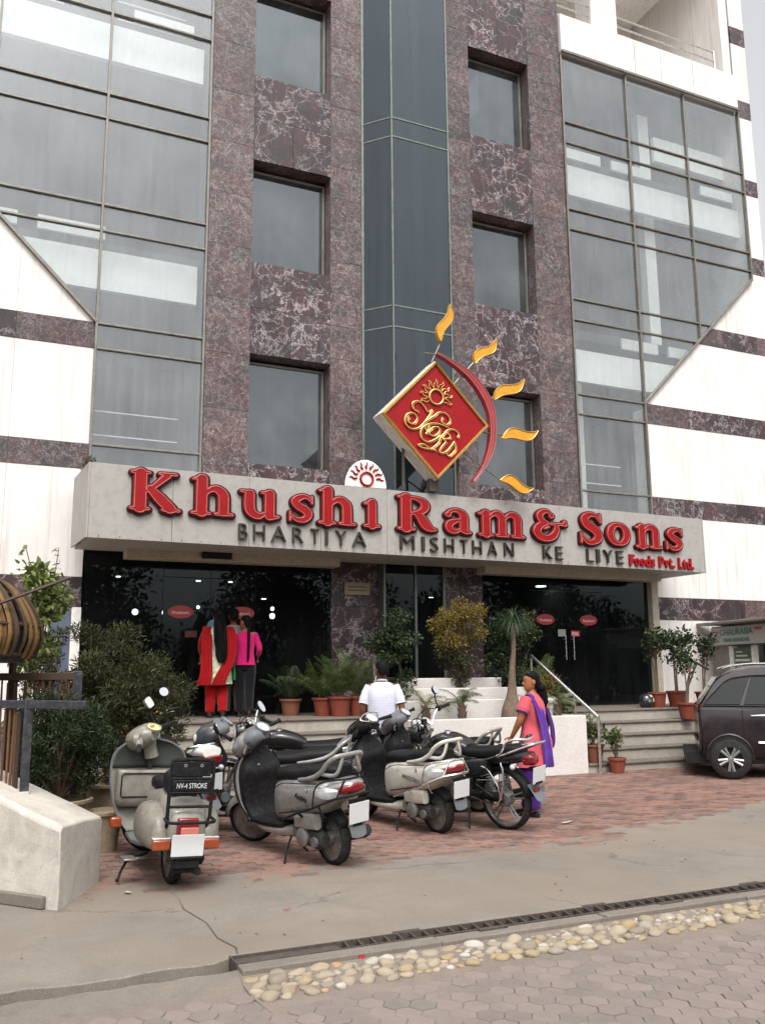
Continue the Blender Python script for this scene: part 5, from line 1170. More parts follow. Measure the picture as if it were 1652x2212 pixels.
def wheel(root, x, R, w, M=None, style='disc', rim=None, hub=.05):
    k = R-w*.78; m = MB(); prof = []
    for q in range(13):
        a = -PI*.93+2*PI*.93*q/12*1.0
        prof.append((R-w+ (w)*math.cos(a*.78)*1.0, w*.98*math.sin(a*.78)*(.98)))
    prof = [(max(r, k), h) for r, h in prof]+[(k, -w*.5)]
    prof = [(r, h) for r, h in prof]; m.lathe(prof+[prof[0]], 36, (x, 0, R), 'y')
    for g in range(-1, 2):      # tread grooves as thin raised ribs
        m.lathe([(R-abs(g)*w*.08-.002, g*w*.42-.004), (R-abs(g)*w*.08+.004, g*w*.42-.002), (R-abs(g)*w*.08+.004, g*w*.42+.002), (R-abs(g)*w*.08-.002, g*w*.42+.004), (R-abs(g)*w*.08-.002, g*w*.42-.004)], 36, (x, 0, R), 'y')
    ty = T(m, M).build('wheel', MT['tyre'], root, smooth=35)
    m = MB(); rm = rim or MT['castal']
    m.lathe([(k+.004,-w*.62),(k+.006,w*.62),(k-.012,w*.62),(k-.020,w*.3),(k-.020,-w*.3),(k-.012,-w*.62),(k+.004,-w*.62)], 32, (x, 0, R), 'y')
    if style == 'disc': m.lathe([(.01,-.012),(k-.018,-.022),(k-.018,.022),(.01,.012)], 32, (x, 0, R), 'y')
    m.lathe([(.008,-.07),(hub,-.06),(hub*1.1,0),(hub,.06),(.008,.07)], 20, (x, 0, R), 'y')
    if style in ('spoke5', 'spoke3'):
        ns = 5
        for q in range(ns):
            a = 2*PI*q/ns+.4; c, s_ = math.cos(a), math.sin(a); t = (-s_, c)
            for e in (-1, 1): m.tube([(x+hub*.8*c+.012*e*t[0], 0, R+hub*.8*s_+.012*e*t[1]), (x+(k-.012)*c+.03*e*t[0], 0, R+(k-.012)*s_+.03*e*t[1])], .010, 6)
    else:
        for q in range(6):
            a = 2*PI*q/6; m.cbox((x+k*.55*math.cos(a), .02, R+k*.55*math.sin(a)), (.03,.02,.03))
    T(m, M).build('rim', rm, ty, smooth=35); return ty
def fender(root, x, R, gap, w, a0, a1, mat, M=None, name='fender', cw=.6):
    rows = []
    for i in range(15):
        a = a0+(a1-a0)*i/14; c, s_ = math.cos(a), math.sin(a); e = 1-.35*abs(2*i/14-1)**3
        rows.append([(x+(R+gap-abs(u)**2.2*cw*w)*c, u*w*e, R+(R+gap-abs(u)**2.2*cw*w)*s_) for u in (-1,-.8,-.5,-.2,0,.2,.5,.8,1)])
    m = MB(); m.loft(rows, cap=False, closed_u=False); return T(m, M).build(name, mat, root, solid=.008)
def dial(root, c, r, nrm, mat, rimmat, M=None, name='speedometer', sx=1.0):
    nrm = Vector(nrm).normalized(); q = nrm.to_track_quat('Z', 'Y').to_matrix().to_4x4(); Tm = Matrix.Translation(c) @ q @ Matrix.Diagonal((sx,1,1,1))
    m = MB(); m.lathe([(r*.02,.004),(r*.93,.004),(r*.93,-.004),(r*.02,-.004)], 24); d = T(T(m, Tm), M).build(name, mat, root)
    m = MB(); m.lathe([(r*.93,-.012),(r*1.08,-.012),(r*1.06,.008),(r*.93,.008),(r*.93,-.012)], 24); T(T(m, Tm), M).build('dial_rim', rimmat, d); return d
def mirror(root, base, head, M=None, r=(.06,.045), sq=2.4, shell=None, face=(-.93,.0,.36)):
    m = MB(); m.tube([base, (Vector(base)*.45+Vector(head)*.55)+Vector((.02,0,0)), head], .0085, 6, sub=3); st_ = T(m, M).build('mirror', MT['plas'], root)
    q = Vector(face).normalized().to_track_quat('Z', 'Y').to_matrix().to_4x4(); Tm = Matrix.Translation(head) @ q
    def oval(k, z): return [(k*r[1]*math.copysign(abs(math.cos(a))**(2/sq), math.cos(a)), k*r[0]*math.copysign(abs(math.sin(a))**(2/sq), math.sin(a)), z) for a in [2*PI*j/24 for j in range(24)]]
    m = MB(); m.loft([oval(.4,-.035), oval(.8,-.026), oval(1,-.006), oval(1,.004)]); T(T(m, Tm), M).build('mirror_shell', shell or MT['plas'], st_)
    m = MB(); m.loft([oval(.93,.003), oval(.93,.0065)]); T(T(m, Tm), M).build('mirror_face', MT['mirror'], st_)
def plate(root, c, w, h, tilt, ry=0):
    m = MB(); m.cbox((0,0,0), (.006, w, h)); m.v = [tuple(Matrix.Translation(c) @ Matrix.Rotation(tilt, 4, 'Y') @ Vector(p)) for p in m.v]; return m.build('number_plate', MT['nplate'], root, bevel=.004)
def scooter(label, loc, ang, body_m, shield_m, rail_m, head_m, steer=.5, mirrors=(), text=None, chrome_dash=False, lean=-.09, guard=True, legguard=False, group='parked scooters and motorcycles', fuse=None, flap=True):
    t = thing('scooter', label, 'scooter', loc, ang, group); t.rotation_euler = (lean, 0, ang)
    SM_ = rotm((1.02,0,.80), (-.42,0,.91), steer)
    wheel(t, 0, .215, .052); wheel(t, 1.25, .215, .048, SM_)
    # rear body shells left and right + rear cap
    b = body([(.60,.46,.15,.20,.17,3),(.46,.50,.185,.19,.19,3),(.22,.555,.215,.15,.20,2.8),(-.05,.60,.215,.115,.175,2.6),(-.28,.635,.18,.085,.125,2.6),(-.44,.655,.12,.06,.08,2.6),(-.52,.662,.055,.03,.04,2.4)], 5, 26)
    bp = b.build('body_panel', body_m, t, smooth=50)
    for s_ in (1, -1):
        m = MB(); m.tube([(.45,s_*.205,.40),(.2,s_*.228,.445),(-.1,s_*.218,.505),(-.36,s_*.165,.575)], .007, 5, sub=4); m.build('panel_seam', MT['plas'], bp)
    m = MB(); m.lathe([(.002,.0),(.015,.0),(.017,.006),(.011,.008),(.010,.004),(.002,.004)], 14, (.02,.2155,.63), 'y'); m.build('seat_lock', MT['chrome'], bp)
    # seat
    body([(.63,.665,.09,.05,.06,2.6),(.58,.70,.135,.055,.07,3),(.40,.715,.155,.05,.07,3.2),(.22,.722,.158,.052,.07,3.2),(.12,.738,.16,.062,.08,3.2),(-.05,.755,.155,.06,.08,3.2),(-.22,.765,.13,.055,.08,3),(-.30,.765,.08,.04,.06,2.6)], 5, 24).build('seat', MT['seat'], t, smooth=50)
    # grab rail
    m = MB(); pts = [(.20,.165,.69),(.02,.185,.715),(-.18,.18,.775),(-.30,.165,.85),(-.40,.13,.895),(-.43,.06,.905),(-.435,0,.905)]
    sym(m, pts, [.013,.020,.022,.022,.020,.018,.018], 10, 5)
    for s_ in (1,-1): m.tube([(-.18,s_*.17,.76),(-.34,s_*.13,.75),(-.40,s_*.1,.80),(-.42,s_*.07,.89)], .017, 8, sub=4)
    m.build('grab_rail', rail_m, t, smooth=50)
    # lamps
    m = ybody([(-.34,.63,.165,.042,.048,3),(-.44,.642,.128,.042,.05,3),(-.525,.652,.07,.030,.038,2.6),(-.54,.654,.02,.01,.012,2.4)], 0, 4, 22); m.build('tail_lamp', MT['redl'], t, smooth=50)
    for s_ in (1,-1):
        m = MB(); m.loft([[(x, s_*(yy), z) for x, yy, z in ring] for ring in ([(-.10,.205,.645),(-.10,.222,.62),(-.10,.212,.585)], [(-.24,.17,.69),(-.24,.205,.625),(-.24,.185,.565)], [(-.35,.12,.695),(-.36,.172,.63),(-.36,.155,.575)], [(-.40,.09,.69),(-.42,.145,.635),(-.41,.13,.585)])]); m.build('indicator', MT['clear'], t, smooth=50)
    # floorboard and lower cover
    m = MB(); m.loft([[(x, y, z) for y, z in ((-w,.255),(w,.255),(w*1.05,.29),(w*.95,.305),(-w*.95,.305),(-w*1.05,.29))] for x, w in ((.50,.15),(.62,.17),(.85,.18),(1.0,.16))]); m.build('floorboard', MT['plas'], t, bevel=.008)
    body([(.38,.24,.13,.06,.06,3),(.55,.235,.165,.035,.06,3),(.80,.235,.17,.03,.05,3),(1.0,.27,.14,.04,.05,3)], 4, 18).build('lower_cover', fuse or body_m, t, smooth=50)
    # leg shield: black inner panel, painted front
    vbody([(.28,.98,.05,.16,3),(.40,1.045,.055,.19,3),(.55,1.055,.075,.205,3),(.68,1.045,.10,.205,3),(.76,1.05,.075,.18,3),(.84,1.055,.05,.12,2.6),(.90,1.05,.035,.07,2.4)], 5, 24).build('inner_panel', MT['plas'], t, smooth=50)
    vbody([(.27,1.0,.03,.165,3),(.40,1.095,.04,.205,3),(.55,1.125,.05,.228,3),(.70,1.12,.05,.222,3),(.80,1.11,.045,.18,2.8),(.88,1.09,.04,.10,2.4)], 5, 24).build('leg_shield', shield_m, t, smooth=50)
    m = MB(); sym(m, [(1.0,.17,.29),(1.075,.215,.42),(1.10,.238,.58),(1.09,.23,.72),(1.08,.17,.83)], .009, 6, 4); m.build('shield_trim', MT['plas'] if not chrome_dash else MT['chrome'], t)
    m = MB(); m.lathe([(.002,0),(.013,0),(.014,.006),(.002,.006)], 12, (.965,.06,.74), 'x'); m.v = [(p[0]-.0, p[1], p[2]) for p in m.v]; m.build('ignition_lock', MT['chrome'], t)
    # headset (turned with the steering)
    SH_ = SM_; SM_ = SM_ @ Matrix.Translation((1.0,0,1.0)) @ Matrix.Scale(1.18, 4) @ Matrix.Translation((-1.0,0,-1.0))
    T(body([(.955,1.0,.06,.035,.03,2.4),(1.0,1.0,.135,.055,.06,2.8),(1.07,.985,.155,.07,.095,2.6),(1.14,.955,.13,.075,.105,2.4),(1.20,.925,.075,.05,.075,2.2),(1.225,.91,.02,.015,.02,2)], 5, 24), SM_).build('headset_cover', head_m, t, smooth=50)
    T(body([(.925,1.01,.075,.03,.03,3),(.95,1.02,.115,.045,.05,3),(1.0,1.015,.15,.058,.075,3),(1.055,1.0,.152,.062,.08,2.8)], 4, 22), SM_).build('dashboard', MT['plasg'] if not chrome_dash else MT['plas'], t, smooth=50)
    dial(t, (.940,0,1.062), .058, (-.62,0,.78), MT['dial'], MT['chrome'] if chrome_dash else MT['plasg'], SM_, sx=1.0)
    if chrome_dash:
        m = MB(); loop = [(.925,.0,1.035),(.938,.08,1.05),(.968,.135,1.078),(.992,.07,1.10),(.995,0,1.104),(.992,-.07,1.10),(.968,-.135,1.078),(.938,-.08,1.05)]; m.tube(loop, .008, 6, closed=True, sub=4); T(m, SM_).build('dash_trim', MT['chrome'], t)
    T(ybody([(1.17,.945,.085,.05,.05,2.4),(1.222,.93,.055,.03,.035,2.2)], 0, 3, 18), SM_).build('headlamp', MT['clear'], t, smooth=50)
    SM_ = SH_
    m = MB(); sym(m, [(1.03,.10,.99),(1.01,.18,1.0),(.96,.26,1.0)], .014, 8, 3); T(m, SM_).build('handlebar', MT['plas'], t)
    for s_ in (1,-1):
        m = MB(); m.tube([(.972,s_*.245,1.0),(.93,s_*.35,.995)], .018, 10); m.tube([(.93,s_*.35,.995),(.927,s_*.357,.995)], .023, 10); g = T(m, SM_).build('grip', MT['plas'], t)
        m = MB(); m.tube([(1.02,s_*.20,.985),(1.02,s_*.26,.975),(.99,s_*.345,.97)], [.007,.006,.007], 6, sub=3); T(m, SM_).build('brake_lever', MT['castal'], g)
    for bse, hd in mirrors: mirror(t, bse, hd, SM_)
    m = MB(); m.tube([(1.02,0,.86),(1.09,0,.70)], .028, 8)
    for s_ in (1,-1): m.tube([(1.10,s_*.03,.66),(1.14,s_*.085,.52),(1.24,s_*.085,.235)], .017, 8)
    T(m, SM_).build('fork', MT['engine'], t)
    fender(t, 1.25, .215, .05, .088, math.radians(18), math.radians(168), shield_m, SM_, 'front_fender')
    m = MB()
    for s_, w_ in ((1,.0),(-1,.012),(1,.02)): m.tube([(1.03,s_*.12,.98+w_),(1.10,s_*.16,.93),(1.13,s_*.10,.80),(1.10,s_*.04,.66)], .0055, 5, sub=4)
    m.build('cables', MT['plas'], t)
    for s_ in (1,-1):
        m = MB(); m.tube([(.52,s_*.192,.60),(.36,s_*.213,.655),(.10,s_*.213,.672),(-.12,s_*.20,.685)], .0045, 5, sub=3); m.build('panel_seam', MT['plas'], bp)
    # engine, air box, exhaust, stands
    ybody([(.26,.25,.05,.07,.07,3),(.14,.24,.06,.085,.075,3),(0,.225,.06,.075,.08,3),(-.08,.22,.04,.05,.05,2.6)], .125, 4, 16).build('crank_case', MT['engine'], t, smooth=40)
    m = MB(); m.lathe([(.004,.0),(.06,.0),(.075,.02),(.075,.05),(.05,.065),(.004,.065)], 22, (.14,.165,.24), 'y'); m.lathe([(.004,0),(.04,0),(.04,.05),(.004,.055)], 18, (-.0,.15,.215), 'y'); m.build('drive_cover', MT['castal'], t)
    ybody([(.26,.36,.03,.05,.06,3),(.12,.36,.045,.075,.06,3.4),(-.03,.37,.04,.065,.06,3.2)], .165, 3, 16).build('air_box', fuse or body_m, t, smooth=40)
    m = MB(); m.tube([(.25,-.13,.17),(.1,-.15,.17),(.02,-.165,.20),(-.30,-.175,.26),(-.33,-.175,.265)], [.02,.022,.05,.055,.035], 12, sub=3); m.build('exhaust', MT['engine'], t)
    m = MB(); m.tube([(.05,.10,.22),(-.04,.11,.50)], .020, 8)
    for q in range(9): m.lathe([(.02,-.004),(.033,-.004),(.033,.004),(.02,.004)], 12, (.03-.0075*q, .1025+.001*q, .28+.022*q))
    m.build('shock', MT['engine'], t)
    m = MB(); m.tube([(.42,.12,.20),(.36,.22,.10),(.30,.29,.012)], .010, 6, sub=2); m.cbox((.29,.305,.008), (.05,.05,.012)); m.build('side_stand', MT['plas'], t)
    m = MB(); m.tube([(.30,.13,.16),(.16,.15,.12)], .011, 6); m.tube([(.30,-.13,.16),(.16,-.15,.12)], .011, 6); m.build('centre_stand', MT['engine'], t)
    if guard:
        m = MB(); sym(m, [(.36,.24,.36),(.10,.265,.45),(-.22,.245,.53),(-.44,.17,.585),(-.555,.08,.60),(-.56,0,.60)], .011, 7, 4); sym(m, [(-.10,.25,.50),(-.16,.235,.66),(-.30,.19,.715),(-.46,.09,.72),(-.47,0,.72)], .008, 6, 4)
        for s_ in (1,-1): m.tube([(.10,s_*.262,.45),(.12,s_*.2,.40)], .010, 6); m.tube([(-.44,s_*.17,.585),(-.47,s_*.09,.72)], .009, 6); m.tube([(-.22,s_*.245,.53),(-.24,s_*.21,.44),(-.18,s_*.16,.42)], .009, 6, sub=3)
        m.build('crash_guard', MT['plas'] if not chrome_dash else MT['chrome'], t)
    if legguard:
        m = MB(); sym(m, [(1.06,.20,.86),(1.10,.30,.80),(1.10,.34,.62),(1.06,.31,.42),(1.0,.2,.30)], .013, 7, 4); m.build('leg_guard', plain('guard_grey', (.45,.45,.44), .35, .5, .1), t)
        m = MB(); m.cbox((1.10,.335,.66), (.03,.045,.2)); m.build('guard_pad', MT['castal'], t, bevel=.01)
    m = MB(); m.cbox((-.50,0,.545), (.05,.14,.03)); m.cbox((-.475,0,.44), (.03,.10,.2)); m.build('plate_bracket', MT['plas'], t, bevel=.005)
    plate(t, (-.535,0,.455), .20, .165, -.22)
    if flap:
        m = MB(); m.prism([(-.47,-.085,.37),(-.47,.085,.37),(-.50,.075,.27),(-.505,.03,.255),(-.505,-.03,.255),(-.50,-.075,.27)], (-.012,0,.004)); m.build('mud_flap', MT['rearflap'], t, bevel=.004)
    fender(t, 0, .215, .035, .07, math.radians(30), math.radians(150), MT['plas'], None, 'rear_mudguard')
    shorten(t, .66)
    if text:
        s_, sz, xx, zz, mt = text
        text_mesh(s_, 'lettering', sz, .004, mt, bp, Matrix.Translation((xx, .232, zz)) @ Matrix.Rotation(-.17, 4, 'Y') @ Matrix.Rotation(PI, 4, 'Z') @ Matrix.Rotation(.10, 4, 'X'), offset=.001, shear=.3)
    return t
def shorten(t, k, x0=-.06):        # rear overhang to its real length
    for o in t.children_recursive:
        if o.type == 'MESH' and o.name.split('.')[0] not in ('wheel', 'rim', 'rear_mudguard', 'engine', 'shock', 'frame', 'chain_case'):
            for v in o.data.vertices:
                if v.co.x < x0: v.co.x = x0+(v.co.x-x0)*k
    return t
# headings: angle of the forward axis from +X
C = scooter('silver grey scooter with black seat and crash guard, second from the left in front', (2.82,7.17,0), math.radians(106), MT['vsil'], MT['vsil'], MT['vsil'], MT['vsil'], .62, [((1.03,-.17,1.03),(1.05,-.30,1.17))], ('Activa', .066, .10, .545, MT['plas']))
E_ = scooter('cream white scooter with black leg shield and chrome ringed dashboard', (4.26,8.05,0), math.radians(104), MT['vcream'], MT['vblack'], MT['vcream'], MT['vblack'], .35, [], ('MAESTRO', .058, .10, .53, MT['plasg']), chrome_dash=True)
D_ = scooter('dark grey scooter with a silver leg guard parked behind the silver scooter', (3.24,8.62,.01), math.radians(152), MT['vdark'], MT['vdark'], MT['vsil'], MT['vdark'], .35, [((1.03,.17,1.03),(1.05,.32,1.10))], legguard=True)
F_ = scooter('dark scooter with grey grab rail parked behind the black motorcycle', (5.22,8.92,.015), math.radians(116), MT['vdark'], MT['vblack'], MT['vsil'], MT['vdark'], .45, [])
def motorcycle(label, loc, ang, tank_m, side_m, tail_m, rack=False, steer=.45, mirrors=((1,),), cowl=None, lean=-.10, group='parked scooters and motorcycles', guard=False, twin=True, bar=.0):
    t = thing('motorcycle', label, 'motorcycle', loc, ang, group); t.rotation_euler = (lean, 0, ang)
    SM_ = rotm((.98,0,.85), (-.42,0,.91), steer); R = .30
    wheel(t, 0, R, .048, None, 'spoke5', MT['castal'], .07); wheel(t, 1.28, R, .042, SM_, 'spoke5', MT['castal'], .06)
    body([(.92,.80,.06,.03,.06,2.6),(.86,.83,.115,.06,.11,2.6),(.70,.85,.145,.075,.13,2.6),(.52,.825,.125,.06,.12,2.6),(.40,.785,.085,.035,.07,2.6)], 5, 24).build('tank', tank_m, t, smooth=50)
    m = MB(); m.lathe([(.004,.02),(.03,.02),(.034,.0),(.004,0)], 16, (.70,0,.92)); m.build('fuel_cap', MT['chrome'], t)
    body([(.48,.755,.09,.04,.05,2.8),(.36,.75,.125,.045,.06,3),(.15,.755,.14,.05,.06,3.2),(-.05,.775,.14,.055,.06,3.2),(-.22,.79,.12,.055,.06,3),(-.32,.795,.07,.04,.05,2.6)], 5, 22).build('seat', MT['seat'], t, smooth=50)
    for s_ in (1,-1): ybody([(.42,.60,.03,.07,.09,3),(.25,.60,.045,.10,.10,3),(.08,.62,.04,.09,.08,3)], s_*.12, 3, 16).build('side_panel', side_m, t, smooth=45)
    body([(.06,.70,.11,.05,.06,3),(-.15,.71,.115,.06,.06,3),(-.32,.73,.095,.05,.05,2.8),(-.43,.745,.06,.035,.035,2.4)], 4, 20).build('tail_panel', tail_m, t, smooth=45)
    body([(-.36,.715,.085,.055,.065,3),(-.45,.715,.075,.05,.065,3),(-.49,.71,.045,.03,.045,2.6)], 3, 18).build('tail_lamp', MT['redl'], t, smooth=45)
    fender(t, 0, R, .045, .075, math.radians(50), math.radians(172), MT['plas'], None, 'rear_mudguard')
    plate(t, (-.515,0,.565), .20, .16, -.2); m = MB(); m.cbox((-.46,0,.62), (.12,.06,.03)); m.cbox((-.495,0,.56), (.02,.12,.16)); m.build('plate_bracket', MT['plas'], t)
    m = MB(); m.prism([(-.40,-.07,.46),(-.40,.07,.46),(-.52,.075,.34),(-.53,.03,.315),(-.53,-.03,.315),(-.52,-.075,.34)], (.01,0,.012)); m.build('mud_flap', MT['rearflap'], t, bevel=.004)
    m = MB(); m.cbox((-.46,0,.425), (.02,.09,.045)); m.build('reflector', MT['redl'], t, bevel=.005)
    # engine with cooling fins
    m = MB(); m.loft([sring(x, .0, z, hy, zu, zd, 3.4, 16) for x, z, hy, zu, zd, n in cat([(.36,.33,.10,.09,.09,3),(.50,.34,.13,.12,.11,3),(.66,.33,.13,.11,.10,3),(.76,.33,.08,.07,.07,3)], 3)])
    for q in range(8): m.cbox((.70+.012*q, 0, .44+.022*q), (.15,.17,.008))
    m.cbox((.75,0,.52), (.09,.10,.2)); m.build('engine', MT['engine'], t, bevel=.003)
    m = MB(); m.lathe([(.004,0),(.075,0),(.085,.015),(.07,.03),(.004,.03)], 20, (.52,.125,.33), 'y'); m.lathe([(.004,-.03),(.08,-.03),(.09,-.015),(.08,0),(.004,0)], 20, (.55,-.125,.33), 'y'); m.build('engine_cover', MT['castal'], t)
    m = MB(); sym(m, [(.96,.02,.80),(.84,.03,.50),(.74,.04,.24),(.50,.06,.21)], .016, 7, 3); sym(m, [(.94,.03,.78),(.60,.08,.70),(.30,.10,.68),(-.28,.10,.72)], .015, 7, 3); sym(m, [(.30,.10,.68),(.32,.09,.36)], .015, 7, 1); sym(m, [(.34,.09,.33),(0,.115,.30),(-.06,.115,.30)], .018, 7, 1); m.build('frame', MT['plas'], t)
    for s_ in (1,-1):
        m = MB(); p, q = Vector((.02,s_*.13,.32)), Vector((.13,s_*.125,.66)); m.tube([p, q], .010, 8)
        hel = [p.lerp(q, .28+.62*k/60)+Vector((.030*math.cos(k*2*PI/7.5), .030*math.sin(k*2*PI/7.5), 0)) for k in range(61)]; m.tube(hel, .0055, 5); m.tube([p, p.lerp(q,.3)], .020, 10); m.build('shock', MT['plasg'], t)
    m = MB(); m.tube([(.70,-.09,.42),(.74,-.12,.26),(.55,-.15,.21),(.30,-.165,.24)], .019, 8, sub=3); m.tube([(.32,-.165,.235),(.22,-.17,.26),(-.34,-.185,.38),(-.36,-.185,.385)], [.025,.048,.056,.04], 14); m.build('exhaust', MT['engine'], t); m = MB(); m.lathe([(.02,0),(.045,0),(.05,.012),(.02,.012)], 16, (-.37,-.185,.385), 'x'); m.build('exhaust_tip', MT['plasg'], t)
    m = MB(); m.tube([(.30,.145,.36),(.10,.15,.36),(-.06,.15,.35)], [.035,.03,.045], 8); m.build('chain_case', MT['plas'], t)
    m = MB()   # saree guard and footrest hoop on the left
    m.tube([(.12,.19,.64),(.02,.20,.60),(-.10,.20,.40),(-.02,.19,.28),(.16,.17,.30),(.30,.17,.33)], .009, 6, sub=4); m.tube([(-.05,.20,.52),(.20,.18,.50)], .006, 6); m.tube([(.0,.20,.36),(.22,.18,.46)], .006, 6); m.tube([(-.10,.15,.68),(-.13,.16,.55),(-.05,.15,.32)], .010, 6, sub=3); m.build('saree_guard', MT['chrome'], t)
    for s_ in (1,-1):
        m = MB(); m.tube([(.44,s_*.12,.25),(.44,s_*.26,.26)], .013, 8); m.tube([(.16,s_*.14,.38),(.14,s_*.24,.39)], .012, 8); m.build('footrest', MT['plas'], t)
        m = MB(); m.tube([(-.28,s_*.09,.66),(-.30,s_*.16,.655)], .007, 6); m.ball((-.305,s_*.185,.655), .032, .03, .028); m.build('indicator', MT['clear'] if not guard else MT['amber'], t)
    m = MB()
    if rack:
        sym(m, [(.10,.15,.70),(-.10,.165,.76),(-.22,.16,.88),(-.34,.13,.91),(-.40,.05,.90),(-.40,0,.90)], .013, 8, 4); sym(m, [(-.05,.16,.73),(-.30,.15,.80),(-.52,.12,.86),(-.56,.06,.87),(-.56,0,.87)], .012, 8, 4)
        for y in (-.06, 0, .06): m.tube([(-.36,y,.85),(-.55,y,.87)], .008, 6)
    else: sym(m, [(.02,.15,.74),(-.15,.165,.78),(-.30,.15,.87),(-.40,.08,.89),(-.41,0,.89)], .016, 8, 4)
    m.build('grab_rail', MT['chrome'], t)
    m = MB(); m.tube([(.40,.08,.25),(.33,.2,.12),(.28,.27,.012)], .011, 6, sub=2); m.cbox((.27,.28,.008), (.05,.05,.012)); m.build('side_stand', MT['plas'], t)
    # front end
    m = MB()
    for s_ in (1,-1): m.tube([(.97,s_*.09,.92),(1.10,s_*.09,.62)], .017, 8); m.tube([(1.10,s_*.09,.62),(1.28,s_*.09,.285)], .024, 8)
    m.cbox((.985,0,.90), (.06,.24,.03)); m.cbox((1.02,0,.80), (.06,.22,.03)); T(m, SM_).build('fork', MT['castal'], t)
    fender(t, 1.28, R, .035, .06, math.radians(35), math.radians(160), MT['vblack'], SM_, 'front_fender')
    b0 = bar; m = MB(); sym(m, [(.96,0,.95),(.955,.08,.96),(.93,.17,1.06+b0),(.90,.24,1.10+b0),(.84,.37,1.09+b0)], .012, 8, 4); T(m, SM_).build('handlebar', MT['chrome'], t)
    for s_ in (1,-1):
        m = MB(); m.tube([(.885,s_*.27,1.10+b0),(.838,s_*.39,1.09+b0)], .019, 10); m.cbox((.905,s_*.235,1.10+b0), (.05,.05,.05)); g = T(m, SM_).build('grip', MT['plas'], t)
        m = MB(); m.tube([(.93,s_*.22,1.09+b0),(.945,s_*.28,1.075+b0),(.90,s_*.38,1.06+b0)], .006, 6, sub=3); T(m, SM_).build('brake_lever', MT['castal'], g)
    T(body([(1.02,.92,.05,.05,.05,2.2),(1.07,.91,.10,.10,.10,2.2),(1.15,.895,.10,.10,.10,2.2),(1.17,.89,.085,.085,.085,2.2)], 4, 20), SM_).build('headlamp_shell', cowl or MT['vblack'], t, smooth=50)
    T(ybody([(1.165,.89,.082,.082,.082,2.1),(1.19,.885,.05,.05,.05,2)], 0, 2, 18), SM_).build('headlamp', MT['clear'], t, smooth=50)
    if cowl:
        T(body([(1.0,.98,.10,.05,.10,2.4),(1.08,.97,.14,.08,.16,2.6),(1.18,.92,.12,.08,.14,2.4),(1.22,.89,.06,.04,.07,2.2)], 4, 20), SM_).build('cowl', cowl, t, smooth=50)
        m = MB(); m.loft([[(1.06, y, 1.04) for y in (-.11,-.05,0,.05,.11)], [(1.02, y*.9, 1.13) for y in (-.11,-.05,0,.05,.11)], [(.97, y*.6, 1.20) for y in (-.11,-.05,0,.05,.11)]], cap=False, closed_u=False); T(m, SM_).build('windscreen', plain('visor_smoke', (.10,.11,.11), .1), t, solid=.004)
    for y in ((-.065, .065) if twin else (0,)): 
        m = MB(); m.lathe([(.004,-.05),(.04,-.05),(.056,0),(.056,.004),(.004,.004)], 18); q = Vector((-.62,0,.78)).to_track_quat('Z','Y').to_matrix().to_4x4(); T(T(m, Matrix.Translation((1.0,y,1.01)) @ q), SM_).build('gauge_cup', MT['plas'], t); dial(t, (.997,y,1.016), .056, (-.62,0,.78), MT['dial'], MT['chrome'], SM_, 'gauge')
    m = MB()
    for s_ in (1,-1): m.tube([(.90,s_*.22,1.09+b0),(1.02,s_*.16,1.12),(1.12,s_*.08,1.02),(1.06,s_*.04,.80)], .0055, 5, sub=5)
    T(m, SM_).build('cables', MT['plas'], t)
    for s_ in mirrors: mirror(t, (.905,s_[0]*.24,1.11+b0), (.93,s_[0]*.31,1.29+b0), SM_, (.05,.062), 2.2)
    if guard:
        m = MB(); sym(m, [(.74,.06,.30),(.84,.25,.36),(.88,.30,.50),(.86,.20,.64),(.86,.03,.66)], .012, 7, 4); m.build('leg_guard', MT['chrome'], t)
    shorten(t, .82)
    return t
G_ = motorcycle('black commuter motorcycle with chrome carrier and alloy wheels at the right end of the row', (4.97,7.92,0), math.radians(110), MT['vblack'], MT['vblack'], MT['vblack'], True, .42, ((-1,),), guard=False)
B_ = motorcycle('white faired motorcycle with large red tail lamp parked beyond the old scooter', (2.02,8.72,.01), math.radians(104), MT['vblack'], MT['vwhite'], MT['vwhite'], False, .35, ((-1,),(1,)), MT['vwhite'], twin=False)
H_ = motorcycle('black motorcycle with amber indicators parked farthest back beside the steps', (3.78,9.35,.02), math.radians(158), MT['vblack'], MT['vblack'], MT['vblack'], False, .2, (), guard=True)
# white lid and red wrap-round lamp on the tail of the faired motorcycle
body([(-.10,.82,.10,.035,.04,3),(-.30,.84,.11,.05,.05,3),(-.46,.84,.09,.04,.05,2.8)], 3, 18).build('tail_box', MT['vwhite'], B_, smooth=45)
body([(-.30,.77,.105,.035,.04,3),(-.44,.775,.10,.035,.04,3),(-.50,.775,.07,.025,.03,2.6)], 3, 18).build('side_lamp', MT['redl'], B_, smooth=45)
t = B_; m = MB(); m.ball((.93,-.06,1.13), .035, .02, .02, 8, 6); m.ball((.90,-.09,1.10), .015, .012, .05, 8, 6); m.tube([(.93,-.05,1.13),(.96,-.14,1.14)], [.016,.01], 6); o = m.build('cloth_knot', plain('marigold_cloth', srgb(214,140,24), .8), B_)
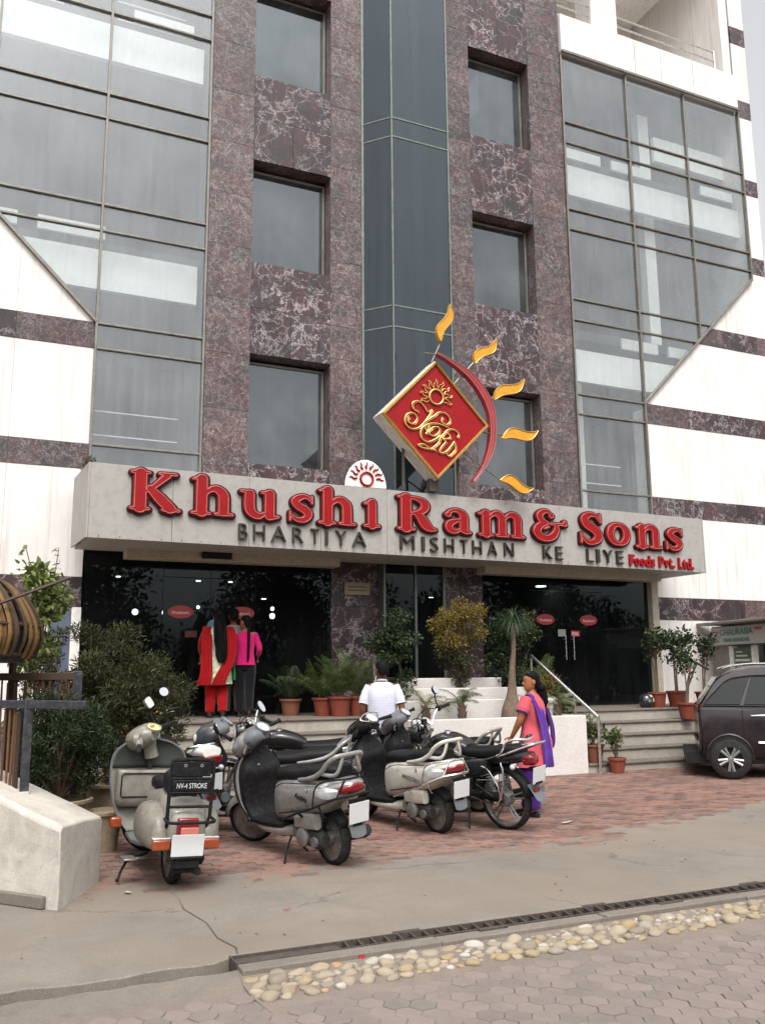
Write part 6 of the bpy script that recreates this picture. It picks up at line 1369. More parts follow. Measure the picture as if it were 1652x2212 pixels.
# old geared scooter on the left
def classic(label, loc, ang, steer=.75, lean=-.07):
    t = thing('classic_scooter', label, 'scooter', loc, ang, 'parked scooters and motorcycles'); t.rotation_euler = (lean, 0, ang)
    SM_ = rotm((1.05,0,.80), (-.38,0,.92), steer); bm_ = MT['vbeige']
    wheel(t, 0, .21, .05, None, 'disc', MT['castal']); wheel(t, 1.22, .21, .05, SM_, 'disc', MT['castal'])
    mp = body([(.52,.40,.12,.16,.17,3),(.40,.45,.15,.20,.19,3),(.15,.50,.17,.20,.19,2.8),(-.10,.50,.175,.19,.20,2.8),(-.30,.46,.17,.18,.19,2.8),(-.40,.42,.15,.16,.15,2.8),(-.45,.40,.10,.12,.11,2.6)], 5, 26).build('body_panel', bm_, t, smooth=50)
    MT['cowl'] = plain('cowl_dusty_grey', srgb(120,114,104), .5, 0, .2, 4, coat=.1, dirt=srgb(70,62,54))
    for s_ in (1,-1):
        ybody([(.30,.42,.03,.05,.06,2.4),(.20,.42,.09,.13,.13,2.6),(.02,.43,.115,.17,.15,2.6),(-.20,.42,.11,.165,.14,2.6),(-.36,.40,.075,.12,.11,2.6),(-.43,.38,.03,.05,.05,2.4)], s_*.178, 5, 22).build('side_cowl', MT['cowl'] if s_ > 0 else bm_, t, smooth=50)
        m = MB(); m.cbox((-.43,s_*.178,.335), (.07,.13,.075)); lp = m.build('indicator', MT['amber'], t, bevel=.012); m = MB(); m.cbox((-.405,s_*.178,.378), (.08,.13,.012)); m.build('indicator_cap', MT['clear'], lp, bevel=.004)
    m = MB(); m.cbox((.83,.285,.33), (.07,.09,.085)); m.build('indicator', MT['amber'], t, bevel=.014)
    # legshield, seen from inside
    rows = []
    for z, x, w in cat([(.24,.95,.16),(.32,1.00,.22),(.45,1.03,.28),(.62,1.05,.315),(.78,1.065,.32),(.88,1.07,.29),(.95,1.07,.20),(.985,1.065,.07)], 4): rows.append([(x+.05*(1-(u*u)**.9)-.015, w*u, z) for u in (-1,-.95,-.8,-.6,-.3,0,.3,.6,.8,.95,1)])
    m = MB(); m.loft(rows, cap=False, closed_u=False); m.build('leg_shield', bm_, t, solid=.012)
    m = MB(); m.loft([[(p[0]-.012, p[1]*.97, p[2]) for p in r] for r in rows if r[0][2] > .73], cap=False, closed_u=False); m.build('shield_lining', plain('lining_dark_green', (.030,.034,.028), .5), t, solid=.004)
    m = MB(); edge = [r[0] for r in rows]+[rows[-1][5]]+[r[-1] for r in rows[::-1]]; m.tube(edge, .009, 6); m.build('shield_trim', MT['plasg'], t)
    gb = vbody([(.44,1.0,.06,.26,5),(.50,.985,.075,.28,5),(.70,.985,.075,.28,5),(.735,.99,.07,.275,5)], 3, 28).build('glove_box', bm_, t, smooth=40)
    m = MB(); q = [(.905,y,z) for y, z in ((-.235,.52),(-.25,.54),(-.25,.69),(-.235,.71),(.235,.71),(.25,.69),(.25,.54),(.235,.52))]; m.tube(q, .006, 5, closed=True); m.build('box_seam', MT['plas'], gb)
    m = MB(); m.loft([[(x, y, z) for y, z in ((-w,.20),(w,.20),(w,.235),(-w,.235))] for x, w in ((.42,.16),(.60,.2),(.98,.17))]); m.build('floorboard', MT['plasg'], t, bevel=.008)
    # headset
    hs_ = T(body([(.94,1.04,.09,.06,.05,2.6),(1.0,1.05,.12,.075,.10,2.6),(1.08,1.04,.12,.08,.12,2.4),(1.16,1.02,.10,.07,.10,2.4),(1.20,1.01,.06,.045,.06,2.2)], 4, 22), SM_).build('headset', bm_, t, smooth=50)
    T(vbody([(.84,1.02,.06,.055,2.4),(.92,1.02,.055,.05,2.4),(.98,1.02,.07,.07,2.4)], 3, 18), SM_).build('steering_neck', bm_, t, smooth=50)
    dial(t, (.945,0,1.095), .062, (-.5,0,.86), MT['dialy'], bm_, SM_, sx=1.0)
    T(ybody([(1.19,1.01,.075,.06,.065,2.2),(1.215,1.0,.04,.03,.035,2)], 0, 2, 18), SM_).build('headlamp', MT['clear'], t)
    for s_ in (1,-1):
        T(ybody([(1.06,1.04,.06,.06,.06,2.6),(1.02,1.04,.05,.05,.05,2.6)], s_*.12, 2, 14), SM_).build('bar_housing', bm_, t)
        m = MB(); m.tube([(1.04,s_*.12,1.03),(1.0,s_*.22,1.015)], [.04,.028], 10); T(m, SM_).build('handlebar', bm_, t)
        m = MB(); m.tube([(1.0,s_*.22,1.015),(.95,s_*.35,1.0)], [.02,.022], 10); T(m, SM_).build('grip', MT['plas'], t)
    mirror(t, (1.02,-.2,1.05), (1.06,-.24,1.25), SM_, (.05,.062), 4, MT['plasg'])
    # seats, carrier with back pad
    body([(.46,.68,.08,.04,.05,2.6),(.38,.70,.12,.055,.06,3),(.15,.71,.135,.05,.07,3),(.02,.705,.10,.04,.06,2.6)], 4, 20).build('seat', MT['seat'], t, smooth=50)
    body([(.0,.75,.12,.07,.11,3),(-.12,.77,.14,.075,.13,3),(-.26,.76,.13,.06,.12,3)], 4, 20).build('rear_seat', MT['seat'], t, smooth=50)
    M2 = Matrix.Translation((-.40,0,0)) @ Matrix.Rotation(-.10, 4, 'Y')
    m = MB(); m.tube([(-.0,-.155,.52),(-.0,-.155,.88),(0,-.12,.93),(0,.12,.93),(0,.155,.88),(0,.155,.52)], .014, 8, sub=3); m.tube([(0,-.155,.60),(0,.155,.60)], .011, 6); m.tube([(0,-.155,.70),(0,.155,.70)], .010, 6); m.tube([(0,-.155,.80),(0,.155,.80)], .010, 6); m.tube([(0,-.17,.52),(-.14,-.16,.52),(-.16,0,.52),(-.14,.16,.52),(0,.17,.52)], .012, 7, sub=3); m.tube([(.0,-.15,.52),(.12,-.14,.30)], .012, 6); m.tube([(.0,.15,.52),(.12,.14,.30)], .012, 6); T(m, M2).build('carrier', MT['plas'], t)
    m = MB(); m.box(-.012,.012,-.145,.145,.71,.79); m.box(-.012,.012,-.135,.135,.815,.92); bp = T(m, M2).build('back_pad', MT['plas'], t, bevel=.006)
    text_mesh('NV-4 STROKE', 'lettering', .052, .003, MT['nplate'], bp, M2 @ Matrix.Translation((-.0145,0,.733)) @ Matrix.Rotation(-PI/2, 4, 'Z'), width=.22)
    m = MB(); 
    for y in (-.06,.06): m.lathe([(.006,0),(.013,0),(.013,.004),(.006,.004),(.006,0)], 12, (-.018,y,.895), 'x')
    T(m, M2).build('badge_ring', MT['chrome'], bp)
    # tail: lamp, plate, bumper, flap
    m = MB(); m.loft([[(x, y, z) for y, z in ((-w,.385),(w,.385),(w*.92,.52),(-w*.92,.52))] for x, w in ((-.42,.085),(-.49,.080))]); tl = m.build('tail_lamp', MT['redl'], t, bevel=.012); m = MB(); m.cbox((-.492,-.01,.425), (.012,.13,.06)); m.build('lamp_reflector', plain('reflector_pink', srgb(190,110,100), .2, coat=.4), tl, bevel=.004)
    plate(t, (-.505,0,.335), .235, .15, -.06); m = MB(); m.cbox((-.49,0,.25), (.05,.24,.018)); m.cbox((-.47,0,.225), (.04,.19,.10)); m.build('bumper', MT['plas'], t, bevel=.008)
    m = MB(); m.cbox((-.44,0,.19), (.015,.15,.10)); m.build('mud_flap', MT['plas'], t, bevel=.004)
    m = MB(); m.loft([sring(x, -.13, z, hy, zu, zd, 3, 14) for x, z, hy, zu, zd, n in cat([(.22,.22,.08,.08,.07,3),(.05,.21,.10,.10,.08,3),(-.12,.21,.07,.07,.07,3)], 3)]); m.tube([(.1,-.17,.12),(-.05,-.16,.11),(-.28,-.12,.13)], [.02,.035,.03], 8); m.ball((-.16,-.17,.2), .045, .03, .045); m.build('engine', MT['engine'], t)
    m = MB(); m.cbox((.12,.30,.17), (.16,.10,.015)); m.tube([(.12,.15,.17),(.12,.26,.165)], .012, 6); m.build('footrest', MT['castal'], t, bevel=.006)
    m = MB(); m.tube([(.28,.12,.18),(.20,.30,.13),(.14,.36,.015)], .010, 6, sub=2); m.ball((.135,.365,.015), .016); m.build('side_stand', MT['plas'], t)
    fender(t, 1.22, .21, .05, .085, math.radians(10), math.radians(165), bm_, SM_, 'front_fender', .8)
    m = MB(); m.tube([(1.03,.0,.88),(1.08,.06,.5),(1.22,.07,.21)], .022, 8); T(m, SM_).build('fork', MT['engine'], t)
    shorten(t, .80)
    return t
A_ = classic('dusty beige old geared scooter with black carrier and amber indicators at the left end', (1.47,7.10,0), math.radians(92), 1.0, .05)
# dark people carrier at the right edge ---------------------------------------------------
MT['castal2'] = plain('alloy_bright', (.22,.22,.215), .4, .6, .1, 9)
def car():
    t = thing('parked_car', 'dark maroon black people carrier parked beside the right steps, rear half in view', 'car', (11.15, 9.72, .03), math.radians(-41))
    MT['cpaint'] = paint('car_paint_dark', srgb(30,22,26), .25, .1, .28, None, .03); MT['cglass'] = plain('car_glass_dark', (.010,.012,.012), .05, 0, .1, 3, spec=.35)
    # local: x forward, rear bumper at x=-1.95, rear axle at x=-1.15; camera side is y<0 mirrored below to local -y
    W_ = .86
    def sec(x, zs, ws, zr): return x
    stations = [(-1.96,.62,.95,.80,1.02,.80),( -1.92,.40,1.06,.83,1.05,.83),(-1.75,.34,1.08,.86,1.08,.86),(-1.2,.33,1.09,.87,1.09,.87),(-.4,.32,1.08,.88,1.08,.88),(.6,.32,1.06,.88,1.06,.88),(1.5,.33,1.02,.86,1.03,.86),(2.1,.36,.92,.84,.95,.84),(2.4,.42,.76,.72,.82,.72),(2.5,.48,.62,.55,.68,.55)]
    m = MB(); rings = []
    for x, zb, zt, w, zt2, w2 in cat(stations, 3):
        rings.append([(x,-w*.9,zb),(x,-w*.98,zb+.08),(x,-w,zb+(zt-zb)*.45),(x,-w*.985,zb+(zt-zb)*.8),(x,-w*.95,zt),(x,-w*.6,zt+.012),(x,0,zt+.02),(x,w*.6,zt+.012),(x,w*.95,zt),(x,w*.985,zb+(zt-zb)*.8),(x,w,zb+(zt-zb)*.45),(x,w*.98,zb+.08),(x,w*.9,zb)])
    m.loft(rings); bo = m.build('body', MT['cpaint'], t, smooth=40)
    # wheel arch openings are dark liners standing proud, with painted flares
    gh = [(-1.86,1.06,.83),(-1.66,1.42,.745),(-1.52,1.62,.69),(-1.2,1.70,.66),(-.2,1.735,.66),(.55,1.69,.64),(1.35,1.10,.78)]
    m = MB(); m.loft([[(x,-.84+.0*(x),1.05),(x,-w,z-.035),(x,-w*.88,z),(x,0,z+.03),(x,w*.88,z),(x,w,z-.035),(x,.84,1.05)] for x, z, w in cat(gh, 4)]); m.build('roof', MT['cpaint'], t, smooth=40)
    for s_ in (-1, 1):
        def win(pts, name):
            mm = MB(); out = []
            for x, z in pts:
                f = (z-1.05)/.62; y = .845-(.845-.675)*f; out.append((x, s_*(y+.016), z))
            mm.prism(out, (0, -s_*.02, 0)); return mm
        w1 = win([(-1.62,1.14),(-1.50,1.36),(-1.40,1.50),(-1.18,1.55),(-.86,1.56),(-.98,1.14)], 'w').build('quarter_window', MT['cglass'], t, bevel=.004)
        w2 = win([(-.90,1.14),(-.78,1.565),(-.02,1.58),(-.02,1.14)], 'w').build('window', MT['cglass'], t, bevel=.004)
        win([(.04,1.14),(.04,1.58),(.55,1.545),(.95,1.14)], 'w').build('window', MT['cglass'], t, bevel=.004)
        m = MB(); f = lambda x, z: (x, s_*(.845-.17*(z-1.05)/.62+.02), z); m.tube([f(-1.66,1.12),f(-1.53,1.36),f(-1.42,1.52),f(-1.18,1.57),f(-.4,1.595),f(.5,1.57)], .010, 6, sub=3); m.tube([f(-1.66,1.12),f(-.5,1.115),f(1.0,1.115)], .010, 6); m.build('window_trim', MT['plas'], t)
        m = MB(); m.tube([(-1.6,s_*.62,1.70),(-1.2,s_*.62,1.77),(.3,s_*.60,1.77),(.55,s_*.60,1.72)], .016, 8, sub=3); m.build('roof_rail', MT['castal'], t)
        for hx in (-.80, .12): m = MB(); m.tube([(hx,s_*.895,.97),(hx+.02,s_*.915,.97),(hx+.20,s_*.915,.975),(hx+.22,s_*.895,.975)], .014, 8, sub=2); m.build('door_handle', MT['chrome'], t)
        m = MB()
        for xx in (-.93, 0.0): m.tube([(xx,s_*.893,.42),(xx,s_*.902,.75),(xx,s_*.880,1.08)], .004, 5, sub=3)
        m.build('door_gap', MT['plas'], t)
        m = MB(); m.tube([(-.72,s_*.905,.56),(0.6,s_*.905,.50),(1.1,s_*.90,.48)], .014, 6); m.build('side_strip', MT['chrome'], t)
        for wx in (-1.15, 1.55):
            m = MB(); m.lathe([(.004,-.06),(.325,-.06),(.325,.06),(.004,.06)], 32, (wx, s_*.842, .33), 'y'); m.build('wheel_well', MT['black'], t)
            m = MB(); m.tube([(wx+.345*math.cos(a), s_*.885, .33+.345*math.sin(a)) for a in [PI*(-.04)+PI*1.08*k/16 for k in range(17)]], .022, 8); m.build('wheel_arch', MT['cpaint'], t)
            m = MB(); m.lathe([(.18,-.10),(.27,-.10),(.297,-.08),(.305,0),(.297,.08),(.27,.10),(.18,.10),(.18,-.10)], 36, (wx, s_*.85, .305), 'y')
            ty = m.build('wheel', MT['tyre'], t); m = MB(); yo = s_*.10
            m.lathe([(.185,-.09),(.205,-.09),(.205,.09),(.185,.09),(.185,-.09)], 36, (wx, s_*.85, .305), 'y'); m.lathe([(.004,0),(.06,0),(.06,s_*.09),(.004,s_*.1)], 18, (wx, s_*.85, .305), 'y')
            for q in range(10):
                a = 2*PI*q/10+(.12 if q % 2 else -.12); c, s2 = math.cos(a), math.sin(a); m.tube([(wx+.045*c, s_*.93, .305+.045*s2), (wx+.19*c, s_*.94, .305+.19*s2)], [.022,.026], 6)
            m.lathe([(.02,0),(.20,-s_*.02),(.20,-s_*.03),(.02,-s_*.02)], 24, (wx, s_*.90, .305), 'y')
            m.build('rim', MT['castal2'], ty, smooth=35)
        m = MB(); m.prism([(-1.94,s_*.70,.82),(-1.94,s_*.80,.82),(-1.82,s_*.835,1.12),(-1.84,s_*.78,1.16),(-1.93,s_*.70,1.10)], (-.03,s_*.012,0)); m.build('tail_lamp', MT['redl'], t, bevel=.01)
        m = MB(); m.cbox((-1.55,s_*.80,.33), (.02,.16,.2)); m.build('mud_flap', MT['plas'], t)
    m = MB(); m.loft([[(x, y, z) for y, z in ((-w,.40),(w,.40),(w,.60),(-w,.60))] for x, w in ((-2.06,.62),(-2.02,.82),(-1.86,.88))]); m.build('rear_bumper', MT['cpaint'], t, bevel=.03, seg=3)
    m = MB(); m.cbox((-2.06,0,.58), (.10,1.2,.07)); m.build('bumper_bar', MT['plas'], t, bevel=.01)
    m = MB(); m.prism([(-1.90,-.66,1.12),(-1.90,.66,1.12),(-1.60,.60,1.56),(-1.60,-.60,1.56)], (-.03,0,.01)); m.build('rear_window', MT['cglass'], t)
    t.scale = (.90,)*3
    for o in t.children_recursive:
        if o.name.split('.')[0] not in ('wheel', 'rim', 'wheel_well', 'wheel_arch'):
            for v in o.data.vertices:
                if v.co.x < -1.62: v.co.x = -1.62+(v.co.x+1.62)*.22
                v.co.x = v.co.x if v.co.x > -.9 else -.9+(v.co.x+.9)*.86
                if v.co.z > 1.08 and v.co.x < -.7: v.co.x += (v.co.z-1.08)*.55*min(1, (-.7-v.co.x)/.5)
    m = MB(); m.box(-1.8,2.3,-.75,.75,.22,.40); m.build('underbody', MT['black'], t)
    return t
CAR = car()
for k_, v_ in dict(plas=.12, seat=.18, tyre=.08, engine=.2, plasg=.2, rearflap=.15, black=.15, iron=.15, castal=.35, vblack=.35).items(): MT[k_].node_tree.nodes['Principled BSDF'].inputs['Specular IOR Level'].default_value = v_
# ================================================================== people
MT['skin'] = plain('skin_brown', srgb(150,98,68), .55, 0, .08, 9); MT['skind'] = plain('skin_brown_deep', srgb(112,70,50), .55, 0, .08, 9); MT['hair'] = plain('hair_black', (.006,.0055,.0055), .6, 0, .3, 40)
def cloth(name, col, rough=.85, check=None, pr=None, weave=70):
    t = NT(name); v = t.coords(); c = t.ramp(t.noise(v, 9, 4, .6), [(.3, tuple(x*.86 for x in col)), (.7, tuple(min(1,x*1.1) for x in col))])
    if check:
        w1 = t.n('TexWave', wave_type='BANDS', bands_direction='Y', Scale=9.0); t.l(v, w1.inputs['Vector']); w2 = t.n('TexWave', wave_type='BANDS', bands_direction='Z', Scale=9.0); t.l(v, w2.inputs['Vector'])
        s_ = t.math('MAXIMUM', t.ramp(w1.outputs['Fac'], [(.72,(0,0,0)),(.9,(1,1,1))]), t.ramp(w2.outputs['Fac'], [(.72,(0,0,0)),(.9,(1,1,1))])); c = t.mix(t.math('MULTIPLY', s_, .55), c, check)
    if pr:      # printed flower pattern growing denser to the hem
        vo = t.n('TexVoronoi', Scale=16.0); t.l(v, vo.inputs['Vector']); k = t.ramp(vo.outputs['Distance'], [(.18,(1,1,1)),(.3,(0,0,0)),(.42,(.9,.9,.9)),(.55,(0,0,0))])
        sx = t.n('SeparateXYZ'); t.l(v, sx.inputs[0]); gr = t.ramp(sx.outputs['Z'], [(.55,(1,1,1)),(1.0,(.15,.15,.15))]); c = t.mix(t.math('MULTIPLY', k, gr), c, pr)
    t.set(Base_Color=c, Roughness=rough); t.b.inputs['Sheen Weight'].default_value = .15; t.bump(t.noise(v, weave, 3, .6), .15, .003); return t.m
def skin_mesh(V, E, Rd, sub=2):
    me = bpy.data.meshes.new('body'); me.from_pydata(V, E, []); o = bpy.data.objects.new('body', me); COL.objects.link(o)
    q = o.modifiers.new('k', 'SKIN'); q.use_smooth_shade = True
    for i, r in enumerate(Rd): me.skin_vertices[0].data[i].radius = r if isinstance(r, tuple) else (r, r)
    me.skin_vertices[0].data[0].use_root = True
    if sub: u = o.modifiers.new('u', 'SUBSURF'); u.levels = u.render_levels = sub
    bpy.context.view_layer.update(); out = bpy.data.meshes.new_from_object(o.evaluated_get(bpy.context.evaluated_depsgraph_get())); bpy.data.objects.remove(o); return out
def ovloft(m, secs, amp=0, nf=7, seg=36, sub_=5, ph=0):   # (z, cx, cy, hx, hy, n) with soft vertical folds of depth amp
    rings = []; S_ = cat(secs, sub_); z0, z1 = min(s[0] for s in S_), max(s[0] for s in S_)
    for z, cx, cy, hx, hy, n in S_:
        f = (z1-z)/(z1-z0+1e-6); ring = []
        for q in range(seg):
            a = 2*PI*q/seg; k = 1+amp*(.25+f)*math.sin(nf*a+ph+2.2*math.sin(z*5+ph))+amp*.6*math.sin(3*a+z*9+ph)
            ring.append((cx+hx*k*math.copysign(abs(math.cos(a))**(2/n), math.cos(a)), cy+hy*k*math.copysign(abs(math.sin(a))**(2/n), math.sin(a)), z))
        rings.append(ring)
    return m.loft(rings)
def limb(m, pts, rs, amp=.0, n=14, ph=0, sub_=6):
    pts = [Vector(p) for p in pts]; P, Rr = spline(pts, sub_, False, list(rs)); Rr = [r*(1+amp*math.sin(i*1.7+ph)+amp*.6*math.sin(i*.9+2*ph)) for i, r in enumerate(Rr)]; return m.tube(P, Rr, n)
def ribbon(path, width, dirs, pleats=5, amp=.012, th=.006):   # cloth strip along a path; dirs = width directions
    m = MB(); rows = []; P = cat([tuple(p)+tuple(d)+(w,) for p, d, w in zip(path, dirs, width)], 6)
    for i, r in enumerate(P):
        p, d, w = Vector(r[:3]), Vector(r[3:6]).normalized(), r[6]; nx = P[min(i+1, len(P)-1)]; pv = P[max(i-1,0)]; t_ = Vector(nx[:3])-Vector(pv[:3]); n_ = t_.cross(d).normalized()
        rows.append([p+d*w*u+n_*amp*.6*(math.sin(pleats*.8*PI*u+.9*math.sin(i*.13))+.6*math.sin(pleats*1.7*u+i*.11)) for u in [-1+2*k/20 for k in range(21)]])
    m.loft(rows, cap=False, closed_u=False); return m
def person(label, loc, ang, H, arms, legs, skin='skin', head_turn=0, bulk=1.0, group=None):
    t = thing('person', label, 'person', loc, ang, group); t.scale = (H/1.70,)*3
    V, E, Rd = [], [], []
    def vt(p, r, par=None):
        V.append(tuple(p)); Rd.append(r); i = len(V)-1
        if par is not None: E.append((par, i))
        return i
    pel = vt((0,0,.95), (.11*bulk,.09*bulk)); sp = vt((0.0,0,1.12), (.10*bulk,.08*bulk), pel); chs = vt((0,0,1.30), (.12*bulk,.085*bulk), sp); nk = vt((.005,0,1.44), .052, chs); hb = vt((.015,0,1.51), .05, nk)
    hands = []
    for s_, (el, wr) in zip((1,-1), arms):
        sh = vt((0,s_*.165*bulk,1.375), .052*bulk, chs); e = vt(el, .040*bulk, sh); w = vt(wr, .026, e); hands.append((Vector(el), Vector(wr), s_))
    for s_, (kn, an) in zip((1,-1), legs):
        hp = vt((0,s_*.085,.88), .085*bulk, pel); k = vt(kn, .058, hp); a = vt(an, .036, k); vt((an[0]+.06, an[1], an[2]-.045), .032, a); vt((an[0]+.16, an[1]+s_*.015, an[2]-.06), .024, len(V)-1)
    me = skin_mesh(V, E, Rd); ob = MB(); ob.v = [tuple(v.co) for v in me.vertices]; ob.f = [tuple(p.vertices) for p in me.polygons]
    # head with jaw, nose, ears
    Hm = Matrix.Translation((.0,0,0)) @ Matrix.Rotation(head_turn, 4, 'Z'); m = MB()
    m.loft([[(cx+hx*math.cos(a)*(1+.0), hy*math.sin(a), z) for a in [2*PI*q/20 for q in range(20)]] for z, cx, hx, hy in cat([(1.465,.055,.015,.015),(1.475,.05,.042,.036),(1.50,.035,.066,.054),(1.54,.022,.083,.067),(1.58,.015,.092,.073),(1.62,.008,.094,.074),(1.66,.0,.082,.066),(1.69,-.005,.05,.042),(1.70,-.006,.012,.010)], 3)])
    m.loft([[(x, y*w, z) for y, z in ((-1,z0),(1,z0),(.35,z0+h),(-.35,z0+h))] for x, w, z0, h in ((.085,.020,1.545,.05),(.112,.014,1.545,.03),(.122,.007,1.548,.016))])
    for s_ in (1,-1): m.ball((.0, s_*.074, 1.575), .022, .010, .032, 10, 6); m.ball((.094, s_*.028, 1.588), .010, .012, .007, 8, 6)
    m.ball((.098, 0, 1.522), .010, .024, .008, 10, 6); m.v = [tuple(Hm @ Vector(p)) for p in m.v]; ob.add(m.v, m.f)
    # hands: palm and five bent fingers
    for el, wr, s_ in hands:
        d = (wr-el).normalized(); lat = Vector((1,0,0)); lat = (lat-d*lat.dot(d)).normalized(); nr = d.cross(lat)
        m = MB(); m.tube([wr-d*.01, wr+d*.04, wr+d*.085], [.024,.034,.030], 10)
        m.v = [tuple(wr+((Vector(p)-wr)-nr*((Vector(p)-wr).dot(nr))*.5)) for p in m.v]
        for k, (o_, L) in enumerate(((.026,.062),(.009,.072),(-.009,.068),(-.026,.052))): b = wr+d*.075+lat*o_; m.tube([b, b+d*L*.5-nr*s_*.004, b+d*L*.85-nr*s_*.022, b+d*L-nr*s_*.036], [.0095,.009,.008,.006], 6)
        b = wr+d*.02+lat*.028; m.tube([b, b+d*.03+lat*.026-nr*s_*.008, b+d*.06+lat*.03-nr*s_*.018], [.011,.010,.007], 6); ob.add(m.v, m.f)
    ob.build('body', MT[skin], t, smooth=60); t['H'] = H
    del t['H']
    m = MB()
    for s_ in (1,-1): m.ball((.1005, s_*.028, 1.589), .006, .009, .004, 8, 6); m.tube([(.093,s_*.048,1.603),(.099,s_*.03,1.608),(.098,s_*.014,1.604)], .0032, 5)
    m.v = [tuple(Hm @ Vector(p)) for p in m.v]; m.build('eyes_and_brows', MT['hair'], t)
    m = MB(); m.tube([(.094,.022,1.522),(.104,0,1.5215),(.094,-.022,1.522)], [.003,.0055,.003], 6); m.v = [tuple(Hm @ Vector(p)) for p in m.v]; m.build('lips', MT.setdefault('lips', plain('lips', srgb(110,56,48), .5)), t); return t, Hm
def pants(t, legs, mat, r=(.105,.085,.06), hem=.0, amp=.03, name='trousers', top=.98):
    m = MB(); ovloft(m, [(.78,0,0,.09,.15,2.6),(.86,0,0,.118,.158,2.6),(.95,0,0,.108,.148,2.5),(top,0,0,.098,.138,2.4)], .01, 5)
    for s_, (kn, an) in zip((1,-1), legs): limb(m, [(0,s_*.085,.90),(kn[0]*.4,s_*.088,.70),kn,(an[0]*.5+kn[0]*.5,(an[1]+kn[1])/2,(an[2]+kn[2])/2),(an[0],an[1],an[2]+hem)], [r[0],r[0],r[1],(r[1]+r[2])/2,r[2]], amp, ph=s_)
    return m.build(name, mat, t, smooth=60)
def shoes(t, legs, mat, h=.07):
    for s_, (kn, an) in zip((1,-1), legs):
        m = MB(); m.loft([sring(x, an[1]+0*s_, an[2]-.075+.0, hy, zu, .004, 2.8, 14) for x, hy, zu in cat([(an[0]-.06,.025,.03),(an[0]-.04,.038,h),(an[0]+.03,.042,h*.9),(an[0]+.11,.045,.045),(an[0]+.17,.035,.032),(an[0]+.20,.012,.015)], 3)])
        m.v = [(x, y+an[1]*0, z) for x, y, z in m.v]; m.build('shoe', mat, t)
def hair_cap(Hm, low=1.50, back=.02, r=1.0):
    m = MB(); rings = []
    for z, cx, hx, hy in cat([(low,-.055,.035*r,.06*r),(1.55,-.035,.066*r,.074*r),(1.60,-.018,.084*r,.081*r),(1.645,-.002,.090*r,.080*r),(1.685,-.002,.068*r,.060*r),(1.708,-.008,.02,.02)], 4): rings.append([(cx+hx*math.cos(a), hy*math.sin(a), z+.03*max(0, math.cos(a))*(1.66-z)/.16) for a in [2*PI*q/22 for q in range(22)]])
    m.loft(rings); m.v = [tuple(Hm @ Vector(p)) for p in m.v]; return m
# woman in pink ------------------------------------------------------
legs = [((.03,.095,.50),(-.02,.10,.085)), ((.06,-.095,.50),(.16,-.09,.085))]; arms = [((.06,.25,1.12),(.20,.20,.92)), ((-.06,-.27,1.10),(.0,-.30,.84))]
P1, Hm = person('woman in pink tunic and purple trousers with purple scarf beside the black motorcycle', (5.64,8.42,.012), math.radians(122), 1.53, arms, legs, 'skin', .75, 1.18)
MT['pinkk'] = cloth('pink_tunic', srgb(184,78,88)); MT['purp'] = cloth('purple_cotton', srgb(62,30,104)); MT['purps'] = cloth('purple_scarf', srgb(82,46,132))
m = MB(); ovloft(m, [(.58,-.01,0,.20,.27,2.3),(.72,-.01,0,.185,.245,2.3),(.90,-.015,0,.17,.215,2.3),(1.05,0,0,.135,.175,2.3),(1.20,.005,0,.145,.185,2.4),(1.33,0,0,.125,.185,2.5),(1.40,0,0,.085,.14,2.3),(1.435,.0,0,.06,.075,2.1)], .055, 6, 48, 7, .7); kt = m.build('tunic', MT['pinkk'], P1, smooth=60)
for s_, (el, wr) in zip((1,-1), arms):
    m = MB(); limb(m, [(0,s_*.16,1.385),(el[0]*.35,s_*.205,1.29),(el[0]*.6,s_*.232,1.225)], [.074,.078,.074], .02); m.build('sleeve', MT['pinkk'], P1, smooth=60)
    m = MB(); limb(m, [(el[0]*.6,s_*.232,1.230),(el[0]*.65,s_*.237,1.215)], [.077,.077]); m.build('sleeve_piping', MT['purp'], P1)
pants(P1, legs, MT['purp'], (.13,.14,.075), .0, .05, 'salwar'); shoes(P1, legs, MT['seat'], .06)
m = ribbon([(.10,.12,1.20),(.06,.12,1.36),(-.02,.12,1.425),(-.10,.11,1.33),(-.165,.10,1.12),(-.20,.10,.92),(-.22,.08,.70),(-.21,.06,.58)], [.05,.055,.06,.07,.075,.085,.105,.115], [(0,1,.05)]*3+[(.1,1,.05)]*5, 6, .014); m.build('scarf', MT['purps'], P1, smooth=60, solid=.006)
m = ribbon([(.10,-.12,1.22),(.05,-.14,1.36),(-.03,-.16,1.40),(-.10,-.19,1.25),(-.14,-.23,1.05),(-.14,-.25,.86),(-.12,-.25,.78)], [.04,.05,.05,.06,.065,.06,.05], [(0,1,.05)]*7, 5, .012); m.build('scarf', MT['purp'], P1, smooth=60, solid=.006)
m = hair_cap(Hm, 1.48); mm = MB(); mm.ball((-.115,0,1.50), .06, .075, .06); mm.tube([(-.10,0,1.52),(-.13,-.01,1.42),(-.15,-.02,1.33),(-.15,-.02,1.27)], [.05,.062,.055,.02], 12, sub=3); m.add([tuple(Hm @ Vector(p)) for p in mm.v], mm.f); m.build('hair', MT['hair'], P1, smooth=60)
